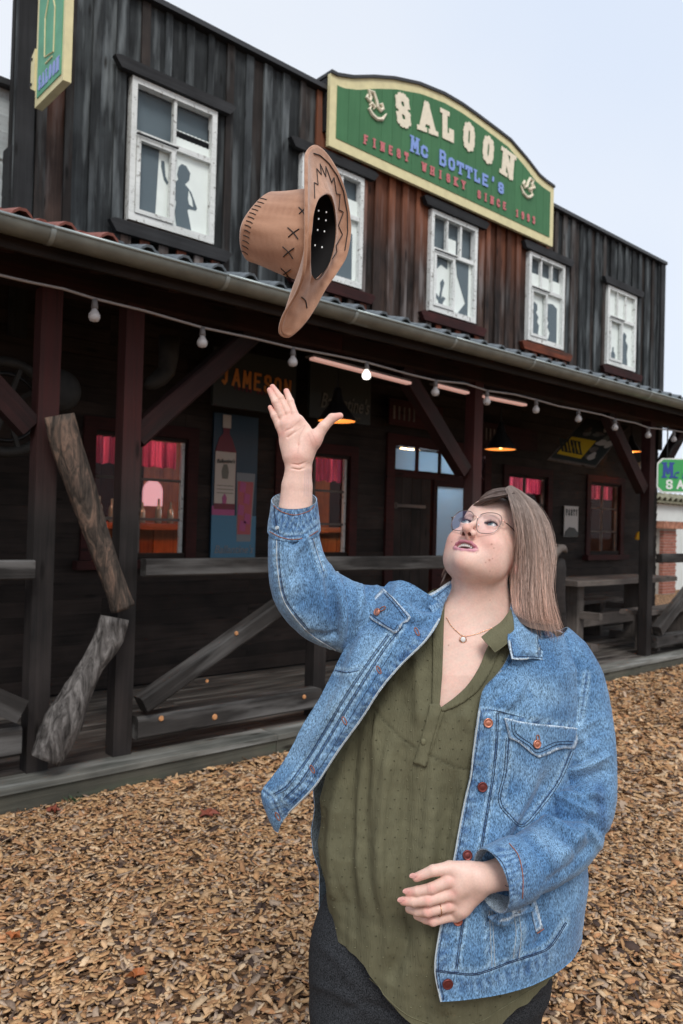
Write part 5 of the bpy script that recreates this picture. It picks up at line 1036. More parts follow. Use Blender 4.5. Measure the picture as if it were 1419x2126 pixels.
def skin_col(V):
    l = V@MH.T; a = np.abs(l[:, 0]); n = len(V); c = np.tile(SK, (n, 1)); m3 = 1+.06*nz3(V, .05, 3)+.04*nz3(V, .35, 8); c *= m3[:, None]; rd = nz3(V, .11, 77)+.7*nz3(V, .5, 78); c *= 1+rd[:, None]*np.array([.010, -.045, -.050])
    def mix(w, col): nonlocal c; w = np.clip(w, 0, 1)[:, None]; c = c*(1-w)+np.array(col)*w
    al = np.stack([a, l[:, 1], l[:, 2]], 1); head = (l[:, 1] > -125) & (V[:, 1] > -150); g = lambda p, s: np.exp(-((al-np.array(p))**2).sum(1)/s**2)*head
    mix(.55*g((40, -42, -5), 24), (.66, .27, .22)); mix(.5*g((0, -34, 36), 15), (.64, .26, .20)); mix(.3*g((52, -62, -30), 22), (.60, .28, .22)); mix(.25*g((0, -104, 8), 16), (.66, .33, .27)); mix(.7*g((74, -50, -90), 18), (.72, .26, .24))
    # lips, then shade painted dark into the mouth hollow and nostrils
    up = chain(al, [((0, -56.5, 16.5), 3.3), ((12, -56.5, 14), 3.2), ((21, -60.5, 10.2), 2.7), ((27.5, -65.5, 3.6), 1.6)], 3); lo = chain(al, [((0, -74.5, 12.5), 4.2), ((13, -71.5, 10.5), 3.8), ((21, -70.0, 7.6), 2.9), ((27.5, -66.5, 3.6), 1.7)], 3)
    mix(.9*(1.0-np.clip(up-.3, 0, 9)/1.3), (.42, .13, .18)); mix(.85*(1.0-np.clip(lo-.4, 0, 9)/1.4), (.60, .25, .33))
    mix((np.maximum(ell(al, (0, -60, 13), (24.5, 11.6, 20)), al[:, 1]+60.6+.0115*al[:, 0]**2) < 0)*(l[:, 2] < 11.5)*1., (.05, .012, .012))
    mix(.95*(1-np.clip(ell(al, (7.0, -43.5, 22), (3.4, 4.8, 6)), 0, 9)/1.0)*(ell(al, (7.0, -43.5, 22), (3.4, 4.8, 6)) < 1.0), (.10, .022, .016))
    # lash lines and brows
    el = ell(al, (31, .2, 4), ALM); mix((np.abs(el-.5) < 2.0)*(l[:, 1] > .3)*(l[:, 2] > -7)*.97, (.035, .02, .018)); mix((np.abs(el) < 1.0)*(l[:, 1] <= .5)*(l[:, 2] > -6)*.5, (.20, .08, .06)); mix(.35*g((31, 9, 2), 8), (.42, .22, .19))
    br = chain(al, [((13, 13.5, 5), 2.6), ((30, 19, 0), 3.2), ((48, 12, -14), 1.6)], 2); mix((1-np.clip(br, 0, 9)/2.0)*.34*(br < 2), (.14, .07, .05))
    mix(.35*(head & (np.abs(l[:, 1]-72) < 16)), (.58, .36, .29))
    P = topx(V)
    for x, y, r in ((1021.5, 1130, 2.0), (1026, 1138, 1.2), (938.6, 1125, 1.3), (1009, 1168, 1.4), (1018, 1186, 1.1), (1017, 1163, 2.2), (1023, 1160, 1.2), (932, 1340, 1.6), (1018, 1246, 1.1), (990, 1148, 1.0)): mix(.75*np.exp(-((P-[x, y])**2).sum(1)/r**2)*(V[:, 2] > -60), (.30, .10, .07))
    mix(.30*np.exp(-((P-[1020, 1168])**2).sum(1)/22**2), (.50, .24, .19))
    return c
hand_parts = []
def body():
    VV = []; QQ = []; CC = []; b = 0
    def addm(V, Q, c): nonlocal b; VV.append(V); QQ.append(Q+b); CC.append(c); b += len(V)
    V, Q = nets(sdf_upper, (-132, -388, -205), (142, 112, 118), 1.4); addm(V, Q, skin_col(V))
    # coarse rest of the body inside the clothes, legs down to the ground
    gz = toworld(np.array([[0, 0, 0.]]))[0]; down = np.array([-RT[2]*0, -1, 0.]); dn = np.array([-RT[2], -UP[2], VW[2]]); dn /= np.linalg.norm(dn)       # world down in the frame
    hipL, hipR = c3(1010, 2080, -40), c3(775, 2080, -40); ht = lambda p: float(toworld(p)[2])*1000
    kn = [hp + dn*(ht(hp)*.42) for hp in (hipL, hipR)]; an = [hp + dn*(ht(hp)-75) for hp in (hipL, hipR)]
    def rest(q):
        d = sdf_torso(q, -34); d = smax(d, q[:, 1]+235, 8); d = smax(d, -(q[:, 1]+720), 20)
        for h_, k_, a_ in ((hipL, kn[0], an[0]), (hipR, kn[1], an[1])): d = smin(d, chain(q, [(h_, 86), (k_, 58), (a_, 38)], 10), 25)
        d = smin(d, chain(q, [(c3(840, 1285, -60), 40), (c3(640, 1235, -20), 36), (c3(611, 1120, 0), 33)], 15), 20)
        return smin(d, chain(q, [(c3(1175, 1410, -65), 38), (c3(1212, 1690, 15), 34), (c3(1110, 1796, 105), 30)], 15), 20)
    V, Q = nets(rest, (-430, -1560, -240), (330, -60, 260), 9.0); addm(V, Q, np.tile(SK, (len(V), 1)))
    # raised hand, palm to the camera
    W_ = lambda x, y, z=0: c3(x, y, z)
    def hand_r(q):
        d = chain(q, [(W_(612, 1130, 0), 36.5), (W_(614, 1060, 0), 35.5), (W_(617, 1010, 0), 32), (W_(620, 975, 2), 27.5), (W_(620, 955, 3), 26)], 3)
        d = smax(d, -(q[:, 1]+40), 6) if False else d
        d = smin(d, ell((q-W_(617, 915, 4))@np.array([[.98, .17, 0], [-.17, .98, 0], [0, 0, 1.]]).T, (0, 0, 0), (37, 50, 15)), 20)
        d = smin(d, cap(q, W_(610, 945, 8), W_(600, 885, 6), 19, 15), 12)                        # heel under the little finger
        d = smin(d, cap(q, W_(630, 945, 12), W_(652, 912, 12), 18, 16), 12)                      # ball of the thumb
        d = smin(d, cap(q, W_(592, 880, 4), W_(618, 872, 4), 12, 12), 10)
        th = chain(q, [(W_(652, 915, 12), 15), (W_(672, 886, 14), 11), (W_(690, 868, 12), 9.6), (W_(706, 863.5, 8), 7.2)], 3); d = smin(d, th, 9); fg = None
        for pl in ([(617, 875, 2, 9.5), (611, 858, 1, 9.0), (603, 833, -5, 8.4), (595, 812, -16, 6.6)], [(603, 875, 1, 9.5), (597, 856, 0, 9.0), (583, 826, -6, 8.2), (566, 803, -18, 6.4)],
                   [(592, 878, 1, 9.5), (584, 862, 3, 8.8), (572, 834, 4, 8.4), (560.5, 810, -4, 6.6)], [(586, 898, 4, 9.5), (579, 884, 4, 8.2), (570, 864, 4, 7.5), (561.5, 846, 0, 5.6)]):
            e_ = chain(q, [(W_(*p[:3]), p[3]*.92) for p in pl], 2.5); fg = e_ if fg is None else smin(fg, e_, .8)
        d = smin(d, fg, 4.5)
        # creases of the palm
        for pl in ([(592, 895), (606, 888), (624, 872)], [(598, 908), (612, 897), (634, 882)], [(634, 884), (622, 905), (619, 940)]): d = smax(d, -chain(q, [(W_(x, y, 22.5), 1.1) for x, y in pl], 1), 4)
        for pl in ([(603, 963), (620, 965), (641, 958)], [(601, 972), (622, 975), (645, 968)]): d = smax(d, -chain(q, [(W_(x, y, 28), 1.0) for x, y in pl], 1), 3)
        return d
    V, Q = nets(hand_r, W_(530, 1130, -60), W_(735, 780, 60), 1.35); P = topx(V); c = np.tile(SK*1.02, (len(V), 1)); c *= (1+.05*nz3(V, .08, 4)+.03*nz3(V, .4, 5))[:, None]
    def mx(w, col): nonlocal c; w = np.clip(w, 0, 1)[:, None]; c = c*(1-w)+np.array(col)*w
    for x, y, r, s in ((593, 809, 10, .5), (565, 800, 10, .5), (560, 809, 11, .5), (560, 846, 11, .55), (704, 864, 14, .5), (615, 950, 18, .35), (655, 915, 18, .35), (585, 900, 12, .4), (600, 870, 22, .22)): mx(s*np.exp(-((P-[x, y])**2).sum(1)/r**2), (.72, .27, .22))
    for pl in ([(592, 895), (606, 888), (624, 872)], [(598, 908), (612, 897), (634, 882)], [(634, 884), (622, 905), (619, 940)], [(601, 965), (620, 967), (643, 960)], [(640, 900), (650, 925)], [(646, 895), (657, 918)], [(575, 829), (584, 827)], [(587, 828), (597, 824)], [(606, 832), (614, 829)], [(566, 863), (576, 860)]):
        r, t = segdist(P, pl); mx(.30*np.exp(-(r/1.2)**2)*(V[:, 2] > 0), (.46, .21, .17))
    for k in range(3): r, t = segdist(P, [(634+k*4, 975), (632+k*4, 1030)]); mx(.22*np.exp(-(r/1.4)**2), (.36, .30, .36))
    addm(V, Q, c)
    # lowered hand in front of the blouse, back of the hand to the camera
    z0 = 175
    def hand_l(q):
        G = lambda x, y, z, r: (W_(x, y, z0+z), r)
        d = chain(q, [G(1110, 1796, -46, 30), G(1060, 1810, -22, 29), G(1000, 1826, 0, 27)], 12)
        d = smin(d, chain(q, [G(985, 1822, 2, 25), G(955, 1836, 4, 22), G(945, 1850, 2, 22)], 10), 14)
        d = smin(d, chain(q, [G(985, 1850, -4, 22), G(955, 1880, -6, 21), G(945, 1895, -10, 17)], 10), 14)
        d = smin(d, chain(q, [G(960, 1815, 4, 20), G(935, 1808, 4, 14)], 6), 12)
        th = chain(q, [G(975, 1810, 2, 18), G(935, 1803, 6, 12.5), G(900, 1808, 10, 10.2), G(865, 1822, 6, 8.0)], 3); d = smin(d, th, 7)
        for pl in ([(945, 1828, 10, 12.5), (931, 1830, 14, 11.5), (897, 1845, 14, 10.2), (868, 1851, 4, 9.2), (849, 1853, -6, 7.8)], [(955, 1852, 8, 12.5), (938, 1856, 13, 11.5), (890, 1869, 13, 10.4), (860, 1872, 2, 9.4), (838, 1871, -8, 8.0)],
                   [(950, 1875, 2, 12), (933, 1881, 8, 11), (888, 1893, 7, 9.8), (868, 1893, -8, 8.8), (850, 1888, -22, 7.6)], [(950, 1895, -8, 11), (935, 1902, -2, 10), (900, 1913, -2, 9.0), (884, 1909, -14, 8.0), (866, 1902, -28, 7)]):
            d = smin(d, chain(q, [G(*p) for p in pl], 2.5), 3.0)
        return d
    V, Q = nets(hand_l, W_(800, 1960, 110), W_(1160, 1740, 260), 1.35); P = topx(V); c = np.tile(SK*1.0, (len(V), 1)); c *= (1+.05*nz3(V, .07, 9)+.03*nz3(V, .4, 5))[:, None]
    for x, y, r, s in ((850, 1853, 10, .6), (838, 1872, 10, .6), (866, 1822, 12, .5), (897, 1845, 9, .45), (890, 1869, 9, .45), (888, 1893, 9, .45), (935, 1828, 10, .35), (942, 1855, 10, .35), (933, 1881, 10, .4), (895, 1912, 12, .4)): mx(s*np.exp(-((P-[x, y])**2).sum(1)/r**2), (.74, .27, .23))
    for x0 in (893, 899): r, t = segdist(P, [(x0-6, 1838), (x0-4, 1852)]); mx(.25*np.exp(-(r/1.2)**2), (.45, .2, .17))
    addm(V, Q, c)
    return put('body', np.vstack(VV), np.vstack(QQ), 'skin', woman, True, np.vstack(CC))
BODY = body()
# ---- eyes, teeth, nails, ring
plain('eye_white', (.50, .48, .46), .12, spec=.6); plain('iris', (.09, .15, .15), .15, spec=.6, noise=.4, nscale=900); plain('pupil', (.005, .005, .005), .1); plain('teeth', (.78, .75, .68), .25, spec=.5); plain('gold', (.78, .42, .26), .22, 1.0); plain('opal', (.85, .84, .82), .2)
plain('lash', (.02, .012, .01), .7); plain('nail', (.74, .40, .36), .25, spec=.6)
def ballmesh(c, r, sq=None, n=24):
    u = np.linspace(0, math.pi, n); v = np.linspace(0, 2*math.pi, n, endpoint=False); uu, vv = np.meshgrid(u, v, indexing='ij'); P = np.stack([np.sin(uu)*np.cos(vv), np.sin(uu)*np.sin(vv), np.cos(uu)], -1).reshape(-1, 3)*r; return P, gridf(n, n, True)
def eyes():
    gz = np.array([-.16, .30, .94]); gz /= np.linalg.norm(gz)
    for s in (-1, 1):
        cen = np.array([31.*s, -1, -8.5]); P, Q = ballmesh(0, 12.0); e = put('eyeball', (P+cen)@MH, Q, 'eye_white', woman)
        e1 = np.cross(gz, [0, 1, 0]); e1 /= np.linalg.norm(e1); e2 = np.cross(gz, e1)
        for nm, rad, rr in (('iris', 6.0, 12.12), ('pupil', 2.6, 12.22)):
            a = np.linspace(0, 2*math.pi, 20, endpoint=False); rings = [(t*rad) for t in (0.02, .5, 1)]; V = []
            for t in rings: V += [cen + gz*math.sqrt(rr*rr-t*t) + (e1*math.cos(x)+e2*math.sin(x))*t for x in a]
            put(nm, np.array(V)@MH, gridf(3, 20, True), nm, e)
        # lashes
        ls = []
        for t in np.linspace(-1, 1, 22):
            x = 31*s+12.8*t; y = .2+5.0*math.sqrt(max(0, 1-t*t)); b = np.array([x, y, 4.5-abs(t)*5]); ls.append(np.array([b, b+[1.5*t, 1.5, 3.2], b+[2.8*t, 4.2, 4.8]])@MH)
        V, Q = tubes(ls, np.array([.5, .38, .12]), 4); put('eyelashes', V, Q, 'lash', woman)
    T = []
    tv = []; tq = []; b = 0
    tooth = put
    for k in range(-5, 6):
        x = k*4.3; fz = 12.6-(x*x)/46; hgt = 6.4 if abs(k) < 2 else 5.4; bx = np.array([[i*1.95+x, -58.6-.0115*x*x-j*hgt, fz-w*3-(.6 if j else 0)] for i in (-1, 1) for j in (0, 1) for w in (0, 1)]); q = np.array([(0, 2, 3, 1), (4, 5, 7, 6), (0, 1, 5, 4), (2, 6, 7, 3), (0, 4, 6, 2), (1, 3, 7, 5)]); put('tooth', bx@MH, q, 'teeth', woman, False)
eyes()
def nails():
    for (x, y, z, dx, dy) in ((858, 1819, 190, -9, 4), (844, 1851, 178, -8, 1), (833, 1869, 176, -7, 0)):
        c = c3(x, y, z); a = np.linspace(0, 2*math.pi, 14, endpoint=False); V = np.array([c]+[c+np.array([7*math.cos(t), 5*math.sin(t), 1.5-2.5*abs(math.sin(t))-.5*math.cos(t)]) for t in a]); Q = np.array([(0, i+1, (i+1) % 14+1) for i in range(14)])
        put('nail', V, Q, 'nail', woman)
    c = c3(912, 1888, 182); a = np.linspace(0, 2*math.pi, 24); P = np.stack([c[0]+3.2*np.cos(a), c[1]+12.4*np.sin(a), c[2]+12.8*np.cos(a)], 1); V, Q = tubes([P], .9, 6); r = put('ring', V, Q, 'gold', woman)
nails()
# ------------------------------------------------------------------ cloth materials
def denim_mat():
    m, n, l, b = nt('denim'); b.inputs['Roughness'].default_value = .85; setspec(b, .15); b.inputs['Sheen Weight'].default_value = .15
    at = n.new('ShaderNodeAttribute'); at.attribute_name = 'col'; tc = n.new('ShaderNodeTexCoord')
    mp = n.new('ShaderNodeMapping'); mp.inputs['Rotation'].default_value = (.5, .4, .8); mp.inputs['Scale'].default_value = (1, 1, .34); l.new(tc.outputs['Object'], mp.inputs[0])
    nz = n.new('ShaderNodeTexNoise'); nz.inputs['Scale'].default_value = 560; nz.inputs['Detail'].default_value = 3; nz.inputs['Roughness'].default_value = .7; l.new(mp.outputs[0], nz.inputs['Vector'])
    n2 = n.new('ShaderNodeTexNoise'); n2.inputs['Scale'].default_value = 150; n2.inputs['Detail'].default_value = 5; l.new(tc.outputs['Object'], n2.inputs['Vector'])
    ad = n.new('ShaderNodeMath'); ad.operation = 'MULTIPLY_ADD'; ad.inputs[1].default_value = .30; l.new(n2.outputs[0], ad.inputs[0]); ml = n.new('ShaderNodeMath'); ml.operation = 'MULTIPLY'; ml.inputs[1].default_value = 1.0; l.new(nz.outputs[0], ml.inputs[0]); l.new(ml.outputs[0], ad.inputs[2])
    mr = n.new('ShaderNodeMapRange'); mr.inputs['From Min'].default_value = .50; mr.inputs['From Max'].default_value = .82; mr.inputs['To Min'].default_value = .34; mr.inputs['To Max'].default_value = 1.85; l.new(ad.outputs[0], mr.inputs['Value'])
    hv = n.new('ShaderNodeHueSaturation'); l.new(at.outputs['Color'], hv.inputs['Color']); l.new(mr.outputs[0], hv.inputs['Value']); l.new(hv.outputs[0], b.inputs['Base Color'])
    bp = n.new('ShaderNodeBump'); bp.inputs['Strength'].default_value = .35; bp.inputs['Distance'].default_value = .0012; l.new(nz.outputs[0], bp.inputs['Height']); l.new(bp.outputs[0], b.inputs['Normal'])
denim_mat()
plain('thread_navy', (.012, .022, .06), .8); plain('thread_pale', (.46, .52, .55), .8); plain('thread_rust', (.30, .10, .05), .8); plain('copper', (.72, .30, .20), .32, .85); plain('copper_dark', (.20, .055, .05), .4, .7); plain('copper_mid', (.50, .17, .12), .35, .8)
DB = np.array([.080, .185, .335]); DL = np.array([.31, .47, .61]); DD = np.array([.028, .068, .17])
def denim_col(V, seams=(), base=0.0, seed=0):
    """indigo with fading beside its seams and along the raised folds"""
    n1 = nz3(V, .035, seed+1, 4); n2 = nz3(V, .16, seed+2, 3); c = np.tile(DB, (len(V), 1))
    def mix(w, col): nonlocal c; w = np.clip(w, 0, 1)[:, None]; c = c*(1-w)+np.array(col)*w
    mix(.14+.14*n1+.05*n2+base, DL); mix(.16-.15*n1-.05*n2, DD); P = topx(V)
    for s in seams:
        pl, kind = s[0], s[1]; r, t = segdist(P, pl); pk = .5+.5*np.sin(t*len(pl)*19+n2*3)
        if kind == 'seam': mix(.75*np.exp(-((r-5)/4.0)**2)*(.35+.65*pk), DL); mix(.85*np.exp(-(r/1.7)**2), DD)
        elif kind == 'band': mix(.68*np.exp(-(r/13)**2)*(.2+.8*pk), DD); mix(.45*np.exp(-(r/13)**2)*(.9-pk), DL)
        elif kind == 'pale': mix(.30*np.exp(-(r/22)**2), DL)
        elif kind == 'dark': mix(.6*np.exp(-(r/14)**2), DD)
        elif kind == 'edge': mix(.9*np.exp(-(r/2.2)**2), (.55, .62, .66)); mix(.35*np.exp(-((r-6)/4)**2)*pk, DD)
    return c
def sheet(name, V, nu, nv, seams, folds, parent, mat='denim', wrap=False, t=2.2, seed=0, base=0.0, amp=1.2, colf=None, flip=False):
    Q = gridf(nu, nv, wrap)
    if flip: Q = Q[:, ::-1]
    N = vnormals(V, Q); V = creases(V, N, [(a_, b_, c_*2.1) for a_, b_, c_ in folds]); V = V+N*(amp*nz3(V, .045, seed+20, 3))[:, None]; V = V+N*(.35*amp*nz3(V, .15, seed+21, 2))[:, None]; PX = topx(V); LN = [(s[0], np.linalg.norm(np.diff(np.array(s[0], float), axis=0), axis=1).sum()) for s in seams if s[1] in ('seam', 'band')]
    for pl_, ll in LN: r_, t_ = segdist(PX, pl_); V = V+N*(np.exp(-(r_/9)**2)*(.85*np.sin(t_*ll*.42+1.3*np.sin(t_*ll*.13))-1.1*np.exp(-(r_/2.2)**2)))[:, None]
    N = vnormals(V, Q); cl = Cloth(V, Q); c = colf(V) if colf else denim_col(V, seams, base, seed)
    # fold crests are worn paler, valleys keep their dye
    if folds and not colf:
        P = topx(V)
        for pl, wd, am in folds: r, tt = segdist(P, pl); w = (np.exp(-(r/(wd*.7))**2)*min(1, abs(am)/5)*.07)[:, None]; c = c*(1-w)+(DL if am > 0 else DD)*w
    V2, Q2 = thick(V, Q, N, t, nu, nv, wrap); cc = np.vstack([c, c*.0+np.array([.33, .42, .50]) if not colf else c])
    return put(name, V2, Q2, mat, parent, True, cc), cl
# ------------------------------------------------------------------ blouse
vcol('blouse_cloth', rough=.85, spec=.15)
def blouse_shader():
    m = MATS['blouse_cloth']; n = m.node_tree.nodes; l = m.node_tree.links; b = n['Principled BSDF']; tc = n.new('ShaderNodeTexCoord')
    mp = n.new('ShaderNodeMapping'); mp.inputs['Scale'].default_value = (1, 1, .13); l.new(tc.outputs['Object'], mp.inputs[0]); nz = n.new('ShaderNodeTexNoise'); nz.inputs['Scale'].default_value = 330; nz.inputs['Detail'].default_value = 4; nz.inputs['Distortion'].default_value = .4; l.new(mp.outputs[0], nz.inputs['Vector'])
    bp = n.new('ShaderNodeBump'); bp.inputs['Strength'].default_value = .75; bp.inputs['Distance'].default_value = .003; l.new(nz.outputs[0], bp.inputs['Height']); l.new(bp.outputs[0], b.inputs['Normal'])
blouse_shader()
OL = np.array([.130, .124, .075])
def blouse_col(V): c = np.tile(OL, (len(V), 1)); return c*(1+.10*nz3(V, .03, 31)+.10*nz3(V, .2, 32))[:, None]
VL = [(922, 1225), (921, 1290), (919, 1350), (917, 1410), (914, 1468)]; VR = [(1068, 1262), (1040, 1300), (1012, 1345), (998, 1380), (975, 1418), (945, 1448), (914, 1470)]
VPOLY = [(905, 1150), (919, 1235)]+VL[1:]+VR[::-1]+[(1085, 1240), (1085, 1150)]
YOKE_L = [(758, 1452), (775, 1468), (800, 1498), (830, 1530), (862, 1553)]; YOKE_R = [(890, 1566), (920, 1582), (950, 1594), (990, 1602)]
def hem_py(px): return float(np.interp(px, [640, 684, 705, 745, 766, 780, 810, 850, 900, 940, 1000, 1060, 1100, 1140, 1200], [1948, 1956, 1968, 1996, 2030, 2048, 2080, 2112, 2130, 2136, 2122, 2085, 2058, 2035, 2010]))
def blouse():
    nv = 260; nu = 250; T = np.linspace(-math.pi, math.pi, nv, endpoint=False); V = np.zeros((nu, nv, 3)); y0 = c3(0, 1228, -40)[1]
    for j, t in enumerate(T):
        u = math.sin(t); front = math.cos(t) > 0; pxe = 925+262*u; hy = c3(0, hem_py(pxe) if front else 2010-30*abs(u), 100*math.cos(t)+0)[1]
        s = np.linspace(0, 1, nu); y = y0+(hy-y0)*s; xc, a, zc, b = row(y, 0)
        g = np.clip((-y-300)/500, 0, 1)                                 # gathers open out below the yoke
        fo = (np.sin(t*30+1.5*np.sin(y*.006+t*3))*.55+np.sin(t*47+y*.004)*.35+np.sin(t*17+2)*.7)*(.5+2.6*g)*max(0, math.cos(t)*.8+.35)
        low = 10*np.clip((-y-560)/250, 0, 1); V[:, j] = np.stack([xc+(a+fo*.7)*u, y, zc+(b+fo+low)*math.cos(t)], 1)
    V = V.reshape(-1, 3); Q = gridf(nu, nv, True); N = vnormals(V, Q)
    if N[:, 2][V[:, 2] > 50].mean() < 0: Q = Q[:, ::-1]; N = -N
    fl = [([(790, 1470), (780, 1560), (770, 1700)], 12, 4), ([(740, 1500), (725, 1640), (722, 1800), (735, 1930)], 13, -6), ([(812, 1520), (800, 1640), (790, 1760), (800, 1900)], 14, 7), ([(770, 1560), (755, 1700), (760, 1850)], 12, -5), ([(850, 1560), (842, 1650), (838, 1800), (845, 2000)], 15, -6), ([(900, 1590), (893, 1700), (880, 1850), (882, 2050)], 17, 6), ([(940, 1610), (930, 1720), (905, 1850)], 13, -5), ([(700, 1640), (690, 1760), (697, 1900)], 12, 5), ([(965, 1610), (955, 1680), (940, 1760)], 9, 4),
          ([(800, 1350), (830, 1420), (842, 1500)], 14, -1.6), ([(860, 1310), (868, 1400), (872, 1520)], 12, 4), ([(840, 1330), (822, 1400), (800, 1440)], 10, 3), ([(960, 1470), (985, 1520), (980, 1590)], 14, 3), ([(985, 1430), (960, 1470), (930, 1495)], 8, -1.5),
          ([(850, 1920), (830, 1990), (800, 2040)], 18, -5), ([(930, 1960), (920, 2040), (930, 2110)], 20, 5)]
    rs = np.random.RandomState(3)
    for k in range(30):                                               # small gathers hanging from the yoke seam
        q = k/29; P0 = spl(YOKE_L+YOKE_R, 30)[k]; L_ = rs.uniform(35, 85); fl.append(([(P0[0], P0[1]+5), (P0[0]-4+rs.uniform(-6, 3), P0[1]+L_)], 2.6, rs.choice([-1, 1])*rs.uniform(1.0, 2.0)))
    V = creases(V, N, [(a_, b_, c_*(2.3 if b_ > 5 else 1.6)) for a_, b_, c_ in fl]); V += N*(1.0*nz3(V, .05, 60, 3))[:, None]
    for yk in (YOKE_L, YOKE_R): r, t = segdist(topx(V), yk); V -= N*(1.8*np.exp(-(r/2.6)**2)*(N[:, 2] > 0))[:, None]
    cl = Cloth(V, Q); P = topx(V); cut = inpoly(P, VPOLY) & (N[:, 2] > -.2) & (V[:, 2] > -60); keep = ~cut[Q].any(1); Q = Q[keep]; c = blouse_col(V)
    for yk in (YOKE_L, YOKE_R): r, t = segdist(P, yk); c *= (1-.35*np.exp(-(r/1.8)**2)*(N[:, 2] > 0))[:, None]
    o = put('blouse', V, Q, 'blouse_cloth', woman, True, c); return o, cl
BL, CLB = blouse()
def blouse_parts():
    def ap(name, poly, off, th, cl=CLB, step=5): V, T = applique(poly, cl, off, th, step); return put(name, V, T, 'blouse_cloth', BL, False, blouse_col(V)*1.03)
    # the open neck edges carry a stand of folded cloth
    W = [(x, y) for x, y in VR]; inner = np.array(spl(W, 22)); d = np.gradient(inner, axis=0); d /= np.linalg.norm(d, axis=1, keepdims=True); nn = np.stack([-d[:, 1], d[:, 0]], 1)
    wd = np.interp(np.linspace(0, 1, 22), [0, .3, .7, 1], [14, 26, 24, 10]); outer = inner-nn*wd[:, None]
    ap('neck_facing', [tuple(p) for p in inner]+[tuple(p) for p in outer[::-1]], 4, 5)
    ap('neck_facing', [(925, 1225), (922, 1300), (919, 1400), (913, 1470), (897, 1470), (899, 1400), (900, 1300), (908, 1240)], 4, 5)
    ap('placket', [(913, 1462), (917, 1470), (900, 1530), (884, 1592), (860, 1584), (868, 1560), (884, 1500), (893, 1462)], 4.5, 4)
    ap('placket', [(915, 1470), (924, 1474), (910, 1520), (896, 1560), (889, 1570), (900, 1520)], 3, 3)
    p, n_ = CLB.hit(880, 1539, 6); u, v = np.linspace(0, math.pi*.5, 5), np.linspace(0, 2*math.pi, 14, endpoint=False); put('blouse_button', np.array([p+np.array([5.0*math.sin(a)*math.cos(b), 6.6*math.sin(a)*math.sin(b), 2.2*math.cos(a)]) for a in u for b in v]), gridf(5, 14, True), 'blouse_cloth', BL, True, np.tile(OL*1.3, (70, 1)))
    # woven tufts
    Vs = []; Qs = []; Cs = []; b = 0; rs = np.random.RandomState(9); bp, bq = ballmesh(0, 1.0, n=6)
    for iy in range(42):
        for ix in range(26):
            x = 640+ix*22+(11 if iy % 2 else 0)+rs.uniform(-3, 3)+(iy*2.2 % 9); y = 1290+iy*20.5+rs.uniform(-3, 3)
            if inpoly(np.array([[x, y]]), VPOLY)[0] or y > hem_py(x)-8: continue
            p, n_ = CLB.hit(x, y, .6)
            if n_[2] < .25: continue
            Vs.append(p+bp*np.array([1.7, 1.0, 1.1])*rs.uniform(.8, 1.2)); Qs.append(bq+b); b += len(bp); Cs.append(np.tile(OL*(rs.choice([.55, .7, 1.4])), (len(bp), 1)))
    o = put('woven_dots', np.vstack(Vs), np.vstack(Qs), 'blouse_cloth', BL, True, np.vstack(Cs)); o['kind'] = 'stuff'
    V, Q = tubes([on(CLB, [(x, hem_py(x)-1.5) for x in np.linspace(690, 1120, 12)], .5)], 1.0, 5); put('hem', V, Q, 'blouse_cloth', BL, True, blouse_col(V)*1.2)
blouse_parts()
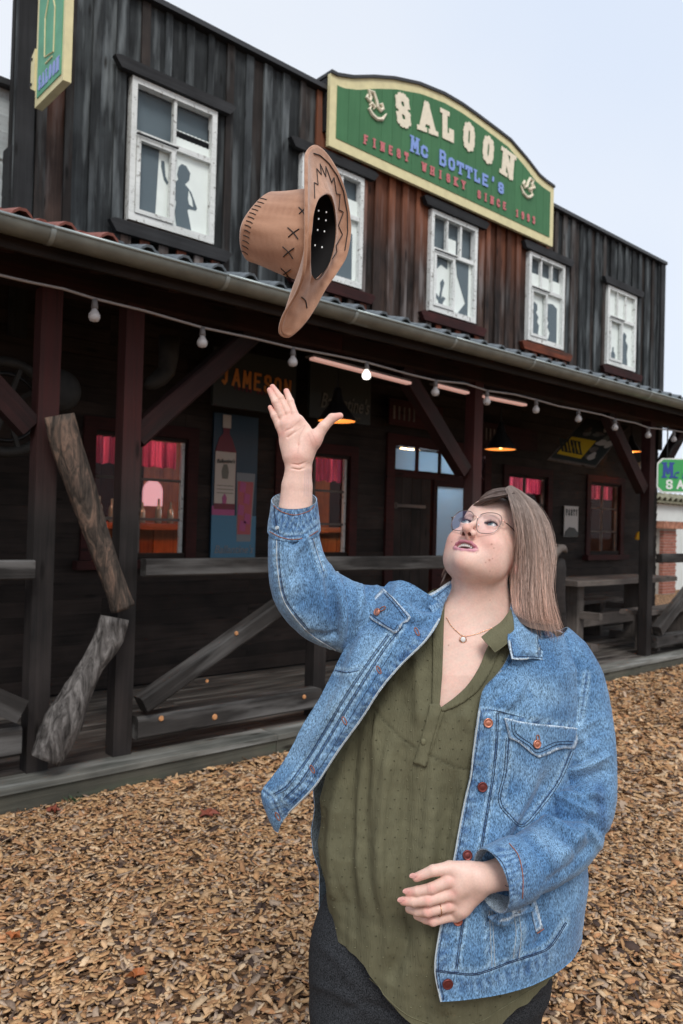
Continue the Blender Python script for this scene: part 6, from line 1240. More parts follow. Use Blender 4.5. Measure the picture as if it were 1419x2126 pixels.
# ------------------------------------------------------------------ jeans and shoes
def jeans():
    m, n, l, b = nt('jeans_cloth'); b.inputs['Roughness'].default_value = .9; setspec(b, .12); tc = n.new('ShaderNodeTexCoord'); nz = n.new('ShaderNodeTexNoise'); nz.inputs['Scale'].default_value = 420; nz.inputs['Detail'].default_value = 5; l.new(tc.outputs['Object'], nz.inputs['Vector'])
    cr = n.new('ShaderNodeValToRGB'); e = cr.color_ramp.elements; e[0].position = .35; e[1].position = .68; e[0].color = (.009, .010, .011, 1); e[1].color = (.055, .059, .066, 1); l.new(nz.outputs[0], cr.inputs[0]); l.new(cr.outputs[0], b.inputs['Base Color'])
    bp = n.new('ShaderNodeBump'); bp.inputs['Strength'].default_value = .3; bp.inputs['Distance'].default_value = .002; l.new(nz.outputs[0], bp.inputs['Height']); l.new(bp.outputs[0], b.inputs['Normal'])
    dn = np.array([-RT[2], -UP[2], VW[2]]); dn /= np.linalg.norm(dn); hL, hR = c3(1018, 2120, -38), c3(745, 2120, -38); ht = lambda p: float(toworld(p)[2])*1000
    def f(q):
        d = smax(sdf_torso(q, -16), q[:, 1]+700, 6); y = q[:, 1]; d = smax(d, -(y+1010), 30)
        d = smin(d, ell(q, c3(762, 2000, -50), (125, 190, 112)), 40); d = smin(d, ell(q, c3(1000, 2000, -55), (130, 180, 112)), 40)
        for s, h_ in ((1, hL), (-1, hR)): d = smin(d, chain(q, [(h_-dn*20, 106), (h_+dn*ht(h_)*.45, 80), (h_+dn*(ht(h_)-60), 62)], 8), 18)
        return smax(d, q[:, 1]+560, 5)
    V, Q = nets(f, (-440, -1560, -230), (300, -600, 220), 6.5); N = vnormals(V, Q)
    V = creases(V, N, [([(640, 2040), (700, 2060), (760, 2100)], 9, 4), ([(660, 1960), (700, 1990), (740, 2050)], 10, 4), ([(830, 2110), (760, 2085), (700, 2100)], 8, -4), ([(1140, 2040), (1080, 2080), (1020, 2110)], 10, 4)]); put('jeans', V, Q, 'jeans_cloth', woman)
    plain('shoe', (.03, .03, .032), .5)
    for h_ in (hL, hR):
        a = toworld(h_+dn*(ht(h_)-60)); c = Vector((a[0], a[1], 0)); fw = Vector((-VW[0], -VW[1], 0)).normalized(); mb = MB(); side = Vector((-fw.y, fw.x, 0)); sec = []
        for s, w, hh in ((-.09, .030, .05), (-.06, .040, .09), (0, .042, .10), (.06, .045, .075), (.12, .048, .055), (.165, .040, .04), (.185, .02, .025)): sec.append([c+fw*s+side*(w*math.cos(t))+Vector((0, 0, max(.002, hh*.5+hh*.5*math.sin(t)))) for t in np.linspace(0, 2*math.pi, 14, endpoint=False)])
        mb.add([p for r_ in sec for p in r_], [(i*14+k, i*14+(k+1) % 14, (i+1)*14+(k+1) % 14, (i+1)*14+k) for i in range(6) for k in range(14)]+[tuple(range(14))[::-1], tuple(6*14+k for k in range(14))]).build('shoe', 'shoe', woman, True)
jeans()
# ------------------------------------------------------------------ denim jacket
jacket = bpy.data.objects.new('jacket', None); jacket.empty_display_size = .1; COL.objects.link(jacket); jacket.parent = woman
def shell(name, rows, nu, nv, off, seams, folds, t1=2.0, seed=0, dz=None):
    """cloth wrapped round the torso from the px of its front edge to angle t1 behind the side; rows: (py, inner px, extra offset)"""
    R = spl(rows, nu); V = np.zeros((nu, nv, 3))
    for i, (py, pin, ex) in enumerate(R):
        z = bz(pin, py, off+ex); p = c3(pin, py, z); xc, a, zc, b = row(p[1], off+ex); t0 = math.asin(np.clip((p[0]-xc)/a, -.98, .98))
        for j in range(nv): s = j/(nv-1); t = t0+(t1-t0)*s; V[i, j] = (xc+a*math.sin(t), p[1]+(dz(s, i/(nu-1)) if dz else 0), zc+b*math.cos(t))
    return sheet(name, V.reshape(-1, 3), nu, nv, seams, folds, jacket, seed=seed, flip=True)
SE_YOKE = [(995, 1474), (1020, 1477), (1047, 1482), (1075, 1492), (1110, 1499), (1160, 1506), (1205, 1514)]
PANEL_IN = [(1330, 1075, 4), (1374, 1064, 4), (1400, 1034, 3), (1430, 1005, 2), (1475, 994, 1), (1562, 982, 1), (1611, 977, 1), (1661, 965, 2), (1727, 952, 3), (1773, 944, 6), (1860, 927, 12), (1929, 912.8, 16), (2010, 902, 20), (2080, 914, 24)]
def dzp(s, v): return -v**6*(-62*s*(1-.15*s)) if v > .4 else 0      # the waistband climbs towards the side
BAND_TOP = [(902, 2013), (944, 2019), (994, 2020), (1061, 1996), (1117, 1978), (1145, 1961), (1175, 1915)]
PL1 = [(1034, 1480), (1030, 1560), (1020, 1640), (1010, 1700), (995, 1780), (965, 1900), (948, 2012)]
PKT = [(1057, 1532), (1052, 1600), (1040, 1660), (1058, 1690), (1087, 1712), (1125, 1670), (1160, 1620), (1186, 1560)]
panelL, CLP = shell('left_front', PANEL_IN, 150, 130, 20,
    [(SE_YOKE, 'seam'), (PL1, 'seam'), (PKT, 'seam'), (BAND_TOP, 'seam'), ([(1000, 1490), (985, 1600), (968, 1700), (950, 1800), (920, 1960), (915, 2070)], 'band'), ([(910, 2045), (1000, 2045), (1080, 2020), (1150, 1985)], 'band'), ([(1060, 1870), (1085, 1930), (1075, 1990)], 'seam'), ([(1012, 1890), (1020, 2010)], 'seam'), ([(1060, 1590), (1120, 1620), (1150, 1600)], 'pale'), ([(1090, 1420), (1150, 1450)], 'pale'), ([(995, 1473), (982, 1562), (965, 1661), (944, 1773), (913, 1929), (902, 2010), (914, 2080)], 'edge')],
    [([(1120, 1560), (1095, 1640), (1040, 1740)], 16, 5), ([(1150, 1600), (1110, 1680), (1060, 1760)], 14, -6), ([(1060, 1420), (1090, 1460), (1130, 1500)], 14, 3), ([(1070, 1870), (1080, 1930), (1060, 1985)], 12, 4), ([(1000, 1880), (1040, 1940), (1050, 2010)], 12, -3), ([(1120, 1880), (1130, 1940), (1110, 1975)], 10, -3), ([(960, 2015), (958, 2065)], 6, -1.5), ([(1000, 2015), (1005, 2060)], 6, 1.6), ([(1050, 2005), (1055, 2050)], 6, -1.5), ([(1100, 1985), (1108, 2030)], 6, 1.6)], t1=2.5, seed=3, dz=dzp)
# back of the jacket closes round behind her
def back_panel():
    nu, nv = 60, 80; ys = np.linspace(c3(0, 1262, -60)[1], c3(0, 1960, -60)[1], nu); V = np.zeros((nu, nv, 3))
    for i, y in enumerate(ys):
        xc, a, zc, b = row(y, 20+14*(i/nu))
        for j in range(nv): t = 2.3+(2*math.pi-4.15)*j/(nv-1); V[i, j] = (xc+a*math.sin(t), y, zc+b*math.cos(t))
    sheet('back_panel', V.reshape(-1, 3), nu, nv, [], [], jacket, seed=9, flip=True)
back_panel()
def tube_sleeve(name, spine, nv, nu, seams, folds, seed, amp=1.6, tilt=0):
    """spine: px, py, z, radius(mm), flatness"""
    R = spl(spine, nu); P = np.array([c3(r[0], r[1], r[2]) for r in R]); T = np.gradient(P, axis=0); T /= np.linalg.norm(T, axis=1, keepdims=True); zax = np.array([0, 0, 1.]); V = np.zeros((nu, nv, 3))
    for i in range(nu):
        e1 = np.cross(T[i], zax); e1 /= np.linalg.norm(e1); e2 = np.cross(e1, T[i]); a = np.linspace(0, 2*math.pi, nv, endpoint=False)
        V[i] = P[i]+(e1[None]*np.cos(a)[:, None]+e2[None]*np.sin(a)[:, None]*R[i, 4])*R[i, 3]
    if tilt: V[:, :, 1] -= tilt*(V[:, :, 2]-P[:, None, 2])
    Vf = V.reshape(-1, 3); Q = gridf(nu, nv, True); N = vnormals(Vf, Q); out = (N*(Vf-np.repeat(P, nv, 0))).sum()
    return sheet(name, Vf, nu, nv, seams, folds, jacket, wrap=True, seed=seed, amp=amp, flip=out < 0)
SL_R = [(611, 1100, 0, 52, .95), (612, 1130, 0, 55, .95), (616, 1165, 0, 60, .95), (626, 1200, -2, 68, .95), (648, 1238, -6, 74, .92), (690, 1268, -14, 77, .9), (740, 1283, -24, 74, .9), (800, 1290, -36, 72, .9), (870, 1290, -55, 62, .9)]
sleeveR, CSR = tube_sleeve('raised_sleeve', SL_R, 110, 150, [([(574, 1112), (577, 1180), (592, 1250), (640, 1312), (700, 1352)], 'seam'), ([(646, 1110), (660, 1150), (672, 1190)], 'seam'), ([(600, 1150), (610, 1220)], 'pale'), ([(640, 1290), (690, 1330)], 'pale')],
    [([(640, 1108), (612, 1150), (600, 1200)], 9, 4), ([(625, 1112), (605, 1135)], 7, -4), ([(676, 1190), (690, 1260), (700, 1330)], 10, -7), ([(696, 1205), (712, 1270), (712, 1350)], 8, 5), ([(716, 1205), (728, 1265), (722, 1330)], 7, -5), ([(742, 1210), (748, 1250), (742, 1300)], 7, 4), ([(762, 1212), (764, 1250)], 6, -4), ([(590, 1180), (610, 1260), (660, 1320)], 16, 4), ([(640, 1160), (656, 1220), (650, 1290)], 10, -4), ([(665, 1150), (668, 1200), (680, 1240)], 8, 3), ([(780, 1212), (790, 1240), (775, 1275)], 6, 3), ([(620, 1200), (600, 1240), (620, 1290)], 12, 3), ([(684, 1200), (700, 1240), (704, 1300)], 5, -4), ([(706, 1205), (720, 1250), (718, 1320)], 4, 4), ([(730, 1210), (738, 1260), (734, 1310)], 4, -3), ([(752, 1212), (757, 1260)], 4, 3), ([(655, 1120), (663, 1160), (672, 1205)], 5, -3), ([(640, 1310), (672, 1320), (705, 1320)], 6, -4)], 11)
SL_L = [(1135, 1335, -60, 58, .9), (1168, 1378, -52, 66, .9), (1193, 1430, -44, 68, .9), (1206, 1500, -30, 66, .92), (1213, 1560, -12, 66, .92), (1214, 1620, 10, 66, .92), (1205, 1680, 38, 66, .92), (1176, 1738, 75, 64, .92), (1138, 1772, 112, 61, .92), (1098, 1795, 145, 57, .92), (1076, 1806, 158, 55, .92)]
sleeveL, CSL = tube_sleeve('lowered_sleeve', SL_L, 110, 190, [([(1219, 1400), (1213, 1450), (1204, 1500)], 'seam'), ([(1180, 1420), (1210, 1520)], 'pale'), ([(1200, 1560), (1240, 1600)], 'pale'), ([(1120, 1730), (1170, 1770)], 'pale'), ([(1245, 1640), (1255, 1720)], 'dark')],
    [([(1145, 1630), (1195, 1622), (1262, 1600)], 10, -7), ([(1150, 1608), (1200, 1598), (1262, 1572)], 9, 5), ([(1130, 1660), (1180, 1652), (1250, 1650)], 10, 6), ([(1110, 1672), (1170, 1690), (1230, 1705), (1258, 1735)], 9, -8), ([(1100, 1690), (1160, 1715), (1215, 1745)], 11, 6), ([(1150, 1580), (1190, 1560), (1240, 1530)], 9, -4), ([(1180, 1470), (1200, 1530), (1250, 1570)], 12, 3), ([(1220, 1690), (1200, 1740), (1160, 1790)], 12, 4), ([(1240, 1740), (1190, 1800), (1130, 1840)], 10, -3), ([(1190, 1640), (1225, 1655), (1262, 1680)], 8, -4), ([(1160, 1590), (1210, 1585), (1250, 1560)], 5, -4), ([(1140, 1650), (1190, 1672), (1240, 1690)], 5, 4), ([(1120, 1700), (1165, 1735), (1200, 1775)], 6, -4), ([(1100, 1720), (1130, 1760), (1150, 1800)], 6, 3), ([(1165, 1545), (1200, 1520), (1240, 1490)], 7, 3), ([(1215, 1715), (1235, 1740), (1248, 1760)], 6, 4)], 12)
def cuff(name, spine, seams, seed, folds=(), tilt=0):
    o, cl = tube_sleeve(name, spine, 90, 40, seams, list(folds), seed, .7, tilt); return o, cl
cuffR, CCR = cuff('raised_cuff', [(611, 1100, 0, 55.5, .95), (611, 1088, 0, 55, .95), (611, 1070, 0, 52, .95), (611, 1052, 0, 49.5, .95), (611, 1038, 0, 48, .95)], [([(562, 1098), (590, 1115), (630, 1112), (662, 1088)], 'seam'), ([(566, 1060), (612, 1072), (656, 1052)], 'band'), ([(575, 1085), (620, 1095), (655, 1078)], 'band')], 21, tilt=.42)
cuffL, CCL = cuff('lowered_cuff', [(1078, 1805, 152, 61, .95), (1066, 1810, 163, 61, .95), (1048, 1818, 176, 60, .95), (1028, 1826, 188, 58, .95), (1020, 1829, 192, 56.5, .95)], [([(1060, 1760), (1082, 1800), (1085, 1850)], 'band'), ([(1040, 1765), (1060, 1810), (1068, 1870)], 'band'), ([(1005, 1775), (1030, 1800), (1046, 1850)], 'edge')], 22)
# the free right front swings out under the raised arm
def patch(name, rows, nu, nv, seams, folds, seed, dz, amp=1.4, t=2.2, base=0., parent=None, colf=None, mat='denim'):
    """rows of (px, py, z) control points, smooth both ways"""
    m = len(rows[0]); cols = [spl([r[k] for r in rows], nu) for k in range(m)]; V = np.zeros((nu, nv, 3))
    for i in range(nu): q = spl([c[i] for c in cols], nv); V[i] = np.array([c3(*p) for p in q])
    Vf = V.reshape(-1, 3); Q = gridf(nu, nv); N = vnormals(Vf, Q); return sheet(name, Vf, nu, nv, seams, folds, parent or jacket, seed=seed, amp=amp, t=t, flip=N[:, 2].mean() < 0, base=base, colf=colf, mat=mat)
FR = [[(808, 1207, -8), (838, 1206, 22), (875, 1225, 30), (912, 1250, 28)], [(778, 1240, 8), (820, 1250, 52), (868, 1270, 66), (914, 1285, 62)], [(752, 1285, 22), (800, 1310, 72), (845, 1325, 92), (886, 1330, 98)],
      [(722, 1335, 26), (765, 1360, 78), (800, 1382, 98), (832, 1384, 104)], [(700, 1378, 28), (735, 1405, 76), (765, 1428, 98), (792, 1432, 105)], [(668, 1441, 26), (700, 1465, 62), (728, 1486, 82), (752, 1494, 92)],
      [(630, 1504, 24), (660, 1530, 52), (684, 1552, 66), (704, 1560, 74)], [(594, 1574, 18), (615, 1598, 42), (640, 1622, 54), (658, 1630, 60)], [(566, 1612, 14), (585, 1630, 34), (605, 1655, 44), (626, 1664, 48)], [(543, 1645, 8), (560, 1664, 24), (580, 1680, 32), (600, 1690, 34)], [(552, 1688, 4), (560, 1698, 14), (570, 1708, 20), (584, 1712, 22)], [(568, 1724, 0), (571, 1727, 6), (575, 1729, 10), (578, 1730, 10)]]
SF1 = [(836, 1300), (800, 1345), (755, 1415), (715, 1480), (670, 1555), (625, 1625), (590, 1660)]; SF2 = [(808, 1318), (770, 1370), (722, 1440), (680, 1510), (640, 1575), (598, 1632), (570, 1650)]
panelR, CLF = patch('right_front', FR, 190, 80, [(SF1, 'seam'), (SF2, 'seam'), ([(695, 1392), (725, 1396), (745, 1388)], 'seam'), ([(880, 1318), (815, 1395), (752, 1475), (690, 1560), (630, 1640), (590, 1680)], 'band'), ([(545, 1640), (565, 1655), (585, 1700)], 'seam'), ([(780, 1330), (740, 1400), (690, 1470)], 'pale'), ([(650, 1500), (610, 1570)], 'pale'),
    ([(914, 1285), (886, 1330), (832, 1384), (792, 1432), (752, 1494), (704, 1560), (658, 1630), (600, 1690), (578, 1730)], 'edge')],
    [([(770, 1300), (740, 1360), (715, 1420)], 12, 4), ([(840, 1290), (868, 1300), (895, 1290)], 10, -5), ([(850, 1240), (880, 1262), (908, 1262)], 10, -6), ([(720, 1420), (680, 1490), (640, 1550)], 10, 4), ([(700, 1480), (660, 1540), (620, 1600)], 9, -4), ([(620, 1600), (590, 1640), (565, 1680)], 7, 3), ([(770, 1440), (740, 1490), (700, 1540)], 7, 3), ([(830, 1215), (820, 1245), (790, 1270)], 8, 3)], 31, 0)
# collar leaves
CR_ = [[(876, 1241, 18), (892, 1232, 10), (912, 1222, 0), (937, 1205, -22)], [(884, 1254, 36), (900, 1246, 30), (917, 1236, 14), (938, 1220, -14)], [(898, 1270, 52), (907, 1262, 44), (917, 1254, 28), (931, 1240, 0)], [(906, 1300, 66), (912, 1292, 58), (916, 1280, 46), (921, 1262, 22)]]
collarR, CLC1 = patch('collar_leaf', CR_, 40, 40, [([(878, 1243), (900, 1232), (935, 1210)], 'edge'), ([(890, 1256), (912, 1250), (930, 1235)], 'band')], [([(884, 1248), (905, 1242), (925, 1225)], 6, -3)], 41, 0, 1.0)
CL_ = [[(1062, 1252, 5), (1085, 1272, 12), (1105, 1290, 8), (1128, 1308, -6)], [(1058, 1285, 45), (1083, 1302, 48), (1106, 1316, 40), (1128, 1328, 22)], [(1055, 1330, 75), (1080, 1340, 78), (1106, 1346, 66), (1128, 1348, 46)], [(1064, 1368, 96), (1085, 1370, 92), (1108, 1367, 76), (1131, 1371, 54)]]
collarL, CLC2 = patch('collar_leaf', CL_, 60, 60, [([(1058, 1332), (1064, 1368), (1090, 1369), (1130, 1371)], 'edge'), ([(1120, 1305), (1121, 1340), (1120, 1364)], 'seam'), ([(1070, 1290), (1090, 1330), (1110, 1350)], 'pale')], [([(1070, 1350), (1095, 1354), (1120, 1356)], 6, 2), ([(1070, 1300), (1095, 1320), (1120, 1330)], 10, 3)], 42, 0, 1.0)
BC_ = [[(1000, 1322, 66), (1020, 1306, 56), (1042, 1290, 44), (1062, 1264, 30)], [(1008, 1332, 76), (1028, 1320, 70), (1048, 1304, 60), (1066, 1282, 46)], [(1018, 1343, 80), (1036, 1334, 76), (1052, 1320, 68), (1068, 1302, 58)], [(1028, 1355, 82), (1040, 1347, 78), (1054, 1336, 74), (1068, 1322, 66)]]
patch('collar_leaf', BC_, 24, 24, [], [], 44, 0, .8, 2.0, parent=BL, colf=blouse_col, mat='blouse_cloth')
# shoulder of the left side between the collar and the sleeve
SH = [[(1074, 1256, 0), (1100, 1276, 8), (1130, 1301, -5), (1180, 1341, -50), (1225, 1400, -110)], [(1074, 1300, 18), (1105, 1318, 14), (1140, 1335, 0), (1185, 1370, -30), (1222, 1415, -70)], [(1052, 1372, 70), (1095, 1385, 62), (1140, 1395, 46), (1185, 1415, 14), (1216, 1450, -30)], [(1008, 1430, 92), (1060, 1440, 98), (1115, 1450, 84), (1165, 1465, 46), (1207, 1490, -8)], [(996, 1470, 105), (1050, 1480, 108), (1100, 1492, 98), (1155, 1503, 60), (1200, 1516, 0)]]
yokeL, CLY = patch('yoke', SH, 80, 100, [(SE_YOKE, 'seam'), ([(1215, 1384), (1213, 1440), (1203, 1510)], 'seam'), ([(1090, 1400), (1150, 1430)], 'pale'), ([(1040, 1395), (1012, 1430), (998, 1470)], 'edge'), ([(1128, 1312), (1179, 1340), (1215, 1382)], 'band')], [([(1030, 1440), (1060, 1420), (1080, 1380)], 12, -4), ([(1050, 1470), (1075, 1440), (1090, 1400)], 12, 4), ([(1150, 1400), (1160, 1450), (1150, 1500)], 14, 3), ([(1180, 1420), (1190, 1470)], 10, -3)], 43, 0, 1.4)
def jacket_details():
    def st(cls, pts, r, mat, off=.9, par=None, name='stitching'):
        V, Q = tubes([on(cls, p, off) for p in pts], r, 5); o = put(name, V, Q, mat, par); return o
    def shift(pl, d):
        P = np.array(pl, float); g = np.gradient(P, axis=0); g /= np.linalg.norm(g, axis=1, keepdims=True); return [tuple(p) for p in P+np.stack([-g[:, 1], g[:, 0]], 1)*d]
    def both(cls, pls, par, w=4.5, mat='thread_navy', r=.55):
        st(cls, sum([[shift(p, w/2), shift(p, -w/2)] for p in pls], []), r, mat, .7, par)
    both(CLY, [SE_YOKE[:-1]], yokeL, 6); st(CLY, [[(1215, 1386), (1213, 1440), (1204, 1505)]], .7, 'thread_navy', .8, yokeL)
    both(CLP, [PL1], panelL, 4); st(CLP, [shift(BAND_TOP, 3), BAND_TOP], .75, 'thread_navy', .8, panelL); st(CLP, [PKT, shift(PKT, 5)], .6, 'thread_navy', .8, panelL)
    st(CLP, [[(1060, 1868), (1072, 1930), (1066, 1990)], [(1070, 1868), (1082, 1930), (1078, 1990)], [(1016, 1890), (1022, 2008)], [(1022, 1890), (1028, 2008)]], .6, 'thread_pale', .8, panelL)
    st(CLP, [[(x+5, y) for x, y in [(995, 1480), (984, 1562), (967, 1661), (946, 1773), (915, 1929), (906, 2010), (917, 2076)]]], .5, 'thread_navy', .7, panelL)
    edge = [(995, 1476), (982, 1562), (977, 1611), (965, 1661), (952, 1727), (944, 1773), (927, 1860), (912.8, 1929), (902, 2010), (914, 2080)]; st(CLP, [[(x+1.5, y) for x, y in edge]], 1.5, 'thread_pale', .2, panelL, 'edge_piping')
    both(CLF, [SF1, SF2], panelR, 5, 'thread_navy', .5); st(CLF, [[(697, 1392), (722, 1397), (746, 1392)]], .6, 'thread_navy', .8, panelR)
    e2 = [(912, 1288), (884, 1330), (830, 1384), (790, 1432), (750, 1494), (702, 1560), (656, 1630), (600, 1688)]; st(CLF, [[(x-1, y) for x, y in e2]], 1.4, 'thread_pale', .2, panelR, 'edge_piping'); st(CLF, [shift(SF1[1:], -17)], .45, 'thread_navy', .7, panelR)
    st(CSR, [[(575, 1112), (577, 1180), (592, 1250), (640, 1312), (698, 1350)]], 1.3, 'thread_pale', .6, sleeveR); st(CSR, [[(580, 1112), (582, 1180), (597, 1248), (643, 1308)]], .7, 'thread_navy', .9, sleeveR); st(CSR, [[(648, 1112), (660, 1150), (672, 1185)]], .7, 'thread_pale', .7, sleeveR)
    st(CCR, [[(569, 1050), (585, 1062), (612, 1069), (640, 1062), (653, 1050)], [(561, 1104), (585, 1116), (612, 1120), (640, 1114), (660, 1102)]], .8, 'thread_rust', .8, cuffR); st(CCR, [[(570, 1048), (572, 1075), (580, 1108)]], .8, 'thread_navy', .8, cuffR)
    st(CCL, [[(1058, 1752), (1077, 1778), (1086, 1820), (1085, 1865)], [(1022, 1776), (1040, 1795), (1052, 1830), (1054, 1868)]], .9, 'thread_rust', .8, cuffL); st(CCL, [[(1026, 1774), (1044, 1793), (1056, 1828), (1058, 1866)]], .6, 'thread_navy', .8, cuffL)
    st(CLC2, [[(1062, 1335), (1068, 1362), (1090, 1363), (1126, 1365)], [(1121, 1308), (1122, 1340), (1122, 1362)], [(1116, 1306), (1117, 1340), (1117, 1362)]], .6, 'thread_navy', .8, collarL); st(CLC2, [[(1057, 1330), (1063, 1367), (1090, 1368.5), (1129, 1370)]], 1.3, 'thread_pale', .2, collarL, 'edge_piping')
    st(CLC1, [[(880, 1248), (902, 1240), (934, 1216)]], .6, 'thread_navy', .8, collarR); st(CLC1, [[(878, 1243), (900, 1231), (934, 1208)], [(880, 1246), (895, 1270), (906, 1298)]], 1.2, 'thread_pale', .3, collarR, 'edge_piping')
    # pocket flaps, tabs
    def piece(name, poly, cls, off, th, par, seams=(), seed=50, dark=0.):
        V, T = applique(poly, cls, off, th, 4); c = denim_col(V, [(list(poly)+[poly[0]], 'edge')]+list(seams), .06, seed); o = put(name, V, T, 'denim', par, False, c*(1-dark)); return o, Cloth(V, T)
    fp = [(1047, 1490), (1080, 1498), (1120, 1503), (1160, 1507), (1202, 1512), (1199, 1535), (1191, 1554), (1172, 1553), (1156, 1556), (1136, 1566), (1117, 1573), (1103, 1564), (1094, 1556), (1076, 1541), (1057, 1532), (1052, 1512)]
    f1, c1 = piece('pocket_flap', fp, CLP, 5, 3.5, panelL); st(c1, [[(1062, 1499), (1068, 1526), (1098, 1548), (1117, 1563), (1156, 1547), (1188, 1545)], [(1068, 1503), (1073, 1523), (1101, 1543), (1117, 1556), (1154, 1541), (1190, 1539)]], .6, 'thread_navy', .8, f1)
    fp2 = [(798, 1224), (816, 1240), (836, 1262), (853, 1281), (846, 1290), (836, 1296), (828, 1312), (820, 1315), (800, 1303), (776, 1290), (760, 1274), (763, 1258), (780, 1242)]
    f2, c2 = piece('pocket_flap', fp2, CLF, 5, 3.5, panelR, seed=51); st(c2, [[(768, 1260), (767, 1272), (790, 1290), (818, 1307), (826, 1296)], [(804, 1230), (824, 1252), (846, 1280)], [(799, 1233), (820, 1256), (841, 1284)]], .6, 'thread_navy', .8, f2)
    piece('cuff_tab', [(1008, 1890), (1050, 1880), (1092, 1880), (1092, 1887), (1058, 1908), (1040, 1912), (1026, 1905)], CLP, 24, 3, cuffL, seed=52); piece('welt', [(1100, 1866), (1110, 1866), (1126, 1925), (1112, 1935), (1104, 1900)], CLP, 4, 3, panelL, seed=53)
    st(CLP, [[(1112, 1936), (1128, 1926)]], 1.0, 'thread_rust', 5, panelL)
    # buttons
    def button(x, y, cls, off, mat, par, r=10.0):
        p, n_ = cls.hit(x, y, off); e1 = np.cross(n_, [0, 1, 0]); e1 /= np.linalg.norm(e1); e2 = np.cross(n_, e1); a = np.linspace(0, 2*math.pi, 20, endpoint=False); V = []
        for rr, h_ in ((.02, 2.6), (.35, 2.8), (.5, 2.2), (.78, 2.2), (.88, 3.0), (1, 2.0), (1.0, -1)): V += [p+(e1*math.cos(t)+e2*math.sin(t))*r*rr+n_*h_ for t in a]
        V = np.array(V); Q = gridf(7, 20, True); N = vnormals(V, Q); Q = Q[:, ::-1] if (N[:20]@n_).mean() < 0 else Q; put('button', V, Q, mat, par, True)
    button(1014, 1501, CLP, 1, 'copper', panelL, 9.2); button(1002, 1634, CLP, 1, 'copper_dark', panelL, 9.8); button(971, 1776, CLP, 1, 'copper_dark', panelL, 9.5); button(951, 1912, CLP, 1, 'copper_mid', panelL, 9); button(930, 2043, CLP, 1, 'copper_dark', panelL, 10.2); button(1115, 1545, c1, 1, 'copper', f1, 8.6); button(784, 1271, c2, 1, 'copper', f2, 7.8); button(577, 1096, CCR, 1, 'thread_pale', cuffR, 4)
    def hole(x, y, ang, cls, par, L=9, mat='thread_rust'):
        a = np.linspace(0, 2*math.pi, 18); pts = [(x+L*math.cos(t)*math.cos(ang)-3.2*math.sin(t)*math.sin(ang), y+L*math.cos(t)*math.sin(ang)+3.2*math.sin(t)*math.cos(ang)) for t in a]; V, Q = tubes([np.array([cls.hit(px, py, .8)[0] for px, py in pts])], 1.0, 5); put('buttonhole', V, Q, mat, par)
    for x, y in ((866, 1312), (787, 1391), (716, 1497), (649, 1597), (577, 1695)): hole(x, y, 1.1, CLF, panelR)
    hole(1117, 1532, 1.5, c1, f1, 6); hole(795, 1264, -.6, c2, f2, 7)
jacket_details()
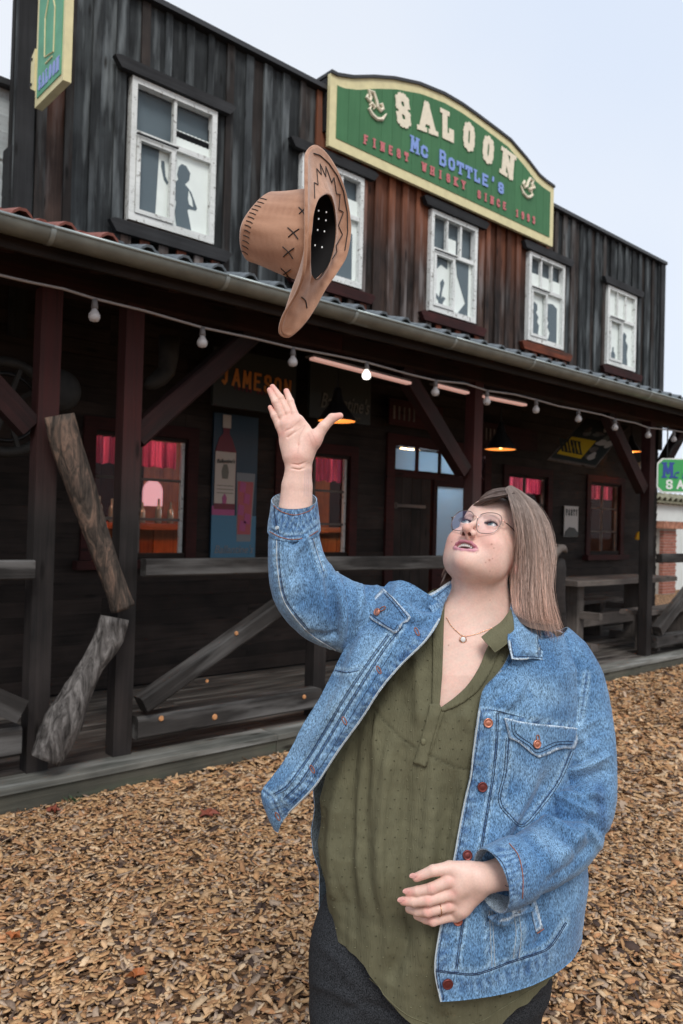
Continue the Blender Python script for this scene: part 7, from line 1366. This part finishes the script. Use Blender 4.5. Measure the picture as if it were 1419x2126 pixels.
# ------------------------------------------------------------------ hair
def hair():
    m, n, l, b = nt('hair_strand'); b.inputs['Roughness'].default_value = .38; setspec(b, .45); b.inputs['Anisotropic'].default_value = .4; at = n.new('ShaderNodeAttribute'); at.attribute_name = 'col'; l.new(at.outputs['Color'], b.inputs['Base Color'])
    # guides: from the parting, over the head, down to the ends of the bob
    GR = [  # right side of her face in the picture, from face edge to the back outline: (px, py, z)
      [(1052, 1013, 12), (1064, 1040, 34), (1074, 1076, 38), (1079, 1120, 26), (1073, 1165, 4), (1070, 1215, 4), (1072, 1262, 22), (1078, 1296, 42)],
      [(1056, 1010, 2), (1078, 1036, 26), (1092, 1076, 40), (1098, 1125, 42), (1099, 1175, 40), (1098, 1225, 44), (1100, 1275, 56), (1108, 1312, 60)],
      [(1060, 1009, -10), (1090, 1034, 12), (1112, 1076, 24), (1122, 1125, 30), (1127, 1175, 32), (1130, 1225, 34), (1136, 1278, 40), (1148, 1318, 40)],
      [(1062, 1010, -25), (1100, 1038, -8), (1126, 1078, -2), (1138, 1125, 2), (1141, 1175, 4), (1138, 1225, 8), (1150, 1275, 14), (1162, 1316, 16)],
      [(1062, 1012, -45), (1104, 1042, -42), (1132, 1082, -40), (1146, 1128, -38), (1145, 1175, -34), (1138, 1225, -26), (1150, 1272, -16), (1160, 1304, -8)],
      [(1058, 1016, -80), (1098, 1046, -88), (1124, 1084, -92), (1138, 1130, -90), (1140, 1178, -84), (1134, 1228, -70), (1140, 1272, -55), (1150, 1300, -45)],
      [(1050, 1020, -110), (1080, 1060, -135), (1098, 1100, -140), (1108, 1150, -134), (1112, 1200, -120), (1110, 1245, -100), (1118, 1280, -85), (1126, 1300, -80)]]
    GL_ = [  # far side: over the forehead's far edge and down behind the face
      [(1068, 1024, 26), (1038, 1030, 22), (1013, 1035, 6), (997, 1042, -16), (984, 1052, -46), (960, 1110, -110), (935, 1165, -120), (915, 1210, -110)],
      [(1068, 1017, 2), (1034, 1019, -20), (1008, 1030, -45), (992, 1046, -78), (977, 1072, -115), (955, 1120, -140), (930, 1175, -140), (907, 1222, -125)],
      [(1060, 1012, -45), (1026, 1015, -70), (1004, 1030, -95), (990, 1056, -120), (985, 1090, -145), (968, 1140, -155), (940, 1190, -150), (916, 1232, -135)]]
    def sheetfn(G, m=14):
        S_ = [np.array([c3(*p) for p in g]) for g in G]; S_ = [spl(g, m) for g in S_]; return np.array(S_)
    A, B = sheetfn(GR), sheetfn(GL_); rs = np.random.RandomState(17)
    base = [(.24, .165, .135), (.40, .295, .25), (.56, .45, .395), (.70, .60, .55), (.10, .066, .052)]; P = []; Cc = []
    def at(T, u, t_idx=None):
        m = T.shape[0]-1; x = u*m; i = min(int(x), m-1); f = x-i; return T[i]*(1-f)+T[i+1]*f
    def strand(T, u, depth, w, col, jl=1.0, frizz=0.):
        dr = rs.normal(0, .055); n = T.shape[1]; s = np.linspace(0, 1, n); uu = np.clip(u+dr*s**1.3, 0, 1)*(T.shape[0]-1); ii = np.minimum(uu.astype(int), T.shape[0]-2); ff = (uu-ii)[:, None]; g = T[ii, np.arange(n)]*(1-ff)+T[ii+1, np.arange(n)]*ff
        cen = np.array([15, -70, -80.]); out = g-cen; out /= np.linalg.norm(out, axis=1, keepdims=True); g -= out*depth*np.clip(s*3+.3, 0, 1)[:, None]
        ph = rs.uniform(0, 6.28, 3); am = (1.2+3.6*s+frizz*s)[:, None]; g += np.stack([np.sin(s*5+ph[0]), .2*np.sin(s*4+ph[1]), np.sin(s*6+ph[2])], 1)*am
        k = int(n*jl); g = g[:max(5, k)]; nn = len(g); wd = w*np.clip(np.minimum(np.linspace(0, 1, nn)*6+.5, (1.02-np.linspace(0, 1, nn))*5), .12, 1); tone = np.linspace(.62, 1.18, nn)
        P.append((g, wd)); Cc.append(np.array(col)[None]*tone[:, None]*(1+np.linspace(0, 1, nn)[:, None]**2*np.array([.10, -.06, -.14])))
    for k in range(7200):
        u = rs.rand(); clump = .5+.5*math.sin(u*47)+.35*math.sin(u*113+1); tn = np.clip(.58+.30*math.sin(u*23+.5)+.24*math.sin(u*61+2)+.18*math.sin(u*131)+rs.normal(0, .16), 0, 1); col = np.array([.10, .066, .052])*(1-tn)+np.array([.98, .79, .69])*tn; col = col*rs.uniform(.85, 1.2)
        strand(A, u, abs(rs.normal(0, 5)), rs.uniform(.24, .6), col, rs.uniform(.84, 1.0)**.7 if rs.rand() > .12 else rs.uniform(.5, .9))
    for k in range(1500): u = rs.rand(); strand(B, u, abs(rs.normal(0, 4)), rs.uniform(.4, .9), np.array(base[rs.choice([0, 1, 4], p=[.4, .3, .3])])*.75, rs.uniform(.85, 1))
    for k in range(320): u = rs.rand(); strand(A, u, -rs.uniform(1, 7), .2, np.array(base[2]), rs.uniform(.6, 1.0), rs.uniform(3, 10))
    for k in range(0):                                                   # stray hairs at the crown
        x0 = rs.uniform(1020, 1075); a = rs.uniform(-2.6, -.4); L_ = rs.uniform(10, 22); q = [(x0, 1014+abs(x0-1050)*.2, rs.uniform(-20, 20)), (x0+L_*.5*math.cos(a), 1010+L_*.5*math.sin(a), 5), (x0+L_*math.cos(a+.5), 1008+L_*math.sin(a+.5)*.7, 5)]; g = spl([c3(*p) for p in q], 8); P.append((g, np.linspace(.14, .05, 8))); Cc.append(np.tile(np.array(base[2]), (8, 1)))
    for k in range(130):                                                  # loose strands falling over the cheek and ear, and at the ends
        k0 = len(P); strand(A, rs.uniform(0, .10), -rs.uniform(0, 5), rs.uniform(.2, .42), np.array([.62, .50, .44])*rs.uniform(.45, 1.2), rs.uniform(.55, 1.0), 1.5)
        g, wd = P[k0]; s_ = np.linspace(0, 1, len(g)); g[:, 0] -= rs.uniform(0, 9)*np.sin(s_*math.pi*rs.uniform(.6, 1.2)); g[:, 2] += 6*s_
    for k in range(260):
        k0 = len(P); strand(A, rs.uniform(.2, 1), -rs.uniform(0, 3), rs.uniform(.18, .36), np.array([.66, .50, .42])*rs.uniform(.5, 1.1), 1.0, 1.0)
        g, wd = P[k0]; s_ = np.linspace(0, 1, len(g))**5; g += s_[:, None]*np.array([rs.uniform(-4, 9), rs.uniform(-13, 2), rs.uniform(-3, 8)])
    Vs = []; Qs = []; Cs = []; b0 = 0
    for (g, wd), c in zip(P, Cc):
        T = np.gradient(g, axis=0); T /= np.linalg.norm(T, axis=1, keepdims=True)+1e-9; ref = np.cross(T, [.2, .1, 1.]); ref /= np.linalg.norm(ref, axis=1, keepdims=True)+1e-9; bi = np.cross(T, ref); a = np.arange(3)*2*np.pi/3+rs.uniform(0, 2)
        V = g[:, None]+(ref[:, None]*np.cos(a)[None, :, None]+bi[:, None]*np.sin(a)[None, :, None])*wd[:, None, None]; m = len(g); Vs.append(V.reshape(-1, 3)); Qs.append(gridf(m, 3, True)+b0); Cs.append(np.repeat(c, 3, 0)); b0 += 3*m
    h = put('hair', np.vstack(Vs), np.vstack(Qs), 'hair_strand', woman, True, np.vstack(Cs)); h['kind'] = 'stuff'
    # the mass of hair underneath
    vcol('hair_mass', rough=.6, nscale=0); MATS['hair_mass'].node_tree.nodes['Principled BSDF'].inputs['Roughness'].default_value = .6
    for T in (A, B):
        G = T.copy(); cen = np.array([15, -70, -80.]); out = G-cen; out /= np.linalg.norm(out, axis=2, keepdims=True); s = np.linspace(0, 1, G.shape[1]); G -= out*(5*np.clip(s*4+.5, 0, 1)*np.where(s > .93, 2, 1))[None, :, None]
        G = np.array([spl(G[:, k], 30) for k in range(G.shape[1])]); V = G.reshape(-1, 3); Q = gridf(G.shape[0], 30); put('hair_mass', V, Q, 'hair_mass', woman, True, np.tile([.20, .145, .12], (len(V), 1))*(1+.4*nz3(V, .3, 5))[:, None])
    # scalp: hair on the skull itself
    def f(q): l = q@MH.T; d = ell(l, (0, 30, -96), (79, 92, 98)); cut = np.maximum(l[:, 2]-(-26-.20*np.abs(l[:, 0])+.0*l[:, 1]), -(l[:, 1]+75)); return smax(smax(d, l[:, 2]+18+.35*np.abs(l[:, 0]), 3), -(l[:, 1]+80), 3)
    V, Q = nets(f, (-110, -130, -240), (190, 125, 60), 3.0); l = V@MH.T; c = np.tile([.12, .085, .07], (len(V), 1))*(1+.35*np.sin(l[:, 0]*1.7+nz3(V, .1, 2)*2))[:, None]; put('scalp_hair', V, Q, 'hair_mass', woman, True, c)
hair()
# ------------------------------------------------------------------ glasses, necklace
plain('frame_metal', (.30, .24, .22), .25, .9); plain('frame_rose', (.62, .36, .30), .25, .9); plain('temple_dark', (.05, .03, .03), .3)
def lens_mat():
    m, n, l, b = nt('lens'); tr = n.new('ShaderNodeBsdfTransparent'); tr.inputs[0].default_value = (.97, .96, .98, 1); gl = n.new('ShaderNodeBsdfGlossy'); gl.inputs['Roughness'].default_value = .04; gl.inputs['Color'].default_value = (.62, .5, .95, 1)
    lw = n.new('ShaderNodeLayerWeight'); pw = n.new('ShaderNodeMath'); pw.operation = 'POWER'; pw.inputs[1].default_value = 3.6; l.new(lw.outputs['Facing'], pw.inputs[0]); ml = n.new('ShaderNodeMath'); ml.operation = 'MULTIPLY_ADD'; ml.inputs[1].default_value = .75; ml.inputs[2].default_value = .015; l.new(pw.outputs[0], ml.inputs[0])
    mx = n.new('ShaderNodeMixShader'); l.new(ml.outputs[0], mx.inputs[0]); l.new(tr.outputs[0], mx.inputs[1]); l.new(gl.outputs[0], mx.inputs[2]); l.new(mx.outputs[0], n['Material Output'].inputs[0])
lens_mat()
def px_z(px, py, z): return c3(px, py, z)
def lplane(px, py, L0=None):
    """point under a pixel on the wrapped plane of the glasses"""
    o = np.array([-283.5, 24., D0]); d = c3(px, py, 0)-o; best = None
    for t in np.linspace(.90, 1.06, 321):
        q = (o+d*t)@MH.T; e = q[2]-(13-.0035*q[0]**2-.10*(q[1]+4)); 
        if best is None or abs(e) < best[0]: best = (abs(e), o+d*t)
    return best[1]
def glasses():
    g = bpy.data.objects.new('glasses', None); COL.objects.link(g); g.parent = woman
    Lp = [(1013, 1064.5), (1022, 1064.5), (1034, 1067), (1041.5, 1073), (1042, 1081), (1039, 1090), (1030, 1102), (1020, 1107), (1007, 1107.5), (995, 1105.5), (990.5, 1098), (990, 1086), (994, 1074), (1001, 1067.5)]
    Rp = [(969, 1060.5), (977, 1061.5), (983, 1066.5), (983.5, 1075), (980, 1082), (974, 1091), (966, 1098), (957, 1101.5), (944, 1100.5), (938, 1096), (938, 1087), (943, 1074), (952, 1064), (960, 1060.5)]
    for pl in (Lp, Rp):
        P = np.array(pl+[pl[0], pl[1], pl[2]], float); P = spl(P, 17*4)[4:4+56]; V3 = np.array([lplane(*p) for p in P]); V3 = (V3+np.roll(V3, 1, 0)+np.roll(V3, -1, 0))/3; V3c = np.vstack([V3, V3[:1], V3[1:2]]); V, Q = tubes([V3c], .85, 6); put('rim', V, Q, 'frame_metal', g)
        c = V3.mean(0)+FH*1.0; V = np.vstack([[c], V3]); n = len(V3); T = np.array([(0, i+1, (i+1) % n+1) for i in range(n)]); put('lens', V, T, 'lens', g, True)
    for pts, mt, nm, r_ in (([lplane(982, 1074), lplane(985, 1072.5)+FH*3, lplane(989, 1073)+FH*3, lplane(994, 1075.5)], 'frame_rose', 'bridge', .9), ([lplane(1041.5, 1080), lplane(1046, 1081.5), lplane(1050, 1084)-FH*3], 'frame_rose', 'hinge', 1.3), ([lplane(1049, 1083)-FH*3, c3(1062, 1097, 0)+np.array([0, 0, 12.]), c3(1077, 1116, 4)], 'temple_dark', 'temple', 1.1), ([lplane(941, 1075), lplane(938, 1074)], 'frame_rose', 'hinge', 1.3), ([lplane(939, 1073)-FH*2, hl(-76, 0, -30), hl(-80, -5, -80)], 'temple_dark', 'temple', 1.1)):
        V, Q = tubes([spl(pts, 14)], r_, 6); put(nm, V, Q, mt, g)
    for s in (-1, 1): P, Q = ballmesh(0, 2.2, n=8); put('nose_pad', (P*np.array([.5, 1.3, 1])+np.array([9.0*s, -9, 9]))@MH, Q, 'opal', g)
glasses()
def necklace():
    cb = Cloth(*nets(lambda q: sdf_upper(q), (-115, -300, -60), (90, -175, 60), 3)); nk = bpy.data.objects.new('necklace', None); COL.objects.link(nk); nk.parent = woman
    pts = np.array([cb.hit(x, y, 1.2)[0] for x, y in spl([(928, 1283), (938, 1300), (950, 1312), (963, 1321), (985, 1318), (1010, 1309), (1030, 1301)], 60)])
    Vs = []; Qs = []; b = 0; P, Q = ballmesh(0, 1.0, n=5)
    V, Q2 = tubes([pts], .55, 5); put('chain', V, Q2, 'gold', nk)
    for p in pts[::2]: Vs.append(p+P*np.array([1.3, 1.0, .9])); Qs.append(Q+b); b += len(P)
    put('chain_link', np.vstack(Vs), np.vstack(Qs), 'gold', nk)['kind'] = 'stuff'
    c, n_ = cb.hit(962, 1329, 3); P, Q = ballmesh(0, 1.0, n=14); pd = put('pendant_stone', c+P*np.array([5.2, 5.4, 1.8]), Q, 'opal', nk); Vs = []; Qs = []; b = 0
    P, Q = ballmesh(0, 1.0, n=7)
    for k in range(12): a = k*math.pi/6; Vs.append(c+np.array([6.6*math.cos(a), 6.8*math.sin(a), -.3])+P*1.5); Qs.append(Q+b); b += len(P)
    put('pendant_setting', np.vstack(Vs), np.vstack(Qs), 'gold', nk)
necklace()
# ------------------------------------------------------------------ the hat in the air
vcol('suede', rough=.95, spec=.1, nscale=900, namp=.20, bump=.4, bscale=1300, sheen=.5); plain('hat_lining', (.006, .005, .005), .9); plain('lace', (.022, .018, .017), .6); plain('hole_glow', (.85, .85, .83), .3, emit=(1, 1, 1), es=.35)
def hat():
    hw = toworld(c3(650, 500, 0)); H = thing('cowboy_hat', 'brown suede cowboy hat with black lacing tossed in the air above her hand', 'hat', hw)
    SB = np.array([.31, .145, .08]); SP = np.array([.55, .31, .20])
    def hc(V, s=0): c = np.tile(SB, (len(V), 1)); n1 = nz3(V, .03, 3+s, 3); n2 = nz3(V, .2, 4+s, 2); w = np.clip(.42+.42*n1+.34*n2, 0, 1)[:, None]; return c*(1-w)+SP*w*1.0
    up = [(655, 303, 0), (676, 318, -28), (700, 356, -60), (716, 400, -86), (725, 450, -104), (726, 485, -112), (718, 530, -108), (700, 562, -92), (674, 600, -64), (652, 640, -38), (630, 672, -16), (605, 696, 0), (590, 697, 6), (582, 686, 14), (590, 655, 30), (612, 618, 56), (628, 580, 86), (634, 540, 104), (636, 490, 112), (636, 440, 106), (636, 390, 88), (636, 350, 62), (638, 318, 30)]
    op = [(682, 402, -4), (690, 408, -22), (696, 430, -48), (698, 455, -66), (698, 480, -76), (696, 510, -76), (690, 535, -68), (680, 556, -54), (668, 572, -34), (658, 580, -16), (650, 582, -2), (648, 578, 14), (647, 566, 34), (646, 550, 52), (646, 530, 66), (646, 508, 76), (647, 486, 80), (649, 465, 76), (652, 444, 66), (657, 425, 52), (663, 412, 36), (671, 405, 20), (677, 402, 8)]
    n = 92; U = np.array([c3(*p) for p in up+up[:3]]); O = np.array([c3(*p) for p in op+op[:3]]); m = len(up)
    def clo(P): Q = spl(P, (m+2)*4+1)[4:4+m*4]; return Q
    U, O = clo(U), clo(O); n = len(U); cen = O.mean(0); nrm = np.array([.90, -.10, .42]); nrm /= np.linalg.norm(nrm); nu = 26; V = []
    for i in range(nu):
        s = i/(nu-1); V.append(O*(1-s)+U*s+nrm[None]*(-7*math.sin(math.pi*s)+4*s*s))
    V = np.array(V).reshape(-1, 3); Q = gridf(nu, n, True); N = vnormals(V, Q)
    if (N@nrm).mean() < 0: Q = Q[:, ::-1]; N = -N
    V2, Q2 = thick(V, Q, N, 3.2, nu, n, True); put('brim', V2, Q2, 'suede', H, True, hc(V2)); clb = Cloth(V2, Q2)
    V, Q = tubes([np.vstack([U, U[:2]])+nrm*(-1.2)], 2.9, 8); put('brim_edge', V, Q, 'suede', H, True, hc(V)*.92)
    # crown: rings from the opening to the pinched top
    ax = np.array([-.93, .10, -.34]); ax /= np.linalg.norm(ax); Rg = []; base = O.mean(0); rel = O-base; rel -= np.outer(rel@ax, ax)
    shape = [(0, .855, .97, 0, 0), (.10, .96, .985, 0, 2), (.3, .93, .96, 0, 7), (.5, .86, .93, 1, 13), (.7, .79, .90, 1, 20), (.86, .74, .87, 2, 26), (.95, .715, .84, 3, 29), (.985, .67, .79, 3, 30), (1.0, .58, .70, 4, 30), (.98, .36, .44, 0, 30), (.90, .20, .24, 0, 30), (.86, .02, .02, 0, 29)]
    upv = np.array([0, 1., 0]); upv -= ax*(upv@ax); upv /= np.linalg.norm(upv); sd = np.cross(ax, upv); Hh = 150.
    K = spl([list(s_) for s_ in shape], 60)
    for s, a, b_, p, sh in K:
        r = np.outer((rel@upv)*a*1.16, upv)+np.outer((rel@sd)*b_, sd); th = np.arctan2(rel@sd, rel@upv); lift = -19*np.cos(th)*s*s; Rg.append(base-nrm*2+r+ax*(Hh*s)[None] if False else base-nrm*2+r+ax*(Hh*s)+np.outer(lift, ax)+upv*sh*1.0+upv*(-4)*s)
    V = np.array(Rg).reshape(-1, 3); Q = gridf(60, n, True); N = vnormals(V, Q); out = ((V-base-ax*60)*N).sum()
    if out < 0: Q = Q[:, ::-1]; N = -N
    P = topx(V); V += N*(1.0*nz3(V, .04, 8, 2))[:, None]; put('crown', V, Q, 'suede', H, True, hc(V, 5)); clc = Cloth(V, Q); put('lining', V-N*3.5, Q, 'hat_lining', H)
    # lacing
    def ln(cl, pls, r=1.1, off=1.2, nm='lacing'): V, Q = tubes([np.array([cl.hit(x, y, off)[0] for x, y in spl(p, 8)]) for p in pls], r, 5); put(nm, V, Q, 'lace', H)
    for cx, cy, w, h in ((610, 483, 12, 13), (599.5, 523, 12, 14), (594, 566, 10, 12), (628, 438, 7, 9)): ln(clc, [[(cx-w, cy-h*.8+0), (cx, cy), (cx+w*.8, cy+h)]], nm='cross_stitch'); ln(clc, [[(cx-w*.9, cy+h*.7), (cx, cy), (cx+w, cy-h*.6)]], nm='cross_stitch')
    ln(clc, [[(586, 588), (592, 597), (604, 603)]], nm='cross_stitch')
    st = []
    for k in range(13): t = k/12; x = np.interp(t, [0, .3, .6, 1], [541, 520, 508, 502]); y = np.interp(t, [0, .3, .6, 1], [412, 438, 468, 520]); st.append([(x, y), (x+7, y+1+t*2), (x+13, y+3+t*5)])
    for p in st: ln(clc, [p], .9, 1.0, 'edge_stitch')
    zz = [(653, 412), (652, 379), (660, 384), (657, 350), (667, 363), (664, 340), (676, 367), (676, 345), (688, 379), (693, 368), (698, 402), (706, 403), (703, 435), (713, 440), (702, 468), (711, 487), (697, 510), (699, 522), (683, 547)]
    V, Q = tubes([np.array([clb.hit(x, y, 1.4)[0] for x, y in np.concatenate([np.linspace(a, b, 5)[:-1] for a, b in zip(np.array(zz[:-1], float), np.array(zz[1:], float))]+[np.array(zz[-1:], float)])])], 1.0, 5); put('zigzag_lacing', V, Q, 'lace', H)
    ln(clb, [[(651, 318), (664, 322), (682, 338), (700, 364), (713, 396), (721, 440), (722, 480), (716, 520)]], 1.2, 1.2); ln(clb, [[(626, 616), (634, 624), (637, 640)]], 1.2, 1.2)
    # glowing discs painted as daylight through air holes in the crown's far wall
    oc = cen+ax*40
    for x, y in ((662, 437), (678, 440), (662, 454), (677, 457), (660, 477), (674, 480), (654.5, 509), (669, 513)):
        z = -95 if y < 500 else -90; c = c3(x, y, z*.62); d = np.array([-283.5, 24, D0])-c; d /= np.linalg.norm(d); e1 = np.cross(d, upv); e1 /= np.linalg.norm(e1); e2 = np.cross(d, e1); a = np.linspace(0, 2*math.pi, 10, endpoint=False); V = np.array([c]+[c+(e1*math.cos(t)*1.7+e2*math.sin(t)*2.1) for t in a]+[c-d*2]); T = np.array([(0, i+1, (i+1) % 10+1) for i in range(10)]+[(11, (i+1) % 10+1, i+1) for i in range(10)]); put('hole_glow', V, T, 'hole_glow', H)
hat()
